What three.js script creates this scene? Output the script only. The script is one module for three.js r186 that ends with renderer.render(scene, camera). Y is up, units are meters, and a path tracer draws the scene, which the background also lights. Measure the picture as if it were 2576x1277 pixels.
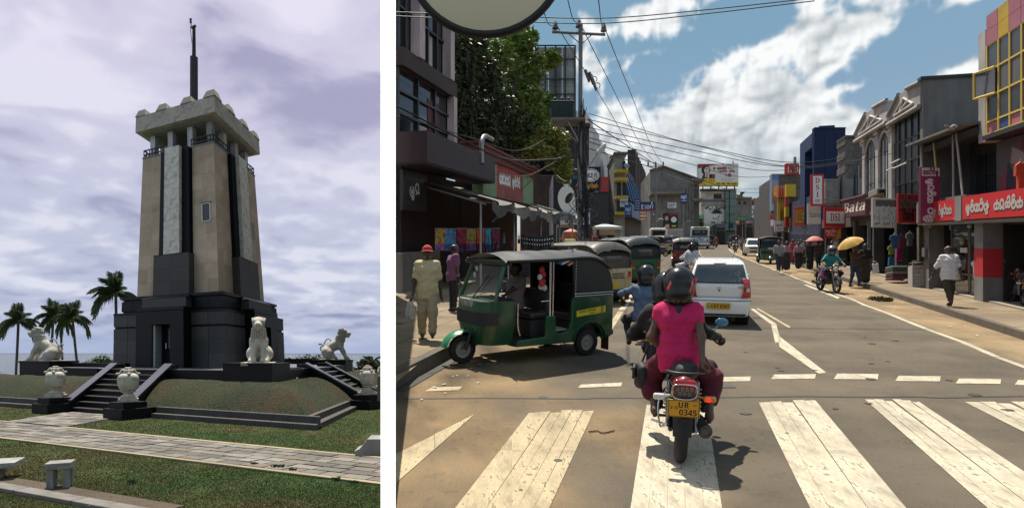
import * as THREE from 'three';
import { RoundedBoxGeometry } from 'three/addons/geometries/RoundedBoxGeometry.js';
import { mergeGeometries, mergeVertices } from 'three/addons/utils/BufferGeometryUtils.js';

// ---------- camera, sky, sun, exposure ----------
const scene = new THREE.Scene();
const renderer = new THREE.WebGLRenderer();
renderer.toneMapping = THREE.LinearToneMapping;
renderer.toneMappingExposure = 1.45;
renderer.shadowMap.enabled = true;
const EYE = 1.75, FOC = 1500, U0 = 1288, V0 = 890, H0 = 590, PW = 2576, PH = 1277;   // lens: focal length and principal point in units of the frame
const SLOPE = .2;                                                                   // the street climbs one metre in five
const camera = new THREE.PerspectiveCamera(2 * Math.atan(PH / 2 / FOC) * 180 / Math.PI, PW / PH, .05, 9000);
camera.position.set(0, EYE, 0);
camera.setViewOffset(PW, PH, 0, PH / 2 - V0, PW, PH);                                // shift lens: level view, horizon low in the frame
camera.updateProjectionMatrix();

const SUN = new THREE.Vector3(-.19, 1.6, -.5).normalize();
const sun = new THREE.DirectionalLight(new THREE.Color(1, .93, .81), 5);
sun.position.copy(SUN).multiplyScalar(120); sun.target.position.set(0, 0, -20);
sun.position.add(sun.target.position);
sun.castShadow = true;
Object.assign(sun.shadow.camera, { left: -70, right: 70, top: 70, bottom: -70, near: 1, far: 400 });
sun.shadow.mapSize.set(4096, 4096);
scene.add(sun, sun.target);

scene.background = skyTexture();
scene.environment = scene.background;

// The air: an overcast, violet-grey half over the sea and a blue half with cumulus over the town.
function skyTexture() {
  const W = 3072, H = 1536, data = new Float32Array(W * H * 4), D = 180 / Math.PI;
  const lin = (r, g, b) => [r, g, b].map((c) => Math.pow(c / 255, 2.2));
  const mix = (a, b, t) => [a[0] + (b[0] - a[0]) * t, a[1] + (b[1] - a[1]) * t, a[2] + (b[2] - a[2]) * t];
  const ss = (a, b, x) => { const t = Math.min(1, Math.max(0, (x - a) / (b - a))); return t * t * (3 - 2 * t); };
  const blob = (a, e, A, E, ra, re) => Math.exp(-(((a - A) / ra) ** 2 + ((e - E) / re) ** 2));
  // heaped clouds of the town sky: azimuth, altitude, radii (degrees), weight
  const heap = [[10, 20, 6, 5, .9], [15, 18.5, 7, 5, 1], [19.5, 20.5, 4.5, 5.5, 1.1], [23, 22.5, 4.5, 5.5, 1.1], [27, 25, 4.2, 5, 1.1], [30.5, 26, 3.2, 4, .9], [22, 15, 9, 5, 1], [12, 14.5, 9, 4.5, .9], [29, 18.5, 5, 3, .6],
    [.5, 25.5, 6, 2.8, 1.1], [7, 27, 3, 3.2, .9], [13.5, 28.5, 4, 2.2, .8], [17, 29.5, 3.2, 1.6, .55], [36.5, 21, 3, 3, .7], [38, 26.5, 3, 2, .8], [33, 28.5, 2.5, 1.4, .7], [34.5, 15.5, 5, 2.5, .6], [-6, 24, 5, 4, .8]];
  const clear = [[20.5, 27.5, 5, 2.6, .7], [6.5, 22.3, 3.5, 1.4, .55], [27.5, 22.2, 2, 1.2, .3], [33, 22, 3.5, 4, .6], [3, 29, 2, 1, .4]];
  const dark = [[-26.5, 24, 5, 4.5, .55], [-18, 21.5, 6, 4.5, .8], [-15.5, 27, 3.5, 3, .35], [-41, 24, 6, 4, .45], [-29, 27, 2.5, 1.4, .45], [-14.5, 18, 4, 3.4, .55], [-42.5, 8.5, 8, 2.2, .5], [-39, 15.5, 8, 2.2, .35], [-14, 13, 5, 2, .4], [-36, 3.5, 12, 1.5, .35], [-14, 3.8, 6, 2.2, .4]];
  const bright = [[-38, 19, 7, 4, .35], [-16.5, 7.2, 4.5, .45, .75], [-15, 15.8, 4, 1.2, .35], [-42, 6.2, 6, .8, .3], [-13, 10, 3.5, 1.1, .3], [-20, 29, 6, 2, .25]];
  for (let j = 0; j < H; j++) {
    const up = ((j + .5) / H - .5) * Math.PI, y = Math.sin(up), e = up * D;
    for (let i = 0; i < W; i++) {
      const th = ((i + .5) / W - .5) * 2 * Math.PI, x = Math.cos(th) * Math.cos(up), z = Math.sin(th) * Math.cos(up), a = Math.atan2(x, -z) * D;
      const near = Math.abs(a) < 50 && e > -2 && e < 40, oct = near ? 7 : 4;
      let c;
      if (y <= 0) c = [.085, .08, .072];
      else {
        let t = ss(-12.3, -11.0, a); if (a < -100) t = 1 - ss(-150, -100, a); t = t * (1 - ss(55, 85, e)) + .5 * ss(55, 85, e);
        let L = null, R = null;
        if (t < 1) {                                                   // overcast: soft layers, flatter towards the sea
          const k = 1 / (y + .16), px = x * k, pz = z * k;
          const w = fbm(px * 1.1 + 7, pz * 1.1, 3), f = fbm(px * 2.4 + w * 1.1, pz * 2.4 + w * .9 + 3, oct), g = fbm(px * 7 + w * .9 + 11, pz * 8 + f * 1.2, oct);
          let s = f * .8 + g * .62 + .10;
          for (const b of dark) s -= .58 * b[4] * blob(a + f * 6, e + w * 4, b[0], b[1], b[2], b[3]);
          for (const b of bright) s += b[4] * blob(a + g * 2, e + w * .8, b[0], b[1], b[2], b[3]);
          const pale = mix(lin(208, 210, 224), lin(217, 213, 230), ss(8, 30, e)), mid = mix(lin(178, 184, 206), lin(198, 195, 216), ss(6, 26, e)), deep = mix(lin(134, 144, 174), lin(156, 155, 184), ss(2, 18, e));
          L = s > 0 ? mix(mid, pale, ss(0, .5, s)) : mix(mid, deep, ss(0, .75, -s));
          L = mix(lin(158, 171, 200), L, ss(-.4, 3.2, e + f));
        }
        if (t > 0) {
          const q = fbm(a * .11 + 3, e * .16, oct), q2 = fbm(a * .34 + q, e * .42 + 9, oct), q3 = fbm(a * .9 + 20, e * 1.1, oct);
          let d = 0; for (const b of heap) d = Math.max(d, b[4] * blob(a, e, b[0], b[1], b[2], b[3])) * .8 + d * .2 + b[4] * .18 * blob(a, e, b[0], b[1], b[2], b[3]);
          for (const b of clear) d -= b[4] * blob(a, e, b[0], b[1], b[2], b[3]);
          if (a > 46) d = Math.max(d, .25 + .7 * q2);
          const wa = a + q * 1.2, we = e + q2 * .6, pf = puff(wa * .24, we * .30, oct + 1), pl = puff(wa * .24 + .05, we * .30 - .17, oct + 1);
          d += q * .34 + q2 * .22 + (pf - .28) * .62 + q3 * .03;
          const cov = ss(.30, .66, d), relief = (pf - pl) * 1.25, thick = ss(.55, 1.3, d);
          const blue = mix(mix(lin(164, 180, 188), lin(128, 157, 182), ss(12, 22, e)), lin(116, 152, 176), ss(20, 32, e));
          let cl = mix(lin(236, 238, 238), lin(168, 176, 182), Math.min(1, Math.max(0, .10 + thick * .5 - relief + (1 - ss(13, 22, e)) * .42)));
          R = mix(blue, cl, cov * (.55 + .45 * ss(12, 20, e)) + .0);
          const band = fbm(a * .07 + 31, e * .5, 5); R = mix(R, mix(lin(150, 170, 180), lin(205, 208, 208), ss(-.3, .35, band)), (1 - ss(11, 20, e)) * .8);
        }
        c = t <= 0 ? L : t >= 1 ? R : mix(L, R, t);
      }
      const o = (j * W + i) * 4; const dim = y > 0 ? .79 : 1; data[o] = c[0] * dim; data[o + 1] = c[1] * dim; data[o + 2] = c[2] * dim; data[o + 3] = 1;
    }
  }
  const t = new THREE.DataTexture(data, W, H, THREE.RGBAFormat, THREE.FloatType);
  t.mapping = THREE.EquirectangularReflectionMapping; t.magFilter = t.minFilter = THREE.LinearFilter; t.needsUpdate = true;
  return t;
}
// ---------- noise ----------
function hash2(x, y) { let h = Math.imul(x | 0, 374761393) + Math.imul(y | 0, 668265263) | 0; h = Math.imul(h ^ (h >>> 13), 1274126177); return ((h ^ (h >>> 16)) >>> 0) / 4294967296; }
function vnoise(x, y, per = 0) {
  const ix = Math.floor(x), iy = Math.floor(y); let fx = x - ix, fy = y - iy; fx = fx * fx * (3 - 2 * fx); fy = fy * fy * (3 - 2 * fy);
  let x0 = ix, x1 = ix + 1, y0 = iy, y1 = iy + 1;
  if (per) { x0 = ((x0 % per) + per) % per; x1 = ((x1 % per) + per) % per; y0 = ((y0 % per) + per) % per; y1 = ((y1 % per) + per) % per; }
  const a = hash2(x0, y0), b = hash2(x1, y0), c = hash2(x0, y1), d = hash2(x1, y1);
  return (a + (b - a) * fx + (c - a) * fy + (a - b - c + d) * fx * fy) * 2 - 1;
}
function puff(x, y, oct) { let s = 0, a = .5; for (let i = 0; i < oct; i++) { s += a * (1 - Math.abs(vnoise(x, y)) * 2.2); x = x * 2.03 + 5.3; y = y * 2.03 + 1.7; a *= .5; } return s; }
function fbm(x, y, oct, per = 0) { let s = 0, a = .5; for (let i = 0; i < oct; i++) { s += a * vnoise(x, y, per); x = x * 2 + (per ? 0 : 17.3); y = y * 2 + (per ? 0 : 9.1); per *= 2; a *= .5; } return s; }
// ---------- small library ----------
let seed = 12345;
function rnd() { seed = (seed + 0x6d2b79f5) | 0; let t = Math.imul(seed ^ (seed >>> 15), 1 | seed); t = (t + Math.imul(t ^ (t >>> 7), 61 | t)) ^ t; return ((t ^ (t >>> 14)) >>> 0) / 4294967296; }
const rr = (a, b) => a + (b - a) * rnd(), V = (x, y, z) => new THREE.Vector3(x, y, z), R = (d) => d * Math.PI / 180;
const clamp = (x, a, b) => Math.min(b, Math.max(a, x)), lerp = (a, b, t) => a + (b - a) * t;
const sstep = (a, b, x) => { const t = clamp((x - a) / (b - a), 0, 1); return t * t * (3 - 2 * t); };
function sstep0(a, b, x) { const t = Math.min(1, Math.max(0, (x - a) / (b - a))); return t * t * (3 - 2 * t); }
// textures: linear grey or colour tiles that repeat every `metres`
function tex(size, metres, f, channels = 1) {
  const d = new Uint8Array(size * size * 4);
  for (let y = 0; y < size; y++) for (let x = 0; x < size; x++) {
    const v = f(x / size, y / size), o = (y * size + x) * 4;
    for (let c = 0; c < 3; c++) d[o + c] = clamp(Math.round((channels === 1 ? v : v[c]) * 255), 0, 255); d[o + 3] = 255;
  }
  const t = new THREE.DataTexture(d, size, size); t.wrapS = t.wrapT = THREE.RepeatWrapping; t.magFilter = t.minFilter = THREE.LinearFilter;
  const k = typeof metres === 'number' ? [metres, metres] : metres; t.repeat.set(1 / k[0], 1 / k[1]); t.needsUpdate = true; return t;
}
const T = {
  mottle: tex(512, 2.5, (x, y) => .86 + .22 * fbm(x * 6, y * 6, 6, 6)),
  speck: tex(256, .5, (x, y) => .78 + .2 * fbm(x * 16, y * 16, 3, 16) + .22 * (hash2(x * 256, y * 256) - .5)),
  asphalt: tex(1024, 3, (x, y) => .72 + .26 * fbm(x * 5, y * 5, 5, 5) + .5 * (hash2(x * 1024, y * 1024) - .5) * (.5 + .5 * hash2(x * 300, y * 300)) - .11 * sstep0(.26, .46, fbm(x * 40, y * 40, 3, 40)) + .12 * (hash2(x * 400 + 7, y * 400) - .5)),
  marble: tex(512, 1.6, (x, y) => { const w = fbm(x * 4, y * 4, 5, 4), v = Math.abs(fbm(x * 5 + w * 1.2, y * 7 + w * 1.6, 5, 0)), b = fbm(x * 16, y * 16, 4, 16); return .9 - .42 * Math.exp(-v * 14) * (.5 + .5 * w + .4) + .26 * b; }),
  blotch: tex(512, 1.1, (x, y) => { const n = fbm(x * 6, y * 6, 6, 6), d = fbm(x * 14 + 3, y * 5, 5, 0); return .92 + .3 * n - .4 * Math.max(0, d - .05); }),
  stain: tex(512, [4, 5], (x, y) => { const s = fbm(x * 24, y * 2, 4, 0) * .5 + fbm(x * 8, y * 5, 5, 0) * .8; return .8 + .34 * s; }),
  grass: tex(1024, 4, (x, y) => { const p = fbm(x * 5, y * 5, 5, 5), g = hash2(x * 1024, y * 1024), h = fbm(x * 128, y * 128, 2, 128), b = clamp(.45 + p * 1.5, 0, 1); const k = .55 + .5 * h + .45 * (g - .4); return [k * lerp(.62, .95, b), k * lerp(.84, .78, b), k * lerp(.36, .42, b)]; }, 3),
  cloth: tex(256, .12, (x, y) => .85 + .12 * Math.sin(x * 62.83 * 2) * Math.sin(y * 62.83 * 2) + .12 * fbm(x * 4, y * 4, 3, 4)),
  wave: tex(512, 24, (x, y) => .5 + .5 * fbm(x * 8, y * 20, 5, 0)),
  bark: tex(256, .8, (x, y) => .6 + .5 * fbm(x * 20, y * 4, 4, 0)),
  dust: tex(1024, 7, (x, y) => .84 + .3 * fbm(x * 6, y * 6, 6, 6) + .1 * (hash2(x * 1024, y * 1024) - .5)),
};
const matCache = new Map();
// c: linear rgb array or css string
function M(c, r = .8, o = {}) {
  const key = JSON.stringify([c, r, { ...o, map: o.map?.uuid, bumpMap: o.bumpMap?.uuid, roughnessMap: o.roughnessMap?.uuid }]);
  if (matCache.has(key)) return matCache.get(key);
  const col = Array.isArray(c) ? new THREE.Color().setRGB(...c) : new THREE.Color(c);
  const phys = ['clearcoat', 'transmission', 'sheen', 'specularIntensity'].some((k) => k in o);
  const m = new (phys ? THREE.MeshPhysicalMaterial : THREE.MeshStandardMaterial)({ color: col, roughness: r, side: THREE.DoubleSide, ...o });
  matCache.set(key, m); return m;
}
const glass = (c = [.9, .95, .95]) => M(c, .04, { transmission: 1, thickness: 0, ior: 1.45 });
const darkGlass = (c = [.02, .026, .03]) => M(c, .3, { specularIntensity: .5 });
const paint = (c, r = .35) => M(c, r, { clearcoat: .9, clearcoatRoughness: .08 });
const chrome = M([.7, .7, .7], .18, { metalness: 1 });
const rubber = M([.022, .022, .023], .85, { map: T.speck });
const blackPlastic = M([.02, .02, .022], .5);

// geometry: every helper returns a non-indexed geometry with position, normal, uv
function prep(g, uvM = true) {
  if (g.index) g = g.toNonIndexed();
  for (const k of Object.keys(g.attributes)) if (!['position', 'normal', 'uv', 'color'].includes(k)) g.deleteAttribute(k);
  if (!g.attributes.normal) g.computeVertexNormals();
  if (uvM || !g.attributes.uv) metreUV(g);
  return g;
}
function metreUV(g) {
  const p = g.attributes.position, n = p.count, uv = new Float32Array(n * 2), a = V(), b = V(), c = V(), e = V(), f = V();
  for (let i = 0; i < n; i += 3) {
    a.fromBufferAttribute(p, i); b.fromBufferAttribute(p, i + 1); c.fromBufferAttribute(p, i + 2);
    e.subVectors(b, a).cross(f.subVectors(c, a)); const ax = Math.abs(e.x), ay = Math.abs(e.y), az = Math.abs(e.z);
    const k = ay >= ax && ay >= az ? [0, 2] : ax >= az ? [2, 1] : [0, 1];
    [a, b, c].forEach((v, j) => { uv[(i + j) * 2] = v.getComponent(k[0]); uv[(i + j) * 2 + 1] = v.getComponent(k[1]); });
  }
  g.setAttribute('uv', new THREE.BufferAttribute(uv, 2)); return g;
}
function place(g, p = [0, 0, 0], r = [0, 0, 0], s) {
  const m = new THREE.Matrix4().compose(V(...p), new THREE.Quaternion().setFromEuler(new THREE.Euler(...r)), s ? V(...s) : V(1, 1, 1));
  g.applyMatrix4(m); return g;
}
const bx = (w, h, d, p, r) => place(prep(new THREE.BoxGeometry(w, h, d)), p, r);
const rb = (w, h, d, rad, p, r) => place(prep(new RoundedBoxGeometry(w, h, d, 2, Math.min(rad, w / 2.01, h / 2.01, d / 2.01))), p, r);
const cyl = (r1, r2, h, p, r, n = 16) => place(prep(new THREE.CylinderGeometry(r1, r2, h, n)), p, r);
const sph = (r, p, s = [1, 1, 1], n = 14) => place(prep(new THREE.SphereGeometry(r, n, Math.ceil(n * .7))), p, [0, 0, 0], s);
const tor = (R0, r, p, rot, n = 28, arc = Math.PI * 2) => place(prep(new THREE.TorusGeometry(R0, r, 8, n, arc)), p, rot);
function rod(a, b, r, r2 = r, n = 8) {
  a = V(...(a.toArray ? a.toArray() : a)); b = V(...(b.toArray ? b.toArray() : b)); const d = V().subVectors(b, a), L = d.length();
  const g = prep(new THREE.CylinderGeometry(r2, r, L, n)); g.applyQuaternion(new THREE.Quaternion().setFromUnitVectors(V(0, 1, 0), d.normalize())); g.translate((a.x + b.x) / 2, (a.y + b.y) / 2, (a.z + b.z) / 2); return g;
}
const toV = (p) => (p.isVector3 ? p : V(...p));
const tube = (pts, r, seg = 24, n = 6, closed = false) => prep(new THREE.TubeGeometry(new THREE.CatmullRomCurve3(pts.map(toV), closed), seg, r, n, closed));
const lathe = (pts, n = 24, p, r) => place(prep(new THREE.LatheGeometry(pts.map((q) => new THREE.Vector2(...q)), n)), p, r);
function poly(pts, depth, bevel = 0, curve = 8) {                  // extrude a 2-D outline along +z
  const s = new THREE.Shape(pts.map((q) => new THREE.Vector2(...q)));
  return prep(new THREE.ExtrudeGeometry(s, { depth, bevelEnabled: bevel > 0, bevelThickness: bevel, bevelSize: bevel, bevelOffset: -bevel, bevelSegments: 2, curveSegments: curve, steps: 1 }));
}
const sidePoly = (pts, x0, x1, bevel = 0) => { const g = poly(pts.map(([z, y]) => [-z, y]), Math.abs(x1 - x0) - bevel * 2, bevel); g.translate(0, 0, bevel); g.rotateY(Math.PI / 2); g.translate(Math.min(x0, x1), 0, 0); return g; };   // outline in (z, y), thick in x
function quad(a, b, c, d, fit = false) {                           // a b c d counter-clockwise; fit: texture stretched once over it
  [a, b, c, d] = [a, b, c, d].map(toV); const g = new THREE.BufferGeometry();
  g.setAttribute('position', new THREE.Float32BufferAttribute([a, b, c, a, c, d].flatMap((v) => v.toArray()), 3));
  g.setAttribute('uv', new THREE.Float32BufferAttribute([0, 0, 1, 0, 1, 1, 0, 0, 1, 1, 0, 1], 2)); g.computeVertexNormals();
  return fit ? g : metreUV(g);
}
function hexa(b, t) {                                             // bottom and top rings of n corners
  b = b.map(toV); t = t.map(toV); const n = b.length, P = [];
  for (let i = 0; i < n; i++) { const j = (i + 1) % n; P.push(b[i], b[j], t[j], b[i], t[j], t[i]); }
  for (let i = 1; i < n - 1; i++) { P.push(b[0], b[i + 1], b[i], t[0], t[i], t[i + 1]); }
  const g = new THREE.BufferGeometry(); g.setAttribute('position', new THREE.Float32BufferAttribute(P.flatMap((v) => v.toArray()), 3));
  g.computeVertexNormals(); return metreUV(g);
}
// surface grid from f(s, t) -> [x, y, z]; smooth normals
function surf(f, ns, nt, closeS = false) {
  const P = [], I = [];
  for (let i = 0; i <= ns; i++) for (let j = 0; j <= nt; j++) P.push(...f(i / ns, j / nt));
  for (let i = 0; i < ns; i++) for (let j = 0; j < nt; j++) { const a = i * (nt + 1) + j, b = a + nt + 1; I.push(a, b, a + 1, b, b + 1, a + 1); }
  let g = new THREE.BufferGeometry(); g.setAttribute('position', new THREE.Float32BufferAttribute(P, 3)); g.setIndex(I);
  if (closeS) g = mergeVertices(g, 1e-4); g.computeVertexNormals(); return prep(g);
}
const join = (list) => { list = list.flat().filter(Boolean); return list.length === 1 ? list[0] : mergeGeometries(list.map((g) => { if (g.attributes.color) return g; return g; })); };
// naming
const used = new Map();
const numbered = (n) => { const k = used.get(n) || 0; used.set(n, k + 1); return k ? n + '_' + String(k).padStart(3, '0') : n; };
function shade(o) { o.castShadow = o.receiveShadow = true; return o; }
function part(name, geos, mat, parent, label) {
  const g = Array.isArray(geos) ? join(geos) : geos, m = shade(new THREE.Mesh(g, mat)); m.name = name; if (label) m.userData.label = label; parent.add(m); return m;
}
function tag(o, label, category, group) { o.userData.label = label; o.userData.category = category; if (group) o.userData.group = group; return o; }
function thing(name, label, category, pos = [0, 0, 0], turn = 0, group) {
  const o = new THREE.Group(); o.name = numbered(name); o.position.copy(toV(pos)); o.rotation.y = turn; scene.add(o); return tag(o, label, category, group);
}
function solo(name, label, category, geos, mat, group) { const m = part(numbered(name), geos, mat, scene); return tag(m, label, category, group); }
function struct(name, geos, mat) { const m = part(numbered(name), geos, mat, scene); m.userData.kind = 'structure'; return m; }
function stuff(o) { o.userData.kind = 'stuff'; return o; }
function copyOf(o, label, group) { const c = o.clone(); c.name = numbered(o.name.replace(/_\d+$/, '')); scene.add(c); c.userData = { ...o.userData }; if (label) c.userData.label = label; if (group) c.userData.group = group; return c; }
// places: level park (height y over the lawn) and climbing street (height y over the road)
const gL = (u, v, y = 0) => { const Z = FOC * (EYE - y) / (v - V0); return V((u - U0) / FOC * Z, y, -Z); };
const aL = (u, v, Z) => V((u - U0) / FOC * Z, EYE + (V0 - v) / FOC * Z, -Z);
const CAMH = 2.1, street = (x, d, y = 0) => V(x, EYE - CAMH + SLOPE * d + y, -d);
const gR = (u, v, y = 0) => { const d = FOC * (CAMH - y) / (v - H0); return street((u - U0) / FOC * d, d, y); };
const HILL = V(0, 1, SLOPE).normalize();
function onHill(o, p, deg) {                                       // stand a vehicle on the slope, heading deg to the right of straight ahead
  const a = R(deg), f = V(Math.sin(a), SLOPE * Math.cos(a), -Math.cos(a)).normalize(), r = V().crossVectors(f, HILL).normalize(), n = V().crossVectors(r, f);
  o.position.copy(p); o.quaternion.setFromRotationMatrix(new THREE.Matrix4().makeBasis(r, n, f.clone().negate())); return o;
}
// smooth union of tapered capsules, meshed by surface nets
function capsField(bones, k) {
  const B = bones.map((b) => { const [ax, ay, az, bx_, by, bz, ra, rb2] = b, dx = bx_ - ax, dy = by - ay, dz = bz - az; return [ax, ay, az, dx, dy, dz, ra, rb2 - ra, 1 / Math.max(1e-9, dx * dx + dy * dy + dz * dz)]; });
  return (x, y, z) => {
    let s = 0, m = 1e9; const ds = [];
    for (const b of B) { const px = x - b[0], py = y - b[1], pz = z - b[2]; let t = (px * b[3] + py * b[4] + pz * b[5]) * b[8]; t = t < 0 ? 0 : t > 1 ? 1 : t; const qx = px - b[3] * t, qy = py - b[4] * t, qz = pz - b[5] * t; const d = Math.sqrt(qx * qx + qy * qy + qz * qz) - (b[6] + b[7] * t); ds.push(d); if (d < m) m = d; }
    for (const d of ds) { if (d - m < k * 6) s += Math.exp(-(d - m) / k); }
    return m - k * Math.log(s);
  };
}
function nets(f, lo, hi, c) {
  const n = [0, 1, 2].map((i) => Math.max(3, Math.ceil((hi[i] - lo[i]) / c) + 1)), [nx, ny, nz] = n, F = new Float32Array(nx * ny * nz), id = (i, j, k) => (k * ny + j) * nx + i;
  for (let k = 0; k < nz; k++) for (let j = 0; j < ny; j++) for (let i = 0; i < nx; i++) F[id(i, j, k)] = f(lo[0] + i * c, lo[1] + j * c, lo[2] + k * c);
  const map = new Int32Array(nx * ny * nz).fill(-1), P = [], I = [];
  const E8 = [[0, 1], [2, 3], [4, 5], [6, 7], [0, 2], [1, 3], [4, 6], [5, 7], [0, 4], [1, 5], [2, 6], [3, 7]];
  for (let k = 0; k < nz - 1; k++) for (let j = 0; j < ny - 1; j++) for (let i = 0; i < nx - 1; i++) {
    const v = []; let neg = 0; for (let q = 0; q < 8; q++) { const w = F[id(i + (q & 1), j + (q >> 1 & 1), k + (q >> 2))]; v.push(w); if (w < 0) neg++; }
    if (!neg || neg === 8) continue; let x = 0, y = 0, z = 0, m = 0;
    for (const [a, b] of E8) if ((v[a] < 0) !== (v[b] < 0)) { const t = v[a] / (v[a] - v[b]); x += (a & 1) + t * ((b & 1) - (a & 1)); y += (a >> 1 & 1) + t * ((b >> 1 & 1) - (a >> 1 & 1)); z += (a >> 2) + t * ((b >> 2) - (a >> 2)); m++; }
    map[id(i, j, k)] = P.length / 3; P.push(lo[0] + (i + x / m) * c, lo[1] + (j + y / m) * c, lo[2] + (k + z / m) * c);
  }
  const face = (a, b, d, e, flip) => { if (a < 0 || b < 0 || d < 0 || e < 0) return; if (flip) I.push(a, d, b, a, e, d); else I.push(a, b, d, a, d, e); };
  for (let k = 1; k < nz - 1; k++) for (let j = 1; j < ny - 1; j++) for (let i = 1; i < nx - 1; i++) {
    const v = F[id(i, j, k)] < 0;
    if (v !== F[id(i + 1, j, k)] < 0) face(map[id(i, j - 1, k - 1)], map[id(i, j, k - 1)], map[id(i, j, k)], map[id(i, j - 1, k)], !v);
    if (v !== F[id(i, j + 1, k)] < 0) face(map[id(i - 1, j, k - 1)], map[id(i - 1, j, k)], map[id(i, j, k)], map[id(i, j, k - 1)], !v);
    if (v !== F[id(i, j, k + 1)] < 0) face(map[id(i - 1, j - 1, k)], map[id(i, j - 1, k)], map[id(i, j, k)], map[id(i - 1, j, k)], !v);
  }
  const g = new THREE.BufferGeometry(); if (!P.length) return null;
  g.setAttribute('position', new THREE.Float32BufferAttribute(P, 3)); g.setIndex(I); g.computeVertexNormals(); return prep(g);
}
function blobMesh(bones, k, c, cut) {
  const lo = [1e9, 1e9, 1e9], hi = [-1e9, -1e9, -1e9];
  for (const b of bones) for (const o of [0, 3]) for (let i = 0; i < 3; i++) { const r = Math.max(b[6], b[7]) + k + 2 * c; lo[i] = Math.min(lo[i], b[o + i] - r); hi[i] = Math.max(hi[i], b[o + i] + r); }
  const f0 = capsField(bones, k), f = cut ? (x, y, z) => Math.max(f0(x, y, z), cut(x, y, z)) : f0; return nets(f, lo, hi, c);
}
// lettering
// all prints share one sheet
const SHEET = { s: 2048, x: 0, y: 0, row: 0 }; { const c = document.createElement('canvas'); c.width = c.height = SHEET.s; SHEET.ctx = c.getContext('2d'); SHEET.tex = new THREE.CanvasTexture(c); SHEET.tex.colorSpace = THREE.SRGBColorSpace; SHEET.tex.magFilter = THREE.LinearFilter; SHEET.tex.wrapS = SHEET.tex.wrapT = THREE.RepeatWrapping; }
function canvasMat(w, h, draw, r = .6, o = {}) {
  const S = SHEET, x = S.ctx; if (S.x + w + 4 > S.s) { S.x = 0; S.y += S.row + 4; S.row = 0; } const x0 = S.x, y0 = S.y; S.x += w + 4; S.row = Math.max(S.row, h);
  x.save(); x.beginPath(); x.rect(x0, y0, w, h); x.clip(); x.translate(x0, y0); draw(x, w, h); x.restore();
  const t = S.tex.clone(); t.repeat.set((w - 1) / S.s, (h - 1) / S.s); t.offset.set((x0 + .5) / S.s, 1 - (y0 + h - .5) / S.s); t.needsUpdate = true;
  return new THREE.MeshStandardMaterial({ map: t, roughness: r, side: THREE.DoubleSide, ...o });
}
function textFit(x, s, cx, cy, w, h, font = 'bold', fam = 'sans-serif') {  // text squeezed into a box
  x.save(); x.font = `${font} 100px ${fam}`; x.textAlign = 'center'; x.textBaseline = 'middle'; const m = x.measureText(s).width || 1; x.translate(cx, cy); x.scale(w / m, h / 74); x.fillText(s, 0, 4); x.restore();
}
// round, looping letters of the local script, drawn as strokes; k picks the letter
function curl(x, k, cx, cy, s, lw) {
  x.save(); x.translate(cx, cy); x.scale(s, s); x.lineWidth = lw; x.lineCap = 'round'; x.lineJoin = 'round'; x.beginPath();
  const A = (a, b, r, t0, t1, c) => x.arc(a, b, r, t0 * Math.PI, t1 * Math.PI, c);
  switch (k % 9) {
    case 0: A(-.18, .1, .3, -.2, 1.6, false); x.moveTo(.12, -.2); A(.2, .12, .28, -.8, .9, false); break;            // sa
    case 1: A(0, .08, .34, -1.1, .75, false); x.moveTo(-.2, -.28); A(-.12, -.1, .14, -1, 1, false); break;          // ra
    case 2: A(-.2, .15, .24, .2, 1.9, false); x.lineTo(.1, -.35); A(.24, .12, .24, -.7, 1.1, false); break;          // ka
    case 3: A(0, .1, .36, -.3, 1.35, false); x.moveTo(.1, .1); A(.02, .12, .12, 0, 2, false); break;                // va
    case 4: x.moveTo(-.35, -.3); x.lineTo(-.35, .35); x.lineTo(.3, .35); A(.12, .05, .3, .4, -1, true); break;       // na
    case 5: A(-.1, .05, .34, .25, 1.8, false); x.moveTo(-.05, .36); x.quadraticCurveTo(.4, .4, .38, -.3); break;     // da
    case 6: A(-.2, .1, .2, 0, 2, false); x.moveTo(.02, .1); A(.2, .1, .2, 1, 2.7, false); x.moveTo(.38, -.1); A(.2, -.35, .2, .2, 1, true); break; // la
    case 7: A(0, -.05, .3, .7, 2.3, false); x.moveTo(-.3, .4); x.quadraticCurveTo(0, .2, .35, .42); break;          // ta
    case 8: A(-.15, .12, .26, .4, 2.1, false); x.moveTo(.2, -.35); x.lineTo(.2, .4); x.moveTo(.2, .05); A(.32, .05, .13, 1, 2.6, false); break; // ya
  }
  x.stroke(); if (k % 4 === 1) { x.beginPath(); A(.02, -.42, .2, 1.1, 1.95, false); x.stroke(); }
  if (k % 5 === 3) { x.beginPath(); A(.05, .52, .18, .05, .9, false); x.stroke(); } x.restore();
}
function script(x, letters, x0, y0, w, h, color, lw = .16) {       // letters: digits pick glyphs, space is a gap
  const n = letters.length, s = w / n; x.strokeStyle = color; [...letters].forEach((c, i) => { if (c !== ' ') (x.save(), x.translate(x0 + (i + .5) * s, y0), x.scale(s * 1.02, h), curl(x, c.charCodeAt(0) - 48, 0, 0, 1, lw), x.restore()); });
}
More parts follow.
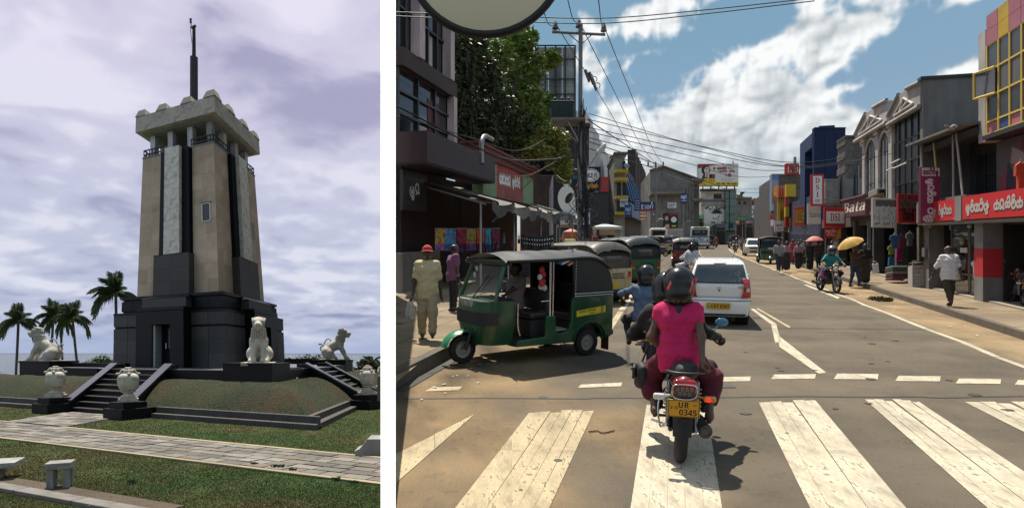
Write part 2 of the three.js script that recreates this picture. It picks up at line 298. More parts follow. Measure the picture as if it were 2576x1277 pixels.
// ================= THE PARK (level, y = 0 is the lawn) =================
const granite = M([.0095, .010, .0115], .5, { map: T.speck, specularIntensity: .3 }), graniteTop = M([.12, .125, .135], .35, { map: T.speck });
const greyStones = [[.070, .067, .066], [.082, .079, .076], [.058, .057, .058], [.075, .072, .070]].map((c) => M(c, .6, { map: T.speck, specularIntensity: .5 }));
const darkStone = M([.014, .016, .023], .6, { map: T.speck, specularIntensity: .3 });
const beigeStones = [[.56, .43, .31], [.60, .46, .335], [.52, .395, .285], [.63, .48, .35], [.54, .41, .295]].map((c) => M(c, .75, { map: T.mottle, bumpMap: T.speck, bumpScale: .002 }));
const marble = M([.74, .69, .61], .7, { map: T.marble, bumpMap: T.marble, bumpScale: .006 });
const whiteStone = M([.50, .465, .40], .9, { map: T.blotch, bumpMap: T.speck, bumpScale: .008 });
const concrete = M([.30, .295, .28], .9, { map: T.stain, bumpMap: T.speck, bumpScale: .003 });
const crownStone = M([.50, .45, .385], .75, { map: T.marble, bumpMap: T.marble, bumpScale: .006 });
const E1 = V(-.8966, 0, -.4428), E2 = V(-.0718, 0, -.9974), C0 = gL(795, 1083);
const MF = (m, k, y = 0) => C0.clone().addScaledVector(E1, m).addScaledVector(E2, k).setY(y);
const ring = (m0, m1, k0, k1, y) => [MF(m0, k0, y), MF(m1, k0, y), MF(m1, k1, y), MF(m0, k1, y)];
const mbox = (m0, m1, k0, k1, y0, y1, in_ = 0) => hexa(ring(m0, m1, k0, k1, y0), ring(m0 + in_, m1 - in_, k0 + in_, k1 - in_, y1));
// turn a plan position into (m, k)
function toMK(p) { const x = p.x - C0.x, z = p.z - C0.z, det = E1.x * E2.z - E2.x * E1.z; return [(x * E2.z - E2.x * z) / det, (E1.x * z - x * E1.z) / det]; }
const PATH_N = [6.36, 7.92], nOf = (p) => p.x * .4428 - p.z * .8966;          // distance across the path
const BR = [7.05, 9.75];                                                      // the branch to the stairs, in m
function lawnHeight(x, z) { const Z = -z; let y = -.0 - 4.6 * sstep(40, 62, Z); return y; }

{ // lawn, beach and sea
  const nx = 150, nz = 170, P = [], C = [], I = [];
  for (let j = 0; j <= nz; j++) { const t = j / nz, Z = 1.2 + 108 * t * t * (.4 + .6 * t); for (let i = 0; i <= nx; i++) {
    const s = i / nx, x = lerp(-.19 * Z - .05, -.19 * Z - 26 - Z * .75, s * s * .6 + s * .4), y = lawnHeight(x, -Z); P.push(x, y + .012 * fbm(x * 2, Z * 2, 3), -Z);
    const [m, k] = toMK(V(x, 0, -Z)); let dry = .45 * fbm(x * .35, Z * .5, 4) + .5 * fbm(x * 1.6 + 5, Z * 1.6, 4);
    const dk = Math.min(Math.abs(k), Math.abs(m)); if (k > -2.5 && m > -2) dry += .5 * sstep(1.6, .1, Math.abs(k + .5)); dry += .35 * sstep(.5, 0, Math.abs(nOf(V(x, 0, -Z)) - 8.1)); if (Z < 7 && x < -4.6) dry += .3;
    dry = clamp(dry + .12, 0, 1); const sand = sstep(52, 60, Z);
    C.push(lerp(lerp(.060, .132, dry), .42, sand), lerp(lerp(.104, .098, dry), .36, sand), lerp(lerp(.015, .026, dry), .25, sand)); } }
  for (let j = 0; j < nz; j++) for (let i = 0; i < nx; i++) { const a = j * (nx + 1) + i, b = a + nx + 1; I.push(a, b, a + 1, b, b + 1, a + 1); }
  const g = new THREE.BufferGeometry(); g.setAttribute('position', new THREE.Float32BufferAttribute(P, 3)); g.setAttribute('color', new THREE.Float32BufferAttribute(C, 3)); g.setIndex(I); g.computeVertexNormals();
  struct('lawn', prep(g), M([1, 1, 1], .95, { vertexColors: true, map: T.grass, bumpMap: T.grass, bumpScale: .02 }));
  const sea = struct('sea', surf((s, t) => { const Z = 80 + 8000 * t ** 4; return [lerp(-1.6, 0.02, s) * Z + (s > .99 ? -.19 * Z : 0), -4.9 + .25 * fbm(s * 160, Z * .06, 3) * sstep(900, 100, Z), -Z]; }, 160, 160), M([.055, .105, .115], .22, { map: T.wave, bumpMap: T.wave, bumpScale: .9 }));
  for (let i = 0; i < 16; i++) { const Z = [105, 112, 118, 126, 134, 150][i % 6] + rr(-4, 4), x0 = -Z * rr(.8, .87), L = rr(3, 9); part('wave_crest', surf((s, t) => [x0 + L * s, -4.75 + .28 * Math.sin(Math.PI * t) * Math.sin(Math.PI * s) + .1 * fbm(s * 9 + i, t * 4, 2), -Z + (t - .5) * 1.6 * Math.sin(Math.PI * s) + fbm(s * 5, i, 2)], 16, 4), M([.72, .76, .76], .9), sea); }
}
{ // grass blades on the lawn and the embankment
  const N = 240000, bl = new THREE.BufferGeometry(); bl.setAttribute('position', new THREE.Float32BufferAttribute([-.004, 0, 0, .004, 0, 0, .004, 1, .012, 0, 0, -.004, 0, 0, .004, -.014, .8, 0], 3)); bl.computeVertexNormals();
  const im = new THREE.InstancedMesh(bl, M([1, 1, 1], .9), N), m4 = new THREE.Matrix4(), q = new THREE.Quaternion(), col = new THREE.Color(); let n = 0, tries = 0;
  while (n < N && tries++ < N * 4) {
    const Z = 5.2 + 15 * rnd() ** 1.6, x = lerp(-.2 * Z, -.9 * Z, rnd()), p = V(x, 0, -Z), nn = nOf(p), [m, k] = toMK(p); let y = 0;
    if (nn > PATH_N[0] - .03 && nn < PATH_N[1] + .03) continue;
    if (nn >= PATH_N[1] && k < .2 && m > BR[0] && m < BR[1]) continue;
    if (m > -.02 && k > -.02) { if (m < .45 || k < .45 || k > 1.9 && m > 2.2) continue; if (m > 6.9 && m < 9.9) continue; y = moundY(m, k) - .01; }
    const dry = rnd() * .6 + .5 * fbm(x * .35, Z * .5, 4) + .5 * fbm(x * 1.6 + 5, Z * 1.6, 4) + (y > 0 ? .12 : 0) > .42 ? 1 : 0, v = rr(.6, 1.15);
    col.setRGB(lerp(.043, .10, dry) * v, lerp(.084, .078, dry) * v, lerp(.011, .022, dry) * v); im.setColorAt(n, col);
    q.setFromEuler(new THREE.Euler(rr(-.5, .5), rr(0, 6.28), rr(-.5, .5))); m4.compose(V(x, y, -Z), q, V(1, rr(.008, .026), 1)); im.setMatrixAt(n++, m4);
  }
  im.count = n; im.name = 'grass'; im.userData.kind = 'stuff'; im.userData.label = 'short mown green and dry brown grass of the park'; im.userData.category = 'grass'; scene.add(shade(im));
}
function moundY(m, k) { const d = Math.min((k - .42) / 1.5, (m - .42) / 1.85); const t = clamp(d, 0, 1); return .26 + .72 * Math.sin(t * Math.PI / 2) ** .85 + .05 * fbm(m * 1.3, k * 1.3, 3) * t; }
{ // embankment with kerb
  const f = (s, t) => { const m = lerp(.4, 17.4, s ** 1.5), k = lerp(.4, 2.0, t); const p = MF(m, k, moundY(m, k)); return p.toArray(); }, f2 = (s, t) => { const m = lerp(.4, 2.4, t), k = lerp(.4, 15, s ** 1.5); return MF(m, k, moundY(m, k) - .002).toArray(); };
  const turf = M([1, 1, 1], .95, { vertexColors: true, map: T.grass, bumpMap: T.grass, bumpScale: .07 });
  const tg = join([surf(f, 200, 34), surf(f2, 160, 34)]), tp = tg.attributes.position, tc = []; for (let i = 0; i < tp.count; i++) { const x = tp.getX(i), z = tp.getZ(i), n = fbm(x * 1.1, z * 1.1, 5) + .5 * fbm(x * 5, z * 5, 3), d = sstep(-.1, .5, n), g = sstep(.05, -.4, n); tc.push(lerp(lerp(.048, .080, d), .028, g), lerp(lerp(.055, .060, d), .046, g), lerp(lerp(.015, .022, d), .012, g)); }
  tg.setAttribute('color', new THREE.Float32BufferAttribute(tc, 3)); const e = struct('embankment', tg, turf);
  const kerbMat = M([.06, .058, .054], .8, { map: T.stain }), K1 = 15.4, M1 = 17.8;
  const runs = [];
  for (let i = 0, m = 0; m < M1; i++, m += 1.5) { if (m + 1.5 > 6.8 && m < 9.9) continue; runs.push([m, Math.min(M1, m + 1.492), 'f']); }
  for (let k = 0; k < K1 - 1; k += 1.5) { if (k + 1.4 > 5.6 && k < 9.4) continue; runs.push([k + .4, k + 1.892, 'r']); }
  for (const [a, b, side] of runs) {
    const box = (w0, w1, y0, y1) => side === 'f' ? mbox(a, b, w0, w1, y0, y1) : mbox(w0, w1, a, b, y0, y1);
    part('kerb_stone', [box(0, .24, -.1, .13), box(.243, .40, -.1, .29)], kerbMat, e);
  }
}
{ // paved path
  const base = quad(MF(-6, 0, 0), MF(-6, 0, 0), MF(-6, 0, 0), MF(-6, 0, 0));
  const L = (n, s, y) => { const o = V(.4428, 0, -.8966).multiplyScalar(n); return o.addScaledVector(E1, s).setY(y); };     // across, along
  const s0 = toS(gL(958, 1222)) - 1.2, s1 = toS(gL(0, 1090)) + 2.5;
  function toS(p) { return p.x * E1.x + p.z * E1.z; }
  const nStair = 10.2;
  const path = struct('path', [hexa([L(6.3, s0, -.05), L(6.3, s1, -.05), L(7.98, s1, -.05), L(7.98, s0, -.05)], [L(6.3, s0, .012), L(6.3, s1, .012), L(7.98, s1, .012), L(7.98, s0, .012)]),
    hexa([MF(7.0, -2.75, -.05), MF(9.8, -2.75, -.05), MF(9.8, .1, -.05), MF(7.0, .1, -.05)], [MF(7.0, -2.75, .008), MF(9.8, -2.75, .008), MF(9.8, .1, .008), MF(7.0, .1, .008)])], M([.085, .075, .055], .95, { map: T.dust }));
  const stones = [[.17, .155, .13], [.125, .115, .10], [.22, .20, .17], [.10, .092, .08], [.15, .125, .098], [.19, .175, .15]].map((c) => M(c, .85, { map: T.mottle, bumpMap: T.speck, bumpScale: .004 }));
  const stone = (c, o) => { const y = .03 + rr(-.004, .006), t = rr(-.003, .003); part('paving_stone', hexa(c.map((p) => p.clone().setY(-.02)), c.map((p, i) => p.clone().setY(y + (i % 2 ? t : -t)))), stones[Math.floor(rnd() * 6)], path); };
  let n = 0;
  for (let r = 0; r < 6; r++) for (let s = s0 + rr(0, .3); s < s1 && n < 230; n++) { const l = rr(.3, .56), a = 6.42 + r * .24, g = .014; stone([L(a + g, s + g, 0), L(a + g, s + l - g, 0), L(a + .24 - g, s + l - g, 0), L(a + .24 - g, s + g, 0)]); s += l; }
  for (let r = 0; r < 8; r++) for (let m = BR[0]; m < BR[1] - .2;) { const l = Math.min(rr(.4, .7), BR[1] - m), k = -.08 - r * .31, g = .012; stone([MF(m + g, k - .31 + g), MF(m + l - g, k - .31 + g), MF(m + l - g, k - g), MF(m + g, k - g)]); m += l; }
  const edge = M([.33, .28, .17], .9, { map: T.dust });
  for (const n0 of [6.3, 7.87]) for (let s = s0; s < s1; s += 2) { if (n0 > 7 && MFm(L(n0, s + 1, 0)) > 6.6 && MFm(L(n0, s + 1, 0)) < 10) continue; const j = rr(-.015, .015); part('edging_strip', hexa([L(n0 + j, s, -.02), L(n0 + j, s + 1.99, -.02), L(n0 + .1, s + 1.99, -.02), L(n0 + .1, s, -.02)], [L(n0 + j, s, .034), L(n0 + j, s + 1.99, .034), L(n0 + .1, s + 1.99, .034), L(n0 + .1, s, .034)]), edge, path); }
  function MFm(p) { return toMK(p)[0]; }
  // weeds in the joints
  for (const [u, v, s] of [[637, 1169, .06], [700, 1176, .08], [735, 1183, .05], [845, 1206, .05], [890, 1215, .05], [330, 1215, .06]]) { const p = gL(u, v, .02), g = []; for (let i = 0; i < 40; i++) { const a = rr(0, 6.28), l = s * rr(.5, 1.4), q = V(p.x + rr(-s, s), .02, p.z + rr(-s, s) * .6); g.push(quad(q, V(q.x + .012, .02, q.z), V(q.x + Math.cos(a) * l * .5, .02 + l * .6, q.z + Math.sin(a) * l * .5), V(q.x, .03 + l * .3, q.z))); } solo('weed', u < 400 ? 'green weed tuft in the lawn near the concrete stool' : ['small weed between paving stones, the leftmost on the path', 'largest weed tuft growing between the paving stones', 'flat weed just beside the largest tuft on the paving', 'weed at the near cream edge of the paving', 'weed on the near path edge, rightmost of all'][[637, 700, 735, 845, 890].indexOf(u)], 'weed', g, M([.05, .085, .03], .9), 'weeds in the park paving'); }
}
const LIONP = { fr: MF(3.2, 2.75), fl: MF(14.75, 2.75), br: MF(3.2, 12.7) };
{ // black granite platform
  const pl = thing('granite_platform', 'polished black granite terrace that carries the tower and the stone lions', 'terrace', MF(8.9, 7.7));
  const o = pl.position.clone(), L = (g) => g.translate(-o.x, -o.y, -o.z);
  const pn = (name, g, mat) => part(name, L(g), mat, pl);
  pn('core', mbox(2.36, 15.44, 1.99, 13.44, .2, 1.235), granite);
  for (let i = 0; i < 8; i++) { const a = 2.3 + i * 1.65; if (a > 6.5 && a < 9.2) continue; pn('wall_panel', mbox(a + .004, a + 1.646, 1.93, 1.985, .6, 1.27), granite); }
  for (let i = 0; i < 7; i++) { const a = 1.93 + i * 1.65; if (a > 5.8 && a < 8.6) continue; pn('wall_panel', mbox(2.3, 2.355, a + .004, Math.min(13.4, a + 1.646), .6, 1.27), granite); }
  for (let i = 0; i < 6; i++) for (let j = 0; j < 6; j++) { const m = 2.36 + i * 2.18, k = 1.99 + j * 1.9; pn('floor_slab', mbox(m + .004, m + 2.172, k + .004, k + 1.892, 1.2, 1.262), graniteTop); }
  for (const [m0, k0] of [[2.285, 1.915], [13.5, 1.915], [2.285, 11.75]]) { const b = pn('lion_pedestal', mbox(m0, m0 + 2.0, k0, k0 + 1.66, .55, 1.448), granite); part('coping', L(mbox(m0 - .02, m0 + 2.02, k0 - .02, k0 + 1.68, 1.45, 1.49)), granite, b); }
  pn('parapet', mbox(2.5, 3.0, 6.2 - 2.4, 5.4, 1.262, 1.30), granite); pn('parapet', mbox(4.4, 13.4, 13.2, 13.42, 1.26, 1.52), granite); pn('parapet', mbox(10.0, 13.4, 3.0, 3.3, 1.262, 1.42), granite);
  for (const k of [4.2, 10.6]) pn('floodlight', sphAt(MF(2.24, k, .95), .06), blackPlastic); pn('floodlight', sphAt(MF(10.2, 1.88, 1.08), .06), chrome);
  function sphAt(p, r) { return sph(r, p.toArray()); }
}
function staircase(label, side) {                                  // side f: up along k from the front, r: up along m from the flank
  const c = side === 'f' ? MF(8.4, 1) : MF(1, 7.4), st = thing('granite_staircase', label, 'staircase', c), L = (g) => g.translate(-c.x, -c.y, -c.z);
  const box = (a0, a1, d0, d1, y0, y1) => side === 'f' ? mbox(a0, a1, d0, d1, y0, y1) : mbox(d0, d1, a0, a1, y0, y1);
  const [a0, a1] = side === 'f' ? [7.15, 9.65] : [6.2, 8.6], top = side === 'f' ? 2.06 : 2.4, n = 8, dr = (top + .1) / n;
  for (let i = 0; i < n; i++) { const s = part('step', L(box(a0, a1, -.1 + i * dr, top + .2, i ? i * .158 : -.1, (i + 1) * .158 - .03)), granite, st); part('nosing', L(box(a0, a1, -.125 + i * dr, -.1 + (i + 1) * dr, (i + 1) * .158 - .028, (i + 1) * .158)), M([.03, .03, .035], .45, { map: T.speck }), s); }
  for (const [q0, q1] of [[a0 - .36, a0 - .004], [a1 + .004, a1 + .36]]) {
    const at = (q, d, y) => side === 'f' ? MF(q, d, y) : MF(d, q, y);
    const pr = [[-.12, -.1], [top + .5, -.1], [top + .5, 1.40], [top + .1, 1.40], [-.12, .34]];
    part('stringer', L(hexa(pr.map(([d, y]) => at(q0, d, y)), pr.map(([d, y]) => at(q1, d, y)))), granite, st);
    const cp = [[-.16, .33], [top + .1, 1.402], [top + .1, 1.45], [-.16, .385]];
    part('coping', L(hexa(cp.map(([d, y]) => at(q0 - .015, d, y)), cp.map(([d, y]) => at(q1 + .015, d, y)))), M([.075, .078, .095], .3, { map: T.speck }), st);
  }
}
staircase('black granite steps between the two pale urns at the end of the paved path', 'f');
staircase('black granite steps on the flank of the terrace below the far lion', 'r');

{ // the tower
  const cen = MF(8.9, 7.7), tw = thing('stone_tower', 'tall tapering monument tower of grey, beige and white stone with a dark mast', 'tower', cen);
  const L = (g) => g.translate(-cen.x, -cen.y, -cen.z), pn = (name, g, mat, parent = tw) => part(name, L(g), mat, parent);
  const sOf = (y, fix) => fix !== undefined ? fix : y < 3.3 ? lerp(3.26, 3.21, (y - 1.27) / 2) : y < 3.95 ? lerp(2.96, 2.92, (y - 3.3) / .65) : lerp(2.42, 2.12, (y - 3.95) / 5.7);
  const off = (p, y) => { p.x -= .02 * Math.max(0, y - 2); return p; };
  const F = (face, a, y, out = 0, fix) => { const s = sOf(y, fix); return off(face === 'f' ? MF(8.9 + a * s, 7.7 - s - out, y) : MF(8.9 - s - out, 7.7 + a * s, y), y); };
  const slab = (face, a0, a1, y0, y1, o0, o1, y0t = y0 + 1e-4, y1t = y1 - 1e-4) => hexa([F(face, a0, y0t, o1), F(face, a1, y0t, o1), F(face, a1, y0t, o0), F(face, a0, y0t, o0)], [F(face, a0, y1t, o1), F(face, a1, y1t, o1), F(face, a1, y1t, o0), F(face, a0, y1t, o0)]);
  const rg = (s, y) => [[-1, -1], [1, -1], [1, 1], [-1, 1]].map(([a, b]) => off(MF(8.9 + a * s, 7.7 + b * s, y), y));
  const fr = (y0, y1, s0, s1) => hexa(rg(s0, y0), rg(s1, y1));
  pn('core', join([fr(1.2, 3.3, 3.18, 3.14), fr(3.3, 3.95, 2.90, 2.86), fr(3.95, 9.6, 2.36, 2.06)]), darkStone);
  pn('base_cap', fr(3.24, 3.33, 3.225, 3.22), granite); pn('band', fr(3.86, 3.97, 2.95, 2.945), granite); pn('band', fr(3.40, 3.80, 2.945, 2.93), granite);
  pn('gallery_floor', fr(9.6, 9.66, 2.14, 2.14), concrete);
  const pick = (l) => l[Math.floor(rnd() * l.length)];
  for (const face of ['f', 'r']) {
    // grey cladding of the base, in panels with a shadow groove
    for (const [y0, y1] of [[1.262, 1.76], [1.764, 2.26], [2.264, 2.72], [2.80, 3.25]]) for (const [a0, a1] of [[-1, -.72], [-.717, -.44], [.44, .72], [.723, 1]]) pn('stone_panel', slab(face, a0 + .0015, a1 - .0015, y0, y1, -.07, 0), pick(greyStones));
    // tier two blocks on both sides of the pier
    for (const [a0, a1] of [[-1, -.75], [-.747, -.5], [.5, .75], [.753, 1]]) pn('stone_panel', slab(face, a0, a1, 3.42, 3.80, -.05, .004), darkStone);
    // beige shaft
    const rows = 10; for (let r = 0; r < rows; r++) for (const [b0, b1] of [[-1, -.42], [.42, 1]]) { const c = r % 2 ? .55 : .4, ac = b0 + (b1 - b0) * c, y0 = 3.97 + r * .567; for (const [a0, a1] of [[b0, ac], [ac, b1]]) pn('stone_panel', slab(face, a0 + .001, a1 - .001, y0 + .002, y0 + .565, -.06, 0), pick(beigeStones)); }
    // pier: lower grey, above it white marble between dark flutes
    pn('pier_band', slab(face, -.46, .46, 3.80, 3.97, -.1, .46), granite);
    pn('pier_block', slab(face, -.43, .43, 3.32, 3.798, -.1, .44), greyStones[1]);
    for (const [y0, y1] of [[3.972, 4.48], [4.484, 4.99], [4.994, 5.5]]) for (const [a0, a1] of [[-.44, -.001], [.001, .44]]) pn('pier_panel', slab(face, a0, a1, y0, y1, -.1, .42), pick(greyStones));
    pn('pier_cap', slab(face, -.445, .445, 5.502, 5.53, -.1, .425), granite);
    for (const sg of [-1, 1]) pn('flute', slab(face, sg > 0 ? .19 : -.385, sg > 0 ? .385 : -.19, 5.53, 9.62, -.1, .19), darkStone);
    pn('marble_pier', slab(face, -.2, .2, 5.53, 10.02, -.12, .40, 5.53, 9.64), marble);
    // black portal with door
    const po = [[-.42, -.19], [.13, .42]];
    for (const [a0, a1] of po) pn('portal_jamb', slab(face, a0, a1, 1.262, 2.82, -.2, .5), granite);
    pn('portal_lintel', slab(face, -.42, .42, 2.822, 3.299, -.2, .5), granite); pn('portal_cap', slab(face, -.456, .456, 3.32, 3.44, .1, .74), granite);
    const door = pn('door', slab(face, -.19, .13, 1.262, 2.82, -.5, -.1), blackPlastic);
    if (face === 'f') { pn('door_leaf', slab(face, .095, .13, 1.27, 2.80, -.1, .40), M([.55, .55, .55], .5), door); pn('door_glass', slab(face, -.17, -.03, 1.95, 2.7, -.1, -.06), M([.16, .18, .2], .1, { clearcoat: 1 }), door); pn('door_handle', rod(F(face, .0, 1.95, .0), F(face, .0, 2.15, .0), .015), chrome, door); }
    else for (let i = 0; i < 8; i++) for (let j = 0; j < 3; j++) pn('glass_block', slab(face, -.18 + j * .1, -.085 + j * .1, 1.3 + i * .19, 1.482 + i * .19, -.1, .1), M([.12, .2, .2], .12, { clearcoat: 1 }), door);
    // marble crown: columns, railing, merlons
    for (const a of [-.86, -.3, .3, .86]) pn('column', hexa(colRing(face, a, 9.66), colRing(face, a, 10.68)), M([.66, .66, .68], .6, { map: T.mottle }));
  }
  function colRing(face, a, y) { const s = 1.98, m = face === 'f' ? 8.9 + a * s : 8.9 - .86 * s, k = face === 'f' ? 7.7 - .86 * s : 7.7 + a * s, h = .15; return [[-h, -h], [h, -h], [h, h], [-h, h]].map(([x, z]) => off(MF(m + x, k + z, y), y)); }
  for (const a of [-.3, .3, .86]) { pn('column', hexa(cr2(.86, a, 9.66), cr2(.86, a, 10.68)), M([.62, .62, .66], .6)); pn('column', hexa(cr2(a * .98, .86, 9.66), cr2(a * .98, .86, 10.68)), M([.62, .62, .66], .6)); }
  function cr2(a, b, y) { const s = 1.98, h = .15; return [[-h, -h], [h, -h], [h, h], [-h, h]].map(([x, z]) => off(MF(8.9 + a * s + x, 7.7 + b * s + z, y), y)); }
  pn('stair_head', fr(9.66, 10.68, .5, .5), concrete);
  const rail = (pts) => { const g = []; for (let i = 0; i < pts.length - 1; i++) { const a = pts[i], b = pts[i + 1]; for (const y of [9.94, 9.76]) g.push(rod(a.clone().setY(y), b.clone().setY(y), .028, .028, 6)); const n = Math.round(a.distanceTo(b) / .17); for (let j = 0; j <= n; j++) { const p = a.clone().lerp(b, j / n); g.push(rod(p.clone().setY(9.62), p.clone().setY(9.94), .018, .018, 5)); } } return g; };
  const K = (a, b) => off(MF(8.9 + a * 2.08, 7.7 + b * 2.08, 9.7), 9.7);
  pn('railing', join(rail([K(-1, -.4), K(-1, -1), K(-.4, -1)])), blackPlastic); pn('railing', join(rail([K(.4, -1), K(1, -1), K(1, -.4)])), blackPlastic); pn('railing', join(rail([K(-.4, 1), K(-1, 1), K(-1, .4)])), blackPlastic);
  const crown = pn('crown', fr(10.62, 11.24, 2.36, 2.33), crownStone); pn('soffit', fr(10.56, 10.617, 2.05, 2.1), concrete, crown);
  for (const [a, b] of [[-1, -1], [-.36, -1], [.36, -1], [1, -1], [-1, -.36], [-1, .36], [-1, 1], [1, -.36], [1, .36], [1, 1], [-.36, 1], [.36, 1]]) { const s = 2.04, x = .33; pn('merlon', hexa([[-x, -x], [x, -x], [x, x], [-x, x]].map(([p, q]) => off(MF(8.9 + a * s + p, 7.7 + b * s + q, 11.24), 11)), [[-x, -x], [x, -x], [x, x], [-x, x]].map(([p, q]) => off(MF(8.9 + a * s + p * .62, 7.7 + b * s + q * .62, 11.52), 11))), M([.22, .205, .18], .9, { map: T.marble }), crown); }
  // window in the front face
  { const sub = (a0, a1, y0, y1, o0, o1, n, mt, par) => pn(n, slab('f', a0, a1, y0, y1, o0, o1), mt, par), wf = M([.7, .7, .68], .5);
    const aAt = (u, y) => { let lo = -1, hi = 1; for (let i = 0; i < 40; i++) { const mid = (lo + hi) / 2, p = F('f', mid, y); if (U0 + FOC * p.x / -p.z > u) lo = mid; else hi = mid; } return lo; };
    const y0 = 6.68, y1 = 7.38, a1 = aAt(507, 7), a0 = aAt(529, 7), w = .02; const win = sub(a0 + w, a1 - w, y0 + .03, y1 - .03, .0, .008, 'window', darkGlass([.05, .06, .075]));
    for (const [p, q, r, s] of [[a0, a0 + w, y0, y1], [a1 - w, a1, y0, y1], [a0, a1, y0, y0 + .03], [a0, a1, y1 - .03, y1]]) sub(p, q, r, s, .001, .03, 'window_frame', wf, win); sub(a0 - .02, a1 + .01, y1, y1 + .03, .0, .03, 'window_head', darkStone, win);
    pn('window', slab('r', .62, .76, 6.7, 7.4, -.03, .006), darkGlass()); }
  // mast
  const mp = MF(8.9, 7.7); const mz = mp.z, mx = (487 - U0) / FOC * -mz; const at = (y) => V(mx, y, mz);
  const mast = pn('mast', join([rod(at(12.2), at(14.3), .155, .15, 20)]), M([.03, .03, .035], .6, { map: T.speck }));
  pn('mast_base', join([0, 1, 2, 3].map((i) => hexa([[-1, -1], [1, -1], [1, 1], [-1, 1]].map(([a, b]) => V(mx + a * (1.0 - i * .24) + .06, 11.2 + i * .27, mz + b * (1.0 - i * .24))), [[-1, -1], [1, -1], [1, 1], [-1, 1]].map(([a, b]) => V(mx + a * (.96 - i * .24) + .06, 11.47 + i * .27, mz + b * (.96 - i * .24)))))), granite, mast);
  pn('mast_pole', rod(at(14.3), at(15.62), .075, .06, 14), M([.05, .04, .035], .8, { map: T.bark }), mast);
  pn('mast_head', join([rod(at(15.62).add(V(-.1, -.1, 0)), at(15.62).add(V(.08, .02, 0)), .05), rod(at(15.5).add(V(-.1, 0, 0)), at(15.8).add(V(-.14, 0, 0)), .02), rod(at(14.9).add(V(-.09, 0, 0)), at(15.6).add(V(-.16, 0, 0)), .012)]), blackPlastic, mast);
  pn('beacon', join([sph(.05, at(15.9).add(V(-.14, 0, 0)).toArray(), [1, 1.3, 1]), cyl(.04, .05, .1, at(15.8).add(V(-.14, 0, 0)).toArray())]), M([.12, .05, .05], .3), mast);
}
// stone lions
function lion(label, p, turn, s = 1) {
  const t = thing('lion_statue', label, 'statue', p.clone().setY(1.49), turn, 'stone lions on the terrace corners');
  const b = [];
  for (const g of [-1, 1]) {
    b.push([.14 * g, .30, .30, .15 * g, .26, .26, .215, .225], [.17 * g, .2, .1, .19 * g, .1, .0, .1, .07], [.19 * g, .07, .26, .19 * g, .065, -.02, .075, .06], [.19 * g, .06, -.04, .2 * g, .055, -.08, .06, .045]);
    b.push([.13 * g, .62, -.2, .155 * g, .34, -.34, .125, .085], [.155 * g, .34, -.34, .155 * g, .09, -.46, .085, .068]); for (const q of [-.05, 0, .05]) b.push([.155 * g + q, .075, -.47, .157 * g + q * 1.3, .05, -.565, .05, .038]);
    b.push([.145 * g, 1.23, -.24, .165 * g, 1.265, -.22, .036, .03], [.06 * g, 1.20, -.44, .105 * g, 1.2, -.4, .03, .028], [.03 * g, 1.05, -.53, .055 * g, 1.03, -.5, .052, .045]);
  }
  b.push([0, .42, .28, 0, .66, -.14, .205, .215], [0, .6, -.17, 0, .76, -.2, .19, .165], [0, .76, -.18, 0, 1.04, -.26, .155, .14], [0, 1.14, -.29, 0, 1.16, -.3, .165, .162], [0, 1.09, -.38, 0, 1.06, -.56, .105, .078], [0, 1.13, -.43, 0, 1.10, -.62, .042, .03], [0, .985, -.42, 0, .96, -.54, .06, .052]);
  const body = blobMesh(b, .028, .014); part('body', body, whiteStone, t);
  part('base_slab', rb(.86, .1, 1.34, .015, [0, -.03, -.09]), whiteStone, t);
  // tiered mane of overlapping locks
  for (let i = 0; i < 4; i++) { const y = .76 + i * .062, r = .198 - i * .008, z = -.20 - i * .018, n = 18; const g = []; for (let j = 0; j < n; j++) { const a = j / n * 6.283; g.push(place(prep(new THREE.BoxGeometry(.058, .085, .04)), [Math.sin(a) * r, y - .0, z + Math.cos(a) * r * 1.02], [-.1, a, 0])); } const m = part('mane', [...g, tor(r - .02, .035, [0, y + .04, z], [Math.PI / 2, 0, 0], 24)], whiteStone, t); m.rotation.x = -.16 * 0; }
  part('forelock', Array.from({ length: 9 }, (_, j) => tor(.158 - Math.abs(j - 4) * .006, .015, [(j - 4) * .03, 1.16, -.29], [0, Math.PI / 2, 0], 12, 2.6)), whiteStone, t);
  for (const g of [-1, 1]) part('eye', sph(.028, [.068 * g, 1.165, -.435], [1, 1, .7]), M([.42, .4, .36], .8), t);
  part('tail', tube([[0, .33, .5], [0, .47, .56], [0, .55, .50], [0, .56, .36], [0, .58, .22], [0, .68, .13], [0, .8, .15], [0, .86, .25], [0, .80, .34], [0, .68, .4], [0, .62, .46], [0, .63, .54]], .026, 60, 8), whiteStone, t);
  part('tail_tip', sph(.04, [0, .64, .57], [.8, 1, 1.8]), whiteStone, t);
  t.scale.setScalar(s); return t;
}
const yawTo = (d) => Math.atan2(-d.x, -d.z);
lion('white stone lion seated in front of the tower, facing out over the lawn', LIONP.fr, yawTo(V(.35, 0, 1)), 1.02);
lion('white stone lion seen in profile before the palm trees', LIONP.fl, yawTo(V(-1, 0, .12)), .98);
lion('weathered stone lion at the far corner of the terrace, turned away to the sea side', LIONP.br, yawTo(V(.96, 0, -.25)), 1.12);
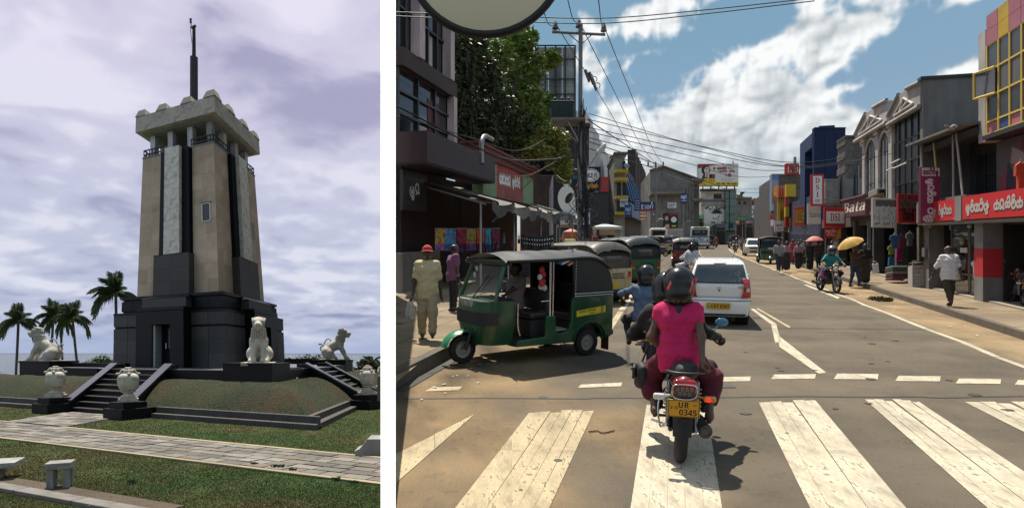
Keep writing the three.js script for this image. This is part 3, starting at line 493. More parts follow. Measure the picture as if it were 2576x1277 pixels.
// urns
function urn() {
  const t = thing('stone_urn', '', 'urn');
  part('urn_plinth', [rb(.56, .09, .56, .012, [0, .045, 0]), rb(.46, .05, .46, .015, [0, .115, 0])], whiteStone, t);
  part('foot', lathe([[0, .13], [.2, .14], [.2, .17], [.15, .2], [.13, .235], [.15, .26], [.205, .275], [.2, .3], [0, .3]]), whiteStone, t);
  part('collar', Array.from({ length: 14 }, (_, i) => sph(.045, [Math.sin(i / 14 * 6.283) * .17, .29, Math.cos(i / 14 * 6.283) * .17], [1, .55, 1], 8)), whiteStone, t);
  part('bowl', lathe([[0, .3], [.17, .31], [.24, .37], [.285, .46], [.305, .58], [.30, .68], [.27, .755], [.20, .80], [0, .81]], 32), whiteStone, t);
  part('neck', lathe([[.2, .79], [.15, .82], [.14, .87], [.15, .9], [.1, .92], [0, .92]]), whiteStone, t);
  part('finial', Array.from({ length: 9 }, (_, i) => sph(.048, [Math.sin(i / 9 * 6.283) * .055, .94, Math.cos(i / 9 * 6.283) * .055], [1, 1, 1], 9)), whiteStone, t);
  for (let i = 0; i < 4; i++) { const a = i * Math.PI / 2 + .1, p = (r, y) => [Math.sin(a) * r, y, Math.cos(a) * r]; part('petal', [tube([p(.1, .91), p(.17, .905), p(.21, .84), p(.25, .795), p(.30, .80)], .03, 14, 8), sph(.048, p(.29, .795), [1.15, .8, 1.15], 10)], whiteStone, t); }
  return t;
}
function pedestal(p, label) { const t = thing('urn_pedestal', label, 'pedestal', p, Math.atan2(E1.z, -E1.x), 'black granite pedestals under the urns'); part('lower_block', rb(.84, .3, .84, .01, [0, .14, 0]), granite, t); part('upper_block', rb(.64, .17, .64, .01, [0, .37, 0]), granite, t); return t; }
{ const spots = [[MF(10.25, -.35), 'pale stone urn beside the steps, the one under the palm trees', 'black stepped pedestal beside the steps under the palms', 1], [MF(6.7, -.35), 'pale stone urn at the corner of path and steps before the tower', 'black stepped pedestal where the path meets the lawn', 1], [MF(-.28, 5.6), 'pale stone urn at the foot of the flank steps, near one of two', 'black stepped pedestal at the foot of the flank steps', 1], [MF(-.3, 9.1), 'pale stone urn half hidden behind another urn by the flank steps', 'black pedestal behind the other one at the flank steps', 1], [MF(8, 14.6), 'only the top of a pale urn showing behind the terrace', 'black pedestal hidden behind the terrace', 1.1]];
  let u0; spots.forEach(([p, lu, lp, s], i) => { pedestal(p, lp); const u = i ? copyOf(u0, lu) : (u0 = urn()); tag(u, lu, 'urn', 'pale stone urns on black pedestals'); u.position.copy(p).setY(.455); u.scale.set(s * .84, s * .95, s * .84); u.rotation.y = .35 + i * .2; if (i === 4) u.position.y = .75; }); }
// palms
const frondMat = [[.06, .10, .04], [.08, .12, .05], [.045, .08, .038]].map((c) => M(c, .7, { transmission: .15, thickness: 0 }));
function frond(len, droop, fold = .5) {                             // grows along +z from the origin
  const g = [], P = (t) => V(0, Math.sin(Math.min(1, t * 1.5) * 1.2) * .22 * len - droop * len * t * t, t * len * (1 - .25 * droop * t));
  g.push(tube([P(0), P(.25), P(.5), P(.75), P(1)], .014, 10, 4));
  const n = 44; for (let i = 3; i <= n; i++) for (const s of [-1, 1]) { const t = i / n, a = P(t), l = len * .30 * Math.sin(Math.PI * (.14 + .76 * t)) + .05, b = V(s * l * (.55 + .2 * rnd()), a.y - l * (.45 + .5 * rnd()) * (.5 + droop), a.z + l * (.45 + .25 * rnd())), w = .017; g.push(quad(a, V(a.x + s * l * .3, a.y - l * .12, a.z + l * .28 + w), b, V(a.x + s * l * .3, a.y - l * .14, a.z + l * .28 - w))); }
  return join(g);
}
const fronds = [frond(1, .35), frond(1, .75), frond(1, 1.1), frond(1, .1)];
function palm(label, u, vc, Z, yBase, rad, bend) {
  const top = aL(u, vc, Z), b = V(top.x + bend, yBase, top.z), t = thing('palm_tree', label, 'palm tree', b, 0, 'coconut palms by the sea'), h = top.y - yBase;
  part('trunk', tube([[0, 0, 0], [-bend * .15, h * .3, 0], [-bend * .6, h * .65, 0], [-bend, h, 0]], .13, 24, 8), M([.09, .08, .07], .9, { map: T.bark }), t);
  const n = 19; for (let i = 0; i < n; i++) { const ring_ = i % 4, a = i * 2.4, el = [.75, .35, -.05, 1.2][ring_] + rr(-.15, .15), m = new THREE.Mesh(fronds[ring_ === 3 ? 3 : ring_], frondMat[i % 3]); m.name = 'frond'; m.position.set(-bend, h, 0); m.rotation.order = 'YXZ'; m.rotation.set(-el, a, rr(-.3, .3)); const s = rad * rr(.78, 1.0); m.scale.set(s, s, s); t.add(shade(m)); }
  for (let i = 0; i < 6; i++) part('coconut', sph(.13, [-bend + Math.sin(i) * .25, h - .2, Math.cos(i) * .25]), M([.09, .09, .03], .6), t);
}
palm('coconut palm standing alone before the sea, leftmost of all palms', 45, 808, 70, -4.6, 2.35, -.4);
palm('bushy coconut palm just behind the profile lion', 133, 796, 72, -4.6, 2.3, -.6);
palm('slim coconut palm between the lion and the tower with curved trunk', 181, 800, 70, -4.6, 2.3, .9);
palm('coconut palm rising behind the dark base of the tower', 290, 738, 62, -4.2, 2.7, .2);
palm('second crown crossing the bushy palm behind the lion', 150, 803, 78, -4.6, 2.2, .5);
// leafy shrubs
function leaves(n, size, pos, dirUp = .4) {                         // n folded leaves; pos() gives a point and outward direction
  const P = [], q = new THREE.Quaternion(), e = new THREE.Euler(), v = [V(), V(), V(), V()];
  for (let i = 0; i < n; i++) { const p = pos(i), s = size * rr(.6, 1.3); e.set(rr(-.9, .9), rr(0, 6.283), rr(-.9, .9)); q.setFromEuler(e);
    v[0].set(0, 0, 0); v[1].set(-.28 * s, .06 * s, .5 * s); v[2].set(0, -.1 * s, s); v[3].set(.28 * s, .06 * s, .5 * s); v.forEach((w) => w.applyQuaternion(q).add(p)); P.push(...v[0].toArray(), ...v[1].toArray(), ...v[2].toArray(), ...v[0].toArray(), ...v[2].toArray(), ...v[3].toArray()); }
  const g = new THREE.BufferGeometry(); g.setAttribute('position', new THREE.Float32BufferAttribute(P, 3)); g.computeVertexNormals(); return metreUV(g);
}
const inBall = (c, r) => { let x, y, z; do { x = rr(-1, 1); y = rr(-1, 1); z = rr(-1, 1); } while (x * x + y * y + z * z > 1); const k = Math.cbrt(x * x + y * y + z * z) ** .3; return V(c[0] + x * r[0] * k, c[1] + y * r[1] * k, c[2] + z * r[2] * k); };
function shrub(name, label, cat, c, balls, n, size, col, group) {
  const t = thing(name, label, cat, c, 0, group); const g = [];
  for (const b of balls) g.push(leaves(Math.round(n / balls.length), size, () => inBall(b, [b[3], b[4] ?? b[3], b[3]])));
  part('foliage', g, M(col, .7, { transmission: .2, thickness: 0 }), t);
  part('stem', balls.map((b) => rod([b[0] * .3, -.6, b[2] * .3], [b[0], b[1], b[2]], .04, .02)), M([.08, .06, .045], .9), t);
}
shrub('leafy_shrub', 'round leafy green shrub at the foot of the tower, beside the sea', 'shrub', aL(258, 915, 38), [[0, .2, 0, .45], [-.35, .1, .1, .3], [.35, .05, 0, .35], [.1, -.3, 0, .6]], 900, .17, [.055, .10, .03], 'shrubs behind the terrace');
shrub('leafy_shrub', 'low dark shrub between the slim palm and the round shrub', 'shrub', aL(221, 918, 40), [[0, 0, 0, .35], [.3, -.1, 0, .3], [-.6, -.15, 0, .3]], 500, .16, [.035, .06, .028], 'shrubs behind the terrace');
shrub('leafy_shrub', 'dark shrub at the foot of the slim palm trunk', 'shrub', aL(183, 920, 44), [[0, -.1, 0, .35], [.4, -.15, 0, .25]], 350, .16, [.035, .06, .03], 'shrubs behind the terrace');
shrub('leafy_shrub', 'low shrub on the beach edge at the end of the lawn', 'shrub', aL(14, 955, 33), [[0, -.1, 0, .4], [.35, -.2, 0, .3], [-.6, 0, 0, .5]], 600, .16, [.04, .07, .03], 'shrubs behind the terrace');
shrub('sea_hedge', 'broad leaved hedge between the front lion and the far lion', 'hedge', aL(762, 908, 36), [[-.9, -.15, 0, .35], [-.3, -.1, 0, .4], [.3, 0, 0, .42], [.9, .05, 0, .4], [.6, -.3, 0, .5], [-.5, -.4, 0, .5]], 1700, .15, [.045, .10, .03]);
shrub('spiky_shrub', 'dark spiky shrub just right of the far lion', 'shrub', aL(912, 918, 34), [[0, .05, 0, .3], [-.1, -.3, 0, .4], [.35, -.3, 0, .4], [.8, -.2, 0, .4]], 900, .2, [.03, .06, .03], 'shrubs behind the terrace');
{ const p = aL(936, 912, 33), t = thing('young_palm', 'small young palm with arching fronds beside the far urns', 'palm', p); for (let i = 0; i < 9; i++) { const m = shade(new THREE.Mesh(fronds[i % 3], frondMat[i % 3])); m.name = 'frond'; m.rotation.order = 'YXZ'; m.rotation.set(-.7 + .3 * (i % 3), i * .7, 0); m.scale.setScalar(.75); t.add(m); } part('stem', rod([0, -1.2, 0], [0, .05, 0], .07), M([.08, .07, .05], .9), t); }
// concrete things on the lawn
{ const p = gL(150, 1226), t = thing('concrete_stool', 'small grey concrete stool with four square legs on the lawn', 'stool', p, .45); const w = .25, h = .34;
  part('seat', rb(w + .03, .085, w + .03, .008, [0, h - .04, 0]), concrete, t); for (const a of [-1, 1]) for (const b of [-1, 1]) part('leg', rb(.075, h - .08, .075, .006, [a * (w / 2 - .04), (h - .085) / 2, b * (w / 2 - .04)]), concrete, t); part('foot_rail', bx(.05, .04, w - .1, [w / 2 - .04, .04, 0]), concrete, t); }
{ const p = gL(8, 1205), t = thing('concrete_table', 'low flat concrete table slab at the edge of the lawn', 'table', p, .45); part('top_slab', rb(.95, .075, .5, .008, [-.32, .21, -.1]), M([.36, .35, .34], .85, { map: T.stain }), t); part('support', rb(.72, .2, .34, .01, [-.4, .09, -.08]), concrete, t); }
{ const a = gL(-40, 1212), b = gL(400, 1290), d = b.clone().sub(a), t = thing('concrete_kerb', 'long low concrete kerb crossing the corner of the lawn', 'kerb', a, Math.atan2(-d.z, d.x)); const L = d.length(); for (let i = 0; i < 3; i++) part('kerb_block', rb(L / 3 - .01, .08, .19, .012, [L / 3 * (i + .5), .02, .14]), M([.20, .185, .165], .9, { map: T.stain }), t); part('soil', bx(L, .03, .28, [L / 2, .0, -.16]), M([.10, .075, .05], 1, { map: T.dust }), t); }
{ const p = gL(930, 1146), t = thing('concrete_block', 'wedge shaped grey concrete block on the lawn near the white wall', 'block', p, .1); part('block', poly([[-.22, 0], [.6, 0], [.6, .31], [-.02, .31], [-.15, .15], [-.24, .11]], .5, .012).translate(0, 0, -.35), concrete, t); }
{ const p = gL(797, 1080), t = thing('ground_spotlight', 'small black spotlight at the corner of the kerb', 'spotlight', p); part('housing', cyl(.045, .05, .1, [0, .06, 0], [.8, .4, 0]), blackPlastic, t); part('spike', rod([0, -.02, 0], [0, .06, 0], .012), blackPlastic, t); part('bracket', rod([.06, .02, 0], [.1, .09, 0], .02), blackPlastic, t); }
// the white wall between park and street
{ const y = (d) => EYE - CAMH + SLOPE * d, d0 = 4.35, d1 = 18.6, hw = .01266, cu = (976 - U0) / FOC, X = (d, s) => (cu + s * hw) * d;
  const yt = (d) => lerp(y(d0) - .1, EYE + 900 / FOC * d1, (d - d0) / (d1 - d0)), t = thing('boundary_wall', 'white plastered wall with raking top between the park and the street', 'wall', V(0, 0, 0)), wm = M([.86, .86, .85], .9, { map: null });
  const N = 8; for (let i = 0; i < N; i++) { const a = lerp(d0, d1, i / N), b = lerp(d0, d1, (i + 1) / N) - (i < N - 1 ? .004 : 0); const R4 = (d, yy) => [V(X(d, -1), yy, -d), V(X(d, 1), yy, -d)]; const A = R4(a, -6), B = R4(b, -6), A2 = R4(a, yt(a)), B2 = R4(b, yt(b)); part('wall_section', hexa([A[0], A[1], B[1], B[0]], [A2[0], A2[1], B2[1], B2[0]]), wm, t); }
}
// ================= THE STREET (climbing at SLOPE; heights are over the road) =================
const bend = (d) => .0011 * Math.max(0, d - 55) ** 2;
const XL = (d) => .27 * d - 1.4 + bend(d), XR = (d) => .29 * d + 5.4 + bend(d), KL = (d) => .27 * d - 3.75 + bend(d), KR = (d) => .3195 * d + 6.4 + bend(d);
{ // carriageway with dusty shoulders, one sheet
  const nd = 260, nx = 150, P = [], C = [], I = [];
  for (let j = 0; j <= nd; j++) { const d = 1.4 + 420 * (j / nd) ** 2.6; for (let i = 0; i <= nx; i++) {
    const s = i / nx, x0 = -.2 * d, x1 = XR(d) + 3 + .6 * d, x = lerp(x0, x1, s); P.push(...street(x, d).toArray());
    const n1 = fbm(x * .8, d * .35, 4), n2 = fbm(x * 2.5 + 9, d * 1.2, 4), L = XL(d) - x, Rr = x - XR(d);
    let dl = sstep(lerp(-1.1, -.3, sstep(7, 11, d)), 1.5, L + (n1 * 2.4 + n2) * lerp(1, .5, sstep(7, 11, d))) * lerp(.72, .95, sstep(9, 17, d)), dr = sstep(-.12, .3, Rr + n2 * .35); dl = clamp(dl + .1 * n2, 0, 1);
    const wheel = .12 * (Math.exp(-(((x - XL(d) - 1.4) / .35) ** 2)) + Math.exp(-(((x - XL(d) - 3) / .35) ** 2))), wet = sstep(.9, .2, Math.abs(x - KL(d) - .35)) * sstep(.0, .4, n2 + .25) * .7 * (d < 12 ? 1 : .3);
    const a = 1 - wheel - .18 * n1, asp = [.136 * a, .108 * a, .074 * a], dust = [.31, .205, .10], sand = [.32, .225, .118], g = 1 + .35 * n2 + .2 * n1;
    for (let c = 0; c < 3; c++) { let v = lerp(asp[c], dust[c] * g, dl); v = lerp(v, sand[c] * g, dr); C.push(v * (1 - wet)); } } }
  for (let j = 0; j < nd; j++) for (let i = 0; i < nx; i++) { const a = j * (nx + 1) + i, b = a + nx + 1; I.push(a, b, a + 1, b, b + 1, a + 1); }
  const g = new THREE.BufferGeometry(); g.setAttribute('position', new THREE.Float32BufferAttribute(P, 3)); g.setAttribute('color', new THREE.Float32BufferAttribute(C, 3)); g.setIndex(I); g.computeVertexNormals();
  var road = struct('road', prep(g), M([1, 1, 1], .96, { vertexColors: true, map: T.asphalt, bumpMap: T.asphalt, bumpScale: .006 }));
}
const sand = tex(512, [1.3, 2.9], (x, y) => { const h = fbm(x * 9, y * 9, 6, 0), c = fbm(x * 70, y * 50, 3, 0), s = hash2(x * 512, y * 512); return h * .6 + c > .49 ? .34 + .2 * s : .80 + .38 * h + .22 * c + .12 * (s - .5); });
const paintMat = M([.52, .45, .33], .8, { map: sand }), dirtyPaint = M([.45, .36, .22], .85, { map: sand });
const ground = (pts, y) => { const p = pts.map(([u, v]) => gR(u, v, y)), g = []; for (let i = 1; i < p.length - 1; i++) { const t = new THREE.BufferGeometry(); t.setAttribute('position', new THREE.Float32BufferAttribute([p[0], p[i], p[i + 1]].flatMap((q) => q.toArray()), 3)); t.computeVertexNormals(); g.push(metreUV(t)); } return g; };
{ const z8 = ([x, y]) => [994 + .6143 * x, 880.6 + .6143 * y];
  const stripes = [[[[0, 425], [322, 264], [322, 264], [0, 545]], dirtyPaint, 2], [[[548, 255], [815, 243], [590, 735], [175, 735]], dirtyPaint, 6], [[[1030, 222], [1275, 222], [1354, 735], [950, 735]], paintMat, 5], [[[1490, 213], [1722, 205], [2172, 735], [1745, 735]], paintMat, 5], [[[1925, 200], [2148, 207], [2940, 735], [2530, 735]], paintMat, 6], [[[2332, 210], [2585, 214], [3100, 470], [2850, 470]], paintMat, 4]];
  for (const [q, m, n] of stripes) { const [a, b, c, d] = q.map(z8), mix2 = (p, r, t) => [lerp(p[0], r[0], t), lerp(p[1], r[1], t)], zs = new THREE.Group(); zs.name = 'zebra_stripe'; road.add(zs);
    for (let i = 0; i < n; i++) { const t0 = (i + .006) / n, t1 = (i + .994) / n, e = 6 * (hash2(i, 3) - .5); const A = mix2(a, b, t0), B = mix2(a, b, t1), Cc = mix2(d, c, t1), Dd = mix2(d, c, t0); A[1] += e; B[1] += e; part('paint_strip', ground([A, B, Cc, Dd], .006), m, zs); } }
  for (const [x0, x1, y0, y1, k] of [[748, 930, 132, 150, 8], [1300, 1458, 107, 127, 3], [1540, 1725, 97, 117, 2], [1798, 1982, 97, 118, -2], [2050, 2237, 106, 126, -2], [2298, 2485, 117, 136, -2], [2540, 2620, 123, 142, -2]]) part('stop_dash', ground([[x0 + 14, y0 + k], [x1, y0 - k * .0], [x1 - 4, y1 - k * .4], [x0, y1 + k * .4]].map(z8), .006), paintMat, road);
  part('faded_dash', ground([[150, 152], [275, 148], [260, 163], [120, 168]].map(z8), .006), dirtyPaint, road);
  const strip = (name, xf, d0, d1, w, m, y = .006) => { const f = (s, t) => { const d = lerp(d0, d1, s); return street(xf(d) + (t - .5) * w, d, y).toArray(); }; part(name, surf(f, Math.max(2, Math.ceil((d1 - d0) / 2)), 1), m, road); };
  for (let d = 7.2; d < 160; d += 3.02) strip('edge_line', (q) => XR(q) + .04 * Math.sin(q * 1.7), d, d + 3, .13, paintMat);
  for (const [a, b, w] of [[12.6, 16.3, .16], [16.6, 19.4, .18], [20, 24, .13], [24.4, 30, .13], [30.2, 38, .13], [38.2, 48, .13], [48.2, 62, .13], [62.2, 80, .13]]) strip('edge_line', (d) => .27 * d - 1.42 + bend(d), a, b, w, a < 13 ? dirtyPaint : paintMat);
  for (let d = 46; d < 130; d += 7) strip('lane_dash', (q) => (XL(q) + XR(q)) / 2 + .2, d, d + 3.2, .12, paintMat);
  part('centre_line', ground([[1889, 777], [1897, 776], [1956, 816], [1941, 816]], .006), paintMat, road); part('centre_line', ground([[1941, 817], [1954, 817], [1966, 860], [1951, 862]], .006), paintMat, road); part('centre_line', ground([[1957, 842], [1970, 852], [2080, 937], [2060, 939], [1962, 872]], .006), paintMat, road);
  part('faded_line', ground([[1903, 776], [1909, 775], [1990, 822], [1985, 824]], .005), dirtyPaint, road); part('centre_line', ground([[2022, 716], [2030, 715], [2115, 748], [2108, 751]], .006), paintMat, road);
  { const om = M([.045, .036, .026], .6); for (let i = 0; i < 34; i++) { const d = rr(4.7, 13), x = rr(XL(d) - .6, XR(d) - .3), a = rr(.015, .06) * (i % 6 ? 1 : 2.2), n = 11, pts = []; for (let k = 0; k < n; k++) { const th = k / n * 6.283, q = a * (1 + .5 * (rnd() - .5)); pts.push(V(Math.cos(th) * q * 1.2, 0, Math.sin(th) * q)); } const g = []; for (let k = 0; k < n; k++) { const A = street(x + pts[k].x, d - pts[k].z, .0085), Bq = street(x + pts[(k + 1) % n].x, d - pts[(k + 1) % n].z, .0085), t = new THREE.BufferGeometry(); t.setAttribute('position', new THREE.Float32BufferAttribute([...street(x, d, .0085).toArray(), ...A.toArray(), ...Bq.toArray()], 3)); t.computeVertexNormals(); g.push(metreUV(t)); } part('oil_spot', g, om, road); } }
  // trench repairs and tar seams
  const patchM = M([.12, .10, .075], .9, { map: T.asphalt }), tar = M([.03, .028, .026], .7);
  part('road_patch', ground([[1440, 905], [1585, 873], [1612, 878], [1600, 918], [1450, 922]], .003), patchM, road);
  part('tar_seam', surf((s, t) => gR(lerp(995, 2576, s), 1000 + (t - .5) * 2.2 + 4 * fbm(s * 9, 1, 3) - (s > .3 ? 2 : 0), .005).toArray(), 60, 1), tar, road);
}
const clipX = (x, d) => Math.max(x, -.2 * d);
{ // pavements
  const slabM = [[.24, .18, .11], [.215, .16, .10], [.265, .20, .125], [.23, .17, .105]].map((c) => M(c, .9, { map: T.dust, bumpMap: T.speck, bumpScale: .003 })), kerbM = M([.12, .10, .075], .9, { map: T.stain });
  const build = (name, K, W, h, d0, d1, near, sgn) => {
    const base = struct(name, surf((s, t) => { const d = lerp(d0, d1, s); return street(clipX(K(d) + sgn * lerp(.16, W, t), d), d, h - .03).toArray(); }, 60, 1), slabM[1]);
    for (let d = d0; d < near + 25; d += 1.2) { if (sgn < 0 && d < 7.9) continue; const q = (a, b, y, y2 = y) => [street(K(d) + sgn * a, d, y), street(K(d + 1.19) + sgn * a, d + 1.19, y), street(K(d + 1.19) + sgn * b, d + 1.19, y2), street(K(d) + sgn * b, d, y2)]; part('kerb_stone', hexa(q(0, .17, -.1), q(.015, .17, h + .008)), kerbM, base); }
    const n = Math.max(2, Math.round((W - .18) / .9)), w = (W - .18) / n; let c = 0;
    for (let d = d0; d < near; d += .9) for (let i = 0; i < n && c < 290; i++, c++) { const a = .18 + i * w + .006, b = .18 + (i + 1) * w - .006, y = h + rr(-.004, .004), q = (o, e) => clipX(K(d + e) + sgn * o, d + e), Q = (yy) => [street(q(a, .006), d + .006, yy), street(q(a, .888), d + .888, yy), street(q(b, .888), d + .888, yy), street(q(b, .006), d + .006, yy)]; if (sgn < 0 && q(a, .4) - q(b, .4) < .06) continue; part('paving_slab', hexa(Q(h - .04), Q(y)), slabM[Math.floor(rnd() * 4)], base); }
    return base;
  };
  build('left_pavement', KL, 5.5, .22, 5.5, 130, 21, -1); build('right_pavement', KR, 2.3, .15, 9, 130, 40, 1);
  // slab strip of the drain beside the kerb, litter, tufts of grass, a twig
  for (let d = 8; d < 9.6; d += 1.0) part('drain_slab', hexa([street(KL(d) + .02, d, -.05), street(KL(d + .98) + .02, d + .98, -.05), street(KL(d + .98) + .16, d + .98, -.05), street(KL(d) + .16, d, -.05)], [street(KL(d) + .02, d, .02), street(KL(d + .98) + .02, d + .98, .02), street(KL(d + .98) + .16, d + .98, .012), street(KL(d) + .16, d, .012)]), M([.08, .072, .06], .9, { map: T.stain }), road);
  const lit = []; for (let i = 0; i < 46; i++) { const [u, v] = i < 26 ? [rr(2180, 2560), 0] : [rr(1000, 1110), 0]; const d = i < 26 ? rr(12, 26) : rr(7.4, 10), x = i < 26 ? KR(d) - rr(.05, 1.1) : KL(d) + rr(.2, 1); const p = street(x, d, .01), s = rr(.02, .06); lit.push(quad(p, p.clone().add(V(s, .01, 0)), p.clone().add(V(s, .015, -s)), p.clone().add(V(0, .005, -s * .8)))); }
  { const m = solo('litter', 'small scraps of litter along the dusty kerbs', 'litter', lit, M([.55, .53, .5], .8)); stuff(m); }
  for (const [u, v, w, lab] of [[2215, 756, .42, 'green grass tuft growing at the right kerb near the white shirted man'], [2065, 684, .35, 'small grass tuft at the kerb beside the oncoming motorcycle']]) { const p = gR(u, v), g = []; for (let i = 0; i < 220; i++) { const q = V(p.x + rr(-w, w) * .55, p.y, p.z + rr(-w, w) * .8), a = rr(0, 6.28), l = rr(.05, .16); q.y = street(0, -q.z).y; g.push(quad(q, V(q.x + .02, q.y, q.z), V(q.x + Math.cos(a) * l * .7, q.y + l, q.z + Math.sin(a) * l * .7), V(q.x - .01, q.y + l * .5, q.z))); } solo('grass_tuft', lab, 'grass tuft', g, M([.07, .09, .035], .9)); }
  { const p = (u, v) => gR(u, v, .012); solo('twig', 'dry twig lying on the asphalt left of the motorcycle', 'twig', tube([p(1481, 1085), p(1505, 1083), p(1515, 1088), p(1546, 1082)], .008, 16, 5), M([.11, .085, .05], .9)); }
}
// --- facade frames: D is the distance up the street, y the height over the road, out the offset towards the road
const FL = (d, y, out = 0) => street(.27 * d - 9.12 + out * .9654, d - out * .2607, y), FR = (d, y, out = 0) => street(.32 * d + 8.5 - out * .9524, d + out * .3048, y);
const dL = (u) => 13680 / (1693 - u), dR = (u) => 12750 / (u - 1768), yAt = (v, d) => CAMH + (H0 - v) * d / FOC;
const slabF = (F, d0, d1, y0, y1, o0, o1) => hexa([F(d0, y0, o1), F(d1, y0, o1), F(d1, y0, o0), F(d0, y0, o0)], [F(d0, y1, o1), F(d1, y1, o1), F(d1, y1, o0), F(d0, y1, o0)]);
const faceF = (F, d0, d1, y0, y1, out) => F === FL ? quad(F(d0, y0, out), F(d1, y0, out), F(d1, y1, out), F(d0, y1, out), true) : quad(F(d1, y0, out), F(d0, y0, out), F(d0, y1, out), F(d1, y1, out), true);
function absThing(name, label, cat, base, group) { const t = thing(name, label, cat, base, 0, group); const b = t.position.clone(); return { t, add: (n, g, m, par = t, lab) => part(n, (Array.isArray(g) ? join(g) : g).translate(-b.x, -b.y, -b.z), m, par, lab) }; }
// upright box placed square to the lens axis by where its front stands
function front(name, label, cat, u0, u1, d, group) { const x0 = (u0 - U0) / FOC * d, x1 = (u1 - U0) / FOC * d, xm = (x0 + x1) / 2, t = thing(name, label, cat, street(xm, d), 0, group); return { t, w: x1 - x0, X: (u) => (u - U0) / FOC * d - xm, Y: (v) => yAt(v, d), d }; }
function wallBox(f, u0, u1, v0, y0, depth, z = 0) { const a = f.X(u0), b = f.X(u1), h = f.Y(v0) - y0; return bx(b - a, h, depth, [(a + b) / 2, y0 + h / 2, z - depth / 2]); }
function rectAt(f, u0, u1, v0, v1, z0, z1) { const a = f.X(u0), b = f.X(u1), c = f.Y(v0), e = f.Y(v1); return bx(b - a, c - e, z1 - z0, [(a + b) / 2, (c + e) / 2, (z0 + z1) / 2]); }
const faceAt = (f, u0, u1, v0, v1, z) => quad([f.X(u0), f.Y(v1), z], [f.X(u1), f.Y(v1), z], [f.X(u1), f.Y(v0), z], [f.X(u0), f.Y(v0), z], true);
// a sign board facing down the street, turned by yaw; poles optional
function board(label, u0, u1, v0, v1, d, yaw, mat, o = {}) {
  const f = front('sign_board', label, 'sign', u0, u1, d, o.group), w = f.w / Math.cos(yaw), y0 = f.Y(v1), y1 = f.Y(v0), h = y1 - y0, t = f.t; t.rotation.y = yaw;
  part('sign_box', rb(w, h, o.depth || .12, .01, [0, (y0 + y1) / 2, -(o.depth || .12) / 2 - .004]), o.box || M([.1, .1, .1], .6), t);
  part('sign_face', quad([-w / 2 + .01, y0 + .01, .002], [w / 2 - .01, y0 + .01, .002], [w / 2 - .01, y1 - .01, .002], [-w / 2 + .01, y1 - .01, .002], true), mat, t);
  if (o.pole) part('pole', rod([o.pole * w, 0, -.1], [o.pole * w, y1, -.1], .05), M([.2, .2, .2], .6, { metalness: .5 }), t);
  if (o.arm) part('bracket', [rod([w * .5 * o.arm, y0 + h * .8, -.06], [w * .5 * o.arm + o.arm * o.len, y0 + h * .8, -.3], .03), rod([w * .5 * o.arm, y0 + h * .2, -.06], [w * .5 * o.arm + o.arm * o.len, y0 + h * .2, -.3], .03)], M([.08, .08, .08], .6), t);
  return t;
}
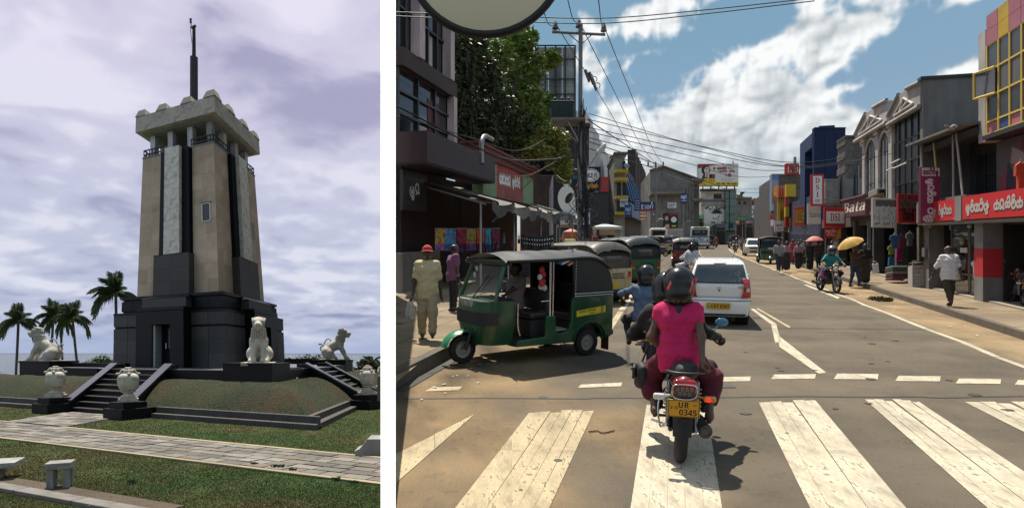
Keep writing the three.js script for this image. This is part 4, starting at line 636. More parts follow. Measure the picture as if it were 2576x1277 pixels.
// ================= left side of the street =================
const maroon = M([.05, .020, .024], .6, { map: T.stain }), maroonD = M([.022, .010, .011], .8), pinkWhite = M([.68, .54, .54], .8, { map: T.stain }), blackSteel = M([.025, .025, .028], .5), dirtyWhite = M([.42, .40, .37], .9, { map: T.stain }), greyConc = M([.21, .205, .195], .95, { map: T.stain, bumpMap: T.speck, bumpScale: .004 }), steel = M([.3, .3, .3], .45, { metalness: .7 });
{ const b = absThing('maroon_shop_house', 'three storey shop house with maroon fascia and glazed upper floors next to the white wall', 'building', FL(22, 0));
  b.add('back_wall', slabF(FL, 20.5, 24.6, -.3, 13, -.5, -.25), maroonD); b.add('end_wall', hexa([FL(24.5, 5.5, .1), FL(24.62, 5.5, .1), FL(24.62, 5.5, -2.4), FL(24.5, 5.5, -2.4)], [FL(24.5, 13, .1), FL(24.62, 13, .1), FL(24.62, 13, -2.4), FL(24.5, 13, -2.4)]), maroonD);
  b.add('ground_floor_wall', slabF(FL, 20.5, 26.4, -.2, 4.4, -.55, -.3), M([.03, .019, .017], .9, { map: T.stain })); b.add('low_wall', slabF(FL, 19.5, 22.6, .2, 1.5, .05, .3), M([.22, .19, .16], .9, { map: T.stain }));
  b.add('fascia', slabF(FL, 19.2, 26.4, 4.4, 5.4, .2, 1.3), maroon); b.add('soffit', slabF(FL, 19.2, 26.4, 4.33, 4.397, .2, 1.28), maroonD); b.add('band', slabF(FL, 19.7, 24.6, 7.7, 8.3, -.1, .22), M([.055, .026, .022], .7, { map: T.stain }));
  const win = (d0, d1, y0, y1, cols, rows) => { const fr = b.add('window', slabF(FL, d0, d1, y0, y1, -.14, -.08), M([.05, .04, .045], .06, { metalness: .3 })); const dd = (d1 - d0) / cols, dy = (y1 - y0) / rows; for (let i = 0; i <= cols; i++) b.add('window_frame', slabF(FL, d0 + i * dd - .05, d0 + i * dd + .05, y0, y1, -.1, .02), blackSteel, fr); for (let j = 0; j <= rows; j++) b.add('window_frame', slabF(FL, d0, d1, y0 + j * dy - .04, y0 + j * dy + .04, -.1, .018), blackSteel, fr); };
  win(19.8, 24.4, 5.42, 7.68, 3, 3); win(19.8, 20.9, 8.32, 12.6, 2, 3); win(21.35, 23.9, 8.32, 12.6, 3, 3);
  for (const u of [1043, 1121]) { const d = dL(u); b.add('column', slabF(FL, d - .22, d + .22, 8.3, 13, -.05, .3), pinkWhite); } b.add('column', slabF(FL, 24.2, 24.55, 5.4, 7.7, -.05, .25), pinkWhite);
  b.add('red_curtain', slabF(FL, 22.3, 23.4, 5.5, 7.2, -.078, -.06), M([.10, .012, .016], .6));
  b.add('conduit_pipe', tube([FL(24.6, 5.0, 1.3), FL(24.6, 5.9, 1.3), FL(24.9, 6.15, 1.3), FL(26, 6.2, 1.3)], .09, 20, 8), steel);
  b.add('signboard', slabF(FL, 19.3, 21.2, 2.9, 4.2, .3, .4), M([.015, .013, .012], .5)); b.add('sign_letter', faceF(FL, 19.5, 20.8, 3.25, 3.9, .405), canvasMat(128, 64, (x, w, h) => { x.fillStyle = '#0c0a0a'; x.fillRect(0, 0, w, h); x.rotate(-.2); script(x, '37', 20, 40, 80, 44, '#b9b2a8'); })); }
{ const b = absThing('sign_fascia_building', 'low shop with red and green painted sign fascia under a maroon cornice', 'building', FL(31, 0));
  b.add('wall', slabF(FL, 26.5, 36, -.2, 5.5, -.6, -.3), M([.06, .035, .035], .9)); b.add('cornice', [slabF(FL, 25.0, 36.2, 5.5, 5.75, .2, .85), slabF(FL, 25.0, 36.2, 5.75, 5.9, .2, 1.0), slabF(FL, 24.9, 36.3, 5.9, 6.0, .2, 1.1)], M([.17, .05, .045], .7));
  const green = M([.33, .46, .26], .8, { map: T.stain }); b.add('green_panel', slabF(FL, 26.5, 28.58, 3.85, 5.5, .2, .7), green); b.add('red_panel', slabF(FL, 28.6, 33.48, 3.85, 5.5, .2, .68), M([.52, .13, .11], .8, { map: T.stain })); b.add('green_panel', slabF(FL, 33.5, 36, 3.85, 5.5, .2, .7), green);
  const pt = b.add('lettering', faceF(FL, 28.9, 33.2, 4.35, 5.3, .69), canvasMat(256, 96, (x, w, h) => { x.fillStyle = '#a8453f'; x.fillRect(0, 0, w, h); script(x, '0427', 14, 46, 120, 62, '#8a8078', .3); script(x, '0427', 10, 42, 120, 62, '#f1eee8', .24); script(x, '3151', 150, 44, 96, 50, '#8a8078', .26); script(x, '3151', 146, 41, 96, 50, '#f1eee8', .22); })); }
// awning and stall
{ const b = absThing('stall_awning', 'grey patched tarpaulin awning sagging over the market stall', 'awning', FL(30, 0)); const tarp = [[.16, .15, .14], [.22, .20, .18], [.11, .105, .10], [.27, .25, .22]].map((c) => M(c, .8, { map: T.stain }));
  for (let i = 0; i < 8; i++) { const d0 = 21 + i * 2.4, d1 = d0 + 2.5; b.add('tarpaulin', surf((s, t) => { const d = lerp(d0, d1, s), sag = .16 * Math.sin(Math.PI * s) * t + .05 * fbm(s * 4 + i, t * 5, 3); return FL(d, 4.05 - .75 * t - sag + (i % 2) * .02, .05 + 2.8 * t + .1 * Math.sin(s * 9 + i)).toArray(); }, 12, 10), tarp[i % 4]); b.add('valance', surf((s, t) => FL(lerp(d0, d1, s), 3.28 - .16 * Math.sin(Math.PI * s) - t * (.35 + .12 * Math.sin(i * 3 + s * 6)), 2.88 + .05 * Math.sin(s * 14)).toArray(), 10, 3), tarp[(i + 2) % 4]); }
  for (const d of [21.2, 25.5, 30.5, 35.5, 40]) { b.add('post', rod(FL(d, .1, 2.4), FL(d, 3.2, 2.4), .045), steel); b.add('rafter', rod(FL(d, 3.9, 0), FL(d, 3.15, 2.6), .04), steel); } b.add('purlin', rod(FL(20.4, 3.3, 2.3), FL(40.4, 3.15, 2.4), .04), steel); b.add('brace', rod(FL(22.6, 2.6, 2.4), FL(25.6, 3.4, 2.2), .03), steel); }
{ const cols = [['#a98a3c', '#8a5f95'], ['#3f7fae', '#274f86'], ['#7b1a2a', '#3f1030'], ['#8f7a34', '#5a3c74'], ['#b5431e', '#521818'], ['#3b8fb2', '#1d3f63'], ['#5b2034', '#33182c']], names = ['ochre', 'sky blue', 'dark crimson', 'olive', 'orange and black', 'turquoise', 'wine red'], us = [[1094, 1122], [1121, 1147], [1149, 1174], [1174, 1197], [1199, 1219], [1221, 1235], [1237, 1258]];
  us.forEach(([u0, u1], i) => { const f = front('hanging_cloth', names[i] + ' patterned cloth hanging in the row in front of the maroon shop', 'cloth', u0, u1, 20.6, 'patterned cloths hanging in a row'); const y0 = f.Y(630 + (i % 3) * 2), y1 = f.Y(575 + (i % 2));
    part('cloth', surf((s, t) => [lerp(-f.w / 2, f.w / 2, s) * (1 - .04 * t), lerp(y1, y0, t), .035 * Math.sin(s * 12 + i) * (.3 + t)], 14, 8), canvasMat(48, 96, (x, w, h) => { x.fillStyle = cols[i][0]; x.fillRect(0, 0, w, h); x.fillStyle = cols[i][1]; x.fillRect(0, h * .66, w, h); x.globalAlpha = .5; for (let k = 0; k < 46; k++) { x.fillStyle = cols[(i * 3 + k) % 7][k % 2]; x.beginPath(); x.ellipse(rnd() * w, rnd() * h, 2 + rnd() * 6, 2 + rnd() * 3, rnd() * 3, 0, 7); x.fill(); } }, .95), f.t).geometry = fitUV(surf((s, t) => [lerp(-f.w / 2, f.w / 2, s), lerp(y1, y0, t), .035 * Math.sin(s * 12 + i) * (.3 + t)], 14, 8), f.w, y0, y1);
    part('hanger_bar', rod([-f.w / 2, y1 + .01, 0], [f.w / 2, y1 + .01, 0], .012), steel, f.t); }); }
function fitUV(g, w, y0, y1) { const p = g.attributes.position, uv = g.attributes.uv; for (let i = 0; i < p.count; i++) uv.setXY(i, p.getX(i) / w + .5, (p.getY(i) - y0) / (y1 - y0)); return g; }
{ // goods under the awning
  const hues = [[.25, .22, .2], [.05, .05, .06], [.2, .05, .05], [.3, .28, .26], [.12, .05, .12], [.05, .09, .16], [.16, .12, .06]], what = ['grey', 'black', 'red', 'pale', 'purple', 'blue', 'tan'];
  for (let i = 0; i < 14; i++) { const u = 1268 + i * 9.4, d = 25 + i * .35, f = front('hanging_bag', `${what[i % 7]} bag hanging under the awning, number of the row counted from the cloths: ${i + 1}`, 'bag', u - 3.4, u + 3.4, d, 'bags hanging under the awning'); const y1 = f.Y(590 + (i % 3) * 7), y0 = f.Y(612 + (i % 4) * 5); part('bag', rb(f.w, y1 - y0 - .08, .12, .03, [0, (y0 + y1) / 2 - .04, 0]), M(hues[i % 7], .7, { map: T.cloth }), f.t); part('strap', tube([[-f.w * .3, y1 - .09, 0], [0, y1 + .1, 0], [f.w * .3, y1 - .09, 0]], .012, 8, 4), M(hues[i % 7], .7), f.t);
    f.t.userData.label = `${what[i % 7]} bag hanging ${['just right of the cloths', 'beside the front awning post', 'in the middle of the row', 'near the sequined cloth'][Math.min(3, i >> 2)]} under the awning`; }
  const f = front('sequined_cloth', 'black cloth with silver sequins hung under the awning edge', 'cloth', 1310, 1392, 27, undefined); part('cloth', surf((s, t) => [lerp(-f.w / 2, f.w / 2, s), lerp(f.Y(590), f.Y(622) , t) - .1 * Math.sin(s * 3.1), .04 * Math.sin(s * 20)], 20, 4), M([.03, .03, .033], .7), f.t); for (let i = 0; i < 26; i++) part('sequin_rosette', sph(.035, [f.w * ((i % 13) / 13 - .46), f.Y(599 + (i > 12 ? 11 : 0)) - .1 * Math.sin((i % 13) / 13 * 3.1), .05], [1, 1, .3], 6), chrome, f.t);
  // stall counter and stacked goods
  const c = front('stall_counter', 'dark wooden counter of the market stall heaped with folded goods', 'counter', 1262, 1400, 27.5); part('table', bx(c.w, .08, 1, [0, .9, 0]), M([.08, .055, .04], .8), c.t); part('skirt', bx(c.w, .7, .04, [0, .5, .5]), M([.05, .04, .05], .9), c.t); for (let i = 0; i < 10; i++) part('folded_goods', rb(.22, rr(.1, .34), .5, .02, [c.w * (i / 10 - .45), 1.05, rr(-.1, .2)]), M(hues[(i * 3) % 7], .9), c.t); }
// tree with heavy hanging foliage
{ const base = FL(33, 0, -2.5), t = thing('street_tree', 'large leafy tree crowding over the shop roofs behind the sign fascia', 'tree', base), b = base, P = (u, v, d) => { const y = yAt(v, d); return street((u - U0) / FOC * d, d, y).sub(b); };
  const bark = M([.07, .055, .04], .95, { map: T.bark }); part('trunk', tube([[0, 0, 0], [.2, 2.5, .2], [.1, 5, 0], P(1270, 330, 34)], .28, 20, 10), bark, t);
  const limbs = [[1180, 210, 31], [1240, 130, 34], [1320, 110, 37], [1330, 250, 38], [1390, 330, 40], [1180, 320, 30], [1400, 400, 41], [1280, 180, 36]]; for (const [u, v, d] of limbs) part('limb', rod(P(1268, 335, 34), P(u, v, d), .12, .03), bark, t);
  const clump = (u, v, d, ru, rv) => { const c = P(u, v, d); return [c.x, c.y, c.z, ru / FOC * d, rv / FOC * d]; };
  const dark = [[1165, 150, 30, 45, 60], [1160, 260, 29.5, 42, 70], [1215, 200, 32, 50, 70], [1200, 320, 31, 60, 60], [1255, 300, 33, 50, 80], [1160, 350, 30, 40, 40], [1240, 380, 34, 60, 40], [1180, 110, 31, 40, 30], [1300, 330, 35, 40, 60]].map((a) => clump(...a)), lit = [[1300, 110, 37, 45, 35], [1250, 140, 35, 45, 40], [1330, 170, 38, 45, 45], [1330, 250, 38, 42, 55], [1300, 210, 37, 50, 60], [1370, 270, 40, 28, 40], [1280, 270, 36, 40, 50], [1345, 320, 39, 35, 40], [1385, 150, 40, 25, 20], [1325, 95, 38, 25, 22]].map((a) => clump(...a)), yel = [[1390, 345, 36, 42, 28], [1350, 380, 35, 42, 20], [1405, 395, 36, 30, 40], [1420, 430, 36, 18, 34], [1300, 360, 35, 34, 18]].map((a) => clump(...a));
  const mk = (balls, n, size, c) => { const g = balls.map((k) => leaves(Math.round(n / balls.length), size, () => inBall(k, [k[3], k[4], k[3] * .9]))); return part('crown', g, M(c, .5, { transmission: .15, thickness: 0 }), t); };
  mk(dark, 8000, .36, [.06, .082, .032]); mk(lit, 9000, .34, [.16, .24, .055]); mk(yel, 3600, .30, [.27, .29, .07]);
  // drooping bamboo sprays on the near side
  const g = []; for (let i = 0; i < 150; i++) { const k = dark[Math.floor(rnd() * 6)], p = inBall(k, [k[3] * 1.1, k[4] * .9, k[3]]); const L = rr(.9, 2.2), dx = rr(-.5, .5); for (let j = 0; j < 16; j++) { const s = j / 16, q = V(p.x + dx * s, p.y - L * s * s, p.z + .3 * s); const a = rr(0, 6.28), l = rr(.12, .26); g.push(quad(q, V(q.x + .03, q.y - .05, q.z), V(q.x + Math.cos(a) * l * .4, q.y - l, q.z + Math.sin(a) * l * .4), V(q.x - .02, q.y - .06, q.z + .02))); } } part('hanging_spray', g, M([.05, .06, .028], .6, { transmission: .15, thickness: 0 }), t); }
// black jeweller's board half hidden by leaves
board('black shop sign with white capital letters half hidden behind the tree leaves', 1276, 1404, 373, 440, 37, 0, canvasMat(256, 128, (x, w, h) => { x.fillStyle = '#131112'; x.fillRect(0, 0, w, h); x.fillStyle = '#d8d4cc'; textFit(x, '...MINI GEM...', w * .55, 34, w * .72, 30); script(x, '37 182 05', 30, 88, 200, 34, '#8d877e', .2); }));
{ // steel back of a tall hoarding
  const f = front('hoarding', 'back of a tall white hoarding with a dark steel frame behind the utility pole', 'billboard', 1346, 1448, 52); const zz = 0;
  for (let i = 0; i < 3; i++) for (let j = 0; j < 4; j++) part('panel', rectAt(f, 1347 + i * 34, 1380 + i * 34, 117 + j * 50, 166 + j * 50, -.2, -.12), i === 1 && j < 3 ? M([.2, .2, .2], .8, { map: T.stain }) : M([.46, .46, .44], .8, { map: T.stain }), f.t);
  for (const u of [1347, 1372, 1398, 1422, 1447]) part('upright', rectAt(f, u - 1.8, u + 1.8, 115, 420, -.1, .06), blackSteel, f.t); for (const v of [116, 150, 200, 238, 280, 318]) part('rail', rectAt(f, 1346, 1448, v - 1.4, v + 1.4, .065, .15), blackSteel, f.t); }
{ const f = front('brown_building', 'dark brown plastered block behind the twin utility pole', 'building', 1310, 1482, 56); part('wall', wallBox(f, 1310, 1482, 318, -1, 6), M([.07, .045, .038], .9, { map: T.stain }), f.t); part('roof_slab', rectAt(f, 1306, 1484, 312, 320, -6, .3), M([.08, .05, .045], .9), f.t); for (const [a, b] of [[1375, 1398], [1405, 1430]]) part('window', rectAt(f, a, b, 345, 385, -.05, .03), darkGlass(), f.t); }
// posters and panels between pole and yellow trim
{ const f = front('advert_building', 'black clad shop front with a giant white figure outline and oval sign', 'building', 1392, 1548, 46); part('wall', wallBox(f, 1392, 1500, 430, -1, 5), M([.022, .022, .025], .5), f.t);
  part('poster', faceAt(f, 1392, 1462, 432, 533, .01), canvasMat(160, 230, (x, w, h) => { x.fillStyle = '#141417'; x.fillRect(0, 0, w, h); x.strokeStyle = '#d9d9d6'; x.fillStyle = '#dcdcd8'; x.lineWidth = 5; x.beginPath(); x.ellipse(78, 52, 26, 34, .1, 0, 7); x.fill(); x.beginPath(); x.moveTo(56, 84); x.bezierCurveTo(10, 120, 22, 190, 60, 228); x.lineTo(130, 228); x.bezierCurveTo(120, 170, 140, 120, 98, 84); x.fill(); x.fillStyle = '#141417'; x.beginPath(); x.ellipse(90, 150, 18, 34, .5, 0, 7); x.fill(); x.fillStyle = '#2d5f86'; x.fillRect(0, 0, 40, 26); x.fillRect(110, 20, 50, 20); }), f.t);
  part('oval_box', rectAt(f, 1460, 1510, 422, 480, -.1, .3), M([.02, .02, .02], .4), f.t); part('oval_sign', faceAt(f, 1461, 1509, 423, 479, .305), canvasMat(160, 192, (x, w, h) => { x.fillStyle = '#0d0d0e'; x.fillRect(0, 0, w, h); x.fillStyle = '#e9e9e6'; x.beginPath(); x.ellipse(82, 70, 70, 56, 0, 0, 7); x.fill(); x.lineWidth = 5; x.strokeStyle = '#2c3b66'; x.beginPath(); x.ellipse(82, 70, 60, 46, 0, 0, 7); x.stroke(); x.fillStyle = '#1c2b4a'; textFit(x, 'KER', 92, 70, 84, 44); script(x, '372', 40, 158, 100, 40, '#c98a2a', .26); }), f.t);
  part('red_box', rectAt(f, 1506, 1530, 447, 484, -.1, .25), M([.33, .03, .035], .5), f.t); part('lower_front', rectAt(f, 1468, 1530, 484, 560, -.3, .1), M([.012, .012, .014], .4), f.t);
  part('phone_board', rectAt(f, 1408, 1484, 533, 566, .1, .2), M([.5, .52, .53], .6), f.t); part('phone_face', faceAt(f, 1409, 1483, 534, 565, .204), canvasMat(160, 64, (x, w, h) => { x.fillStyle = '#b9bec0'; x.fillRect(0, 0, w, h); x.fillStyle = '#26323a'; textFit(x, '0 555', 40, 24, 62, 18); }), f.t); }
{ const b = absThing('grey_panel_front', 'tall pale grey panelled shop front with a rounded corner and faint lettering', 'building', FL(64, 0)); const pm = [[.60, .57, .57], [.55, .53, .53], [.64, .61, .61]].map((c) => M(c, .6, { map: T.stain }));
  for (let i = 0; i < 4; i++) b.add('panel', slabF(FL, 62 + i * 6, 67.9 + i * 6, 4.5, 15 - i * .55, -1, 0), pm[i % 3]); b.add('return_panel', hexa([FL(86, 4.2, 0), FL(92, 4.2, 0), FL(92, 4.2, -1), FL(86, 4.2, -1)], [FL(86, 13.2, 0), FL(92, 12.4, 0), FL(92, 12.4, -1), FL(86, 13.2, -1)]), M([.22, .225, .23], .5)); b.add('script_logo', faceF(FL, 86.3, 91.6, 5, 11.5, .04), canvasMat(96, 192, (x, w, h) => { x.fillStyle = '#7d7f81'; x.fillRect(0, 0, w, h); x.fillStyle = '#d5d6d6'; x.font = 'italic 34px serif'; x.save(); x.translate(20, 150); x.rotate(-.5); x.fillText('Dinapa', 0, 0); x.restore(); x.fillRect(34, 20, 8, 60); })); b.add('lower_wall', slabF(FL, 62, 92, -.5, 4.2, -1.2, -.4), M([.03, .03, .032], .8)); }
{ const f = front('yellow_trim_house', 'narrow grey house with yellow balcony slabs and a satellite dish on its flat roof', 'building', 1545, 1578, 74); part('wall', wallBox(f, 1545, 1572, 388, -1, 5), M([.36, .34, .31], .9, { map: T.stain }), f.t); for (const v of [434, 455, 500, 540]) part('balcony_slab', rectAt(f, 1546, 1578, v - 4, v + 3, -.5, .8), M([.55, .40, .05], .7), f.t); for (const [a, b, c, e] of [[1552, 1562, 460, 495], [1566, 1576, 460, 495], [1552, 1576, 505, 535]]) part('window', rectAt(f, a, b, c, e, -.05, .06), darkGlass(), f.t); part('mullion', rectAt(f, 1562.5, 1565.5, 458, 500, 0, .12), dirtyWhite, f.t); part('satellite_dish', place(prep(new THREE.SphereGeometry(.5, 14, 6, 0, 6.28, 0, .8)), [f.X(1573), f.Y(425), .6], [1.2, .2, 0]), dirtyWhite, f.t); part('roof_slab', rectAt(f, 1543, 1577, 385, 390, -5, .5), greyConc, f.t); part('upper_window', rectAt(f, 1566, 1574, 405, 425, 0, .05), darkGlass(), f.t); }
{ const b = absThing('blue_slat_front', 'shop front with a steep blue slatted canopy and blue signs', 'building', FL(128, 0)); const bl = M([.016, .065, .17], .7, { specularIntensity: .4 }); b.add('wall', slabF(FL, 112, 225, -1, 17, -3, -1.2), M([.10, .09, .085], .9, { map: T.stain })); for (let i = 0; i < 9; i++) { const d = 113 + i * 8; b.add('blue_slat', hexa([FL(d, 8.5, 1.2), FL(d + 3.5, 8.5, 1.2), FL(d + 3.5, 8.5, .4), FL(d, 8.5, .4)], [FL(d, 15.5, -.6), FL(d + 3.5, 15.5, -.6), FL(d + 3.5, 15.5, -1.1), FL(d, 15.5, -1.1)]), bl); } b.add('blue_soffit', slabF(FL, 112, 195, 5.6, 8.2, -1, 1.1), M([.03, .07, .18], .5)); b.add('dark_cladding', slabF(FL, 160, 225, 15, 25, -3, -1), M([.035, .028, .028], .8)); for (let i = 0; i < 8; i++) b.add('cladding_batten', slabF(FL, 160 + i * 8, 162 + i * 8, 15, 25, -1, -.8), M([.06, .045, .04], .8)); for (let i = 0; i < 5; i++) b.add('upper_window', slabF(FL, 165 + i * 11, 172 + i * 11, 11, 14.5, -1.2, -1.1), darkGlass([.1, .14, .2])); }
board('dark blue training centre sign with white capital letters and a red stripe', 1610, 1648, 507, 531, 70, 0, canvasMat(160, 100, (x, w, h) => { x.fillStyle = '#1d3467'; x.fillRect(0, 0, w, h); x.fillStyle = '#c32a2a'; x.fillRect(0, 88, w, 12); x.fillStyle = '#e8edf4'; textFit(x, 'E', 26, 52, 28, 50); textFit(x, 'SOFT', 98, 54, 96, 42); x.fillRect(120, 4, 14, 22); }), { pole: -.4 });
board('small blue shop board left of the training centre sign', 1596, 1612, 500, 530, 72, 0, canvasMat(64, 96, (x, w, h) => { x.fillStyle = '#2a3f72'; x.fillRect(0, 0, w, h); x.fillStyle = '#aab6cf'; for (let i = 0; i < 4; i++) x.fillRect(8, 14 + i * 20, 46, 6); }));
for (let i = 0; i < 3; i++) board(['upper orange board hanging below the training centre sign', 'middle orange board below the training centre sign', 'lowest orange board below the training centre sign'][i], 1609, 1628, 531 + i * 8, 538 + i * 8, 68, 0, canvasMat(64, 28, (x, w, h) => { x.fillStyle = ['#c46a2c', '#b9b0a0', '#c4652a'][i]; x.fillRect(0, 0, w, h); script(x, '0372', 8, 14, 48, 16, '#f3e3cd', .24); }));
{ const f = front('concrete_building', 'bare grey concrete building with a gable end above the parked three wheelers', 'building', 1636, 1762, 108); const y = (v) => f.Y(v), X = f.X; part('wall', poly([[X(1636), -2], [X(1742), -2], [X(1742), y(447)], [X(1672), y(421)], [X(1636), y(430)]], 8).translate(0, 0, -8), greyConc, f.t); part('side_block', rectAt(f, 1742, 1764, 452, 600, -7, -1), M([.12, .115, .11], .95), f.t); part('side_balcony', rectAt(f, 1741, 1766, 500, 506, -1, .6), greyConc, f.t); part('side_balcony', rectAt(f, 1741, 1768, 452, 458, -1, .8), M([.14, .13, .12], .9), f.t); part('roof_edge', [quadTube([X(1635), y(429), .1], [X(1672), y(419.5), .1]), quadTube([X(1672), y(419.5), .1], [X(1762), y(454), .1])], M([.09, .085, .08], .9), f.t); part('corrugated_roof', rectAt(f, 1634, 1713, 486, 492, -1, 1.4), M([.25, .235, .21], .8, { map: T.stain }), f.t); part('column', rectAt(f, 1742, 1744, 452, 600, -.9, .3), greyConc, f.t); for (let i = 0; i < 3; i++) part('wall_stain_pipe', rectAt(f, 1716 + i * 8, 1717 + i * 8, 470, 560, 0, .1), M([.1, .1, .1], .8), f.t); function quadTube(a, b) { return rod(a, b, .22); } }
board('white notice board on brackets on the concrete building', 1680, 1702, 509, 523, 104, 0, canvasMat(96, 64, (x, w, h) => { x.fillStyle = '#cfd3d4'; x.fillRect(0, 0, w, h); script(x, '03712', 8, 20, 78, 22, '#45505a', .18); script(x, '8412', 8, 44, 60, 20, '#45505a', .18); }));
board('poster of a smiling dark haired woman with a round white logo', 1668, 1706, 535, 573, 100, 0, canvasMat(160, 160, (x, w, h) => { x.fillStyle = '#1a1414'; x.fillRect(0, 0, w, h); x.fillStyle = '#7a1f22'; x.fillRect(60, 0, 100, 30); x.fillStyle = '#23130f'; x.beginPath(); x.ellipse(40, 62, 30, 42, 0, 0, 7); x.fill(); x.fillStyle = '#c79673'; x.beginPath(); x.ellipse(40, 58, 18, 25, 0, 0, 7); x.fill(); x.fillRect(14, 122, 54, 40); x.fillStyle = '#23130f'; x.fillRect(14, 80, 14, 60); x.fillStyle = '#5c2d20'; x.fillRect(32, 68, 16, 4); x.fillStyle = '#d9d9d9'; x.beginPath(); x.arc(116, 72, 30, 0, 7); x.fill(); x.strokeStyle = '#444'; x.beginPath(); x.arc(116, 68, 10, 0, 7); x.stroke(); x.fillStyle = '#c9b53a'; x.fillRect(96, 132, 44, 14); }));
{ // hoarding over the white building
  const f = front('billboard', 'large red, white and yellow radio billboard above the white building', 'billboard', 1756, 1858, 130); const y = f.Y;
  part('board', rectAt(f, 1756, 1858, 412, 467, -.6, 0), M([.3, .3, .3], .7), f.t); part('print', faceAt(f, 1756.5, 1857.5, 412.5, 466.5, .02), canvasMat(512, 280, (x, w, h) => { x.fillStyle = '#d9dad6'; x.fillRect(0, 0, w, h); x.fillStyle = '#a8232c'; x.beginPath(); x.moveTo(0, 0); x.lineTo(300, 0); x.quadraticCurveTo(150, 20, 0, 60); x.fill(); x.fillRect(300, 0, 212, 8); x.fillStyle = '#1b1415'; x.beginPath(); x.ellipse(100, 80, 56, 62, 0, 0, 7); x.fill(); x.beginPath(); x.moveTo(40, 200); x.lineTo(70, 130); x.lineTo(180, 130); x.lineTo(215, 170); x.lineTo(215, 230); x.lineTo(40, 230); x.fill(); x.fillStyle = '#d8c9bd'; x.beginPath(); x.ellipse(112, 78, 34, 42, .2, 0, 7); x.fill(); x.fillRect(90, 112, 20, 60); x.fillRect(120, 112, 24, 70); x.strokeStyle = '#3a2020'; x.lineWidth = 4; x.beginPath(); x.arc(104, 96, 14, .2, 2.4); x.stroke(); x.fillStyle = '#a8232c'; x.fillRect(178, 130, 40, 44); x.fillStyle = '#8e1f2a'; textFit(x, 'NO.1', 420, 52, 84, 38); script(x, '0 37211', 196, 54, 170, 36, '#8e1f2a', .3); script(x, '0718 213', 270, 92, 200, 26, '#8e1f2a', .28); x.fillStyle = '#333'; textFit(x, 'fm', 362, 146, 40, 34); x.fillStyle = '#c2252e'; x.fillRect(384, 122, 38, 44); x.fillStyle = '#d9b92c'; x.fillRect(0, 232, w, 48); x.fillRect(44, 186, 176, 50); x.fillStyle = '#2a2a20'; textFit(x, '92.2  92.4', 130, 212, 160, 34, 'normal'); script(x, '037 218', 236, 256, 110, 20, '#3a3320', .26); script(x, '512 0738', 370, 256, 120, 20, '#3a3320', .26); x.fillStyle = '#666'; for (let i = 0; i < 3; i++) x.fillRect(290, 188 + i * 14, 180 - i * 20, 3); }, .5), f.t);
  part('support', [1770, 1790, 1810, 1830, 1850].map((u) => rectAt(f, u - 1, u + 1, 467, 480, -.5, -.2)), blackSteel, f.t); part('walkway', rectAt(f, 1762, 1852, 476, 479, -.6, .5), blackSteel, f.t); part('mast', rectAt(f, 1845, 1846.5, 404, 412, -.3, -.1), blackSteel, f.t); }
{ const f = front('white_building', 'white shop building with a leaf emblem wall sign below the billboard', 'building', 1764, 1826, 131); part('wall', wallBox(f, 1764, 1826, 479, -2, 8), M([.66, .64, .58], .9, { map: T.stain }), f.t); part('window', rectAt(f, 1796, 1816, 487, 500, -.05, .05), M([.03, .02, .02], .5), f.t); part('parapet', rectAt(f, 1764, 1826, 503, 507, 0, .5), greyConc, f.t); part('balcony_front', rectAt(f, 1764, 1826, 507, 517, .0, .3), dirtyWhite, f.t); part('wall_sign', faceAt(f, 1772, 1826, 518, 562, .06), canvasMat(192, 170, (x, w, h) => { x.fillStyle = '#d7d7d0'; x.fillRect(0, 0, w, h); script(x, '3170 52873', 6, 16, 180, 24, '#24272a', .24); x.fillStyle = '#20242a'; for (let i = 0; i < 7; i++) { x.save(); x.translate(112, 70); x.rotate(-1.5 + i * .5); x.beginPath(); x.ellipse(0, -26, 8, 26, 0, 0, 7); x.fill(); x.restore(); } x.strokeStyle = '#20242a'; x.lineWidth = 7; x.beginPath(); x.arc(100, 92, 34, 0, 2.4); x.stroke(); script(x, '038 18202', 60, 156, 120, 18, '#24272a', .24); }), f.t); }
{ const f = front('green_glass_block', 'narrow block with curved green glass beside the white building', 'building', 1826, 1854, 130); const gm = M([.03, .085, .075], .08, { clearcoat: 1 }); for (let i = 0; i < 3; i++) for (let j = 0; j < 5; j++) part('glass_panel', rectAt(f, 1826.4 + i * 9.2, 1835 + i * 9.2, 480 + j * 20, 499 + j * 20, -.3 * Math.abs(i - 1) - .2, .3 - .3 * Math.abs(i - 1)), gm, f.t); part('core', rectAt(f, 1827, 1853, 478, 612, -6, -.52), M([.1, .13, .12], .8), f.t); }
{ const f = front('far_house', 'low grey house beyond the green glass block', 'building', 1852, 1892, 175); part('wall', rectAt(f, 1852, 1892, 500, 606, -8, 0), M([.22, .215, .2], .9, { map: T.stain }), f.t); part('roof_slab', rectAt(f, 1850, 1890, 497, 501, -8, .8), M([.15, .14, .13], .9), f.t); for (const u of [1858, 1871]) part('window', rectAt(f, u, u + 6, 507, 514, 0, .05), darkGlass(), f.t); }
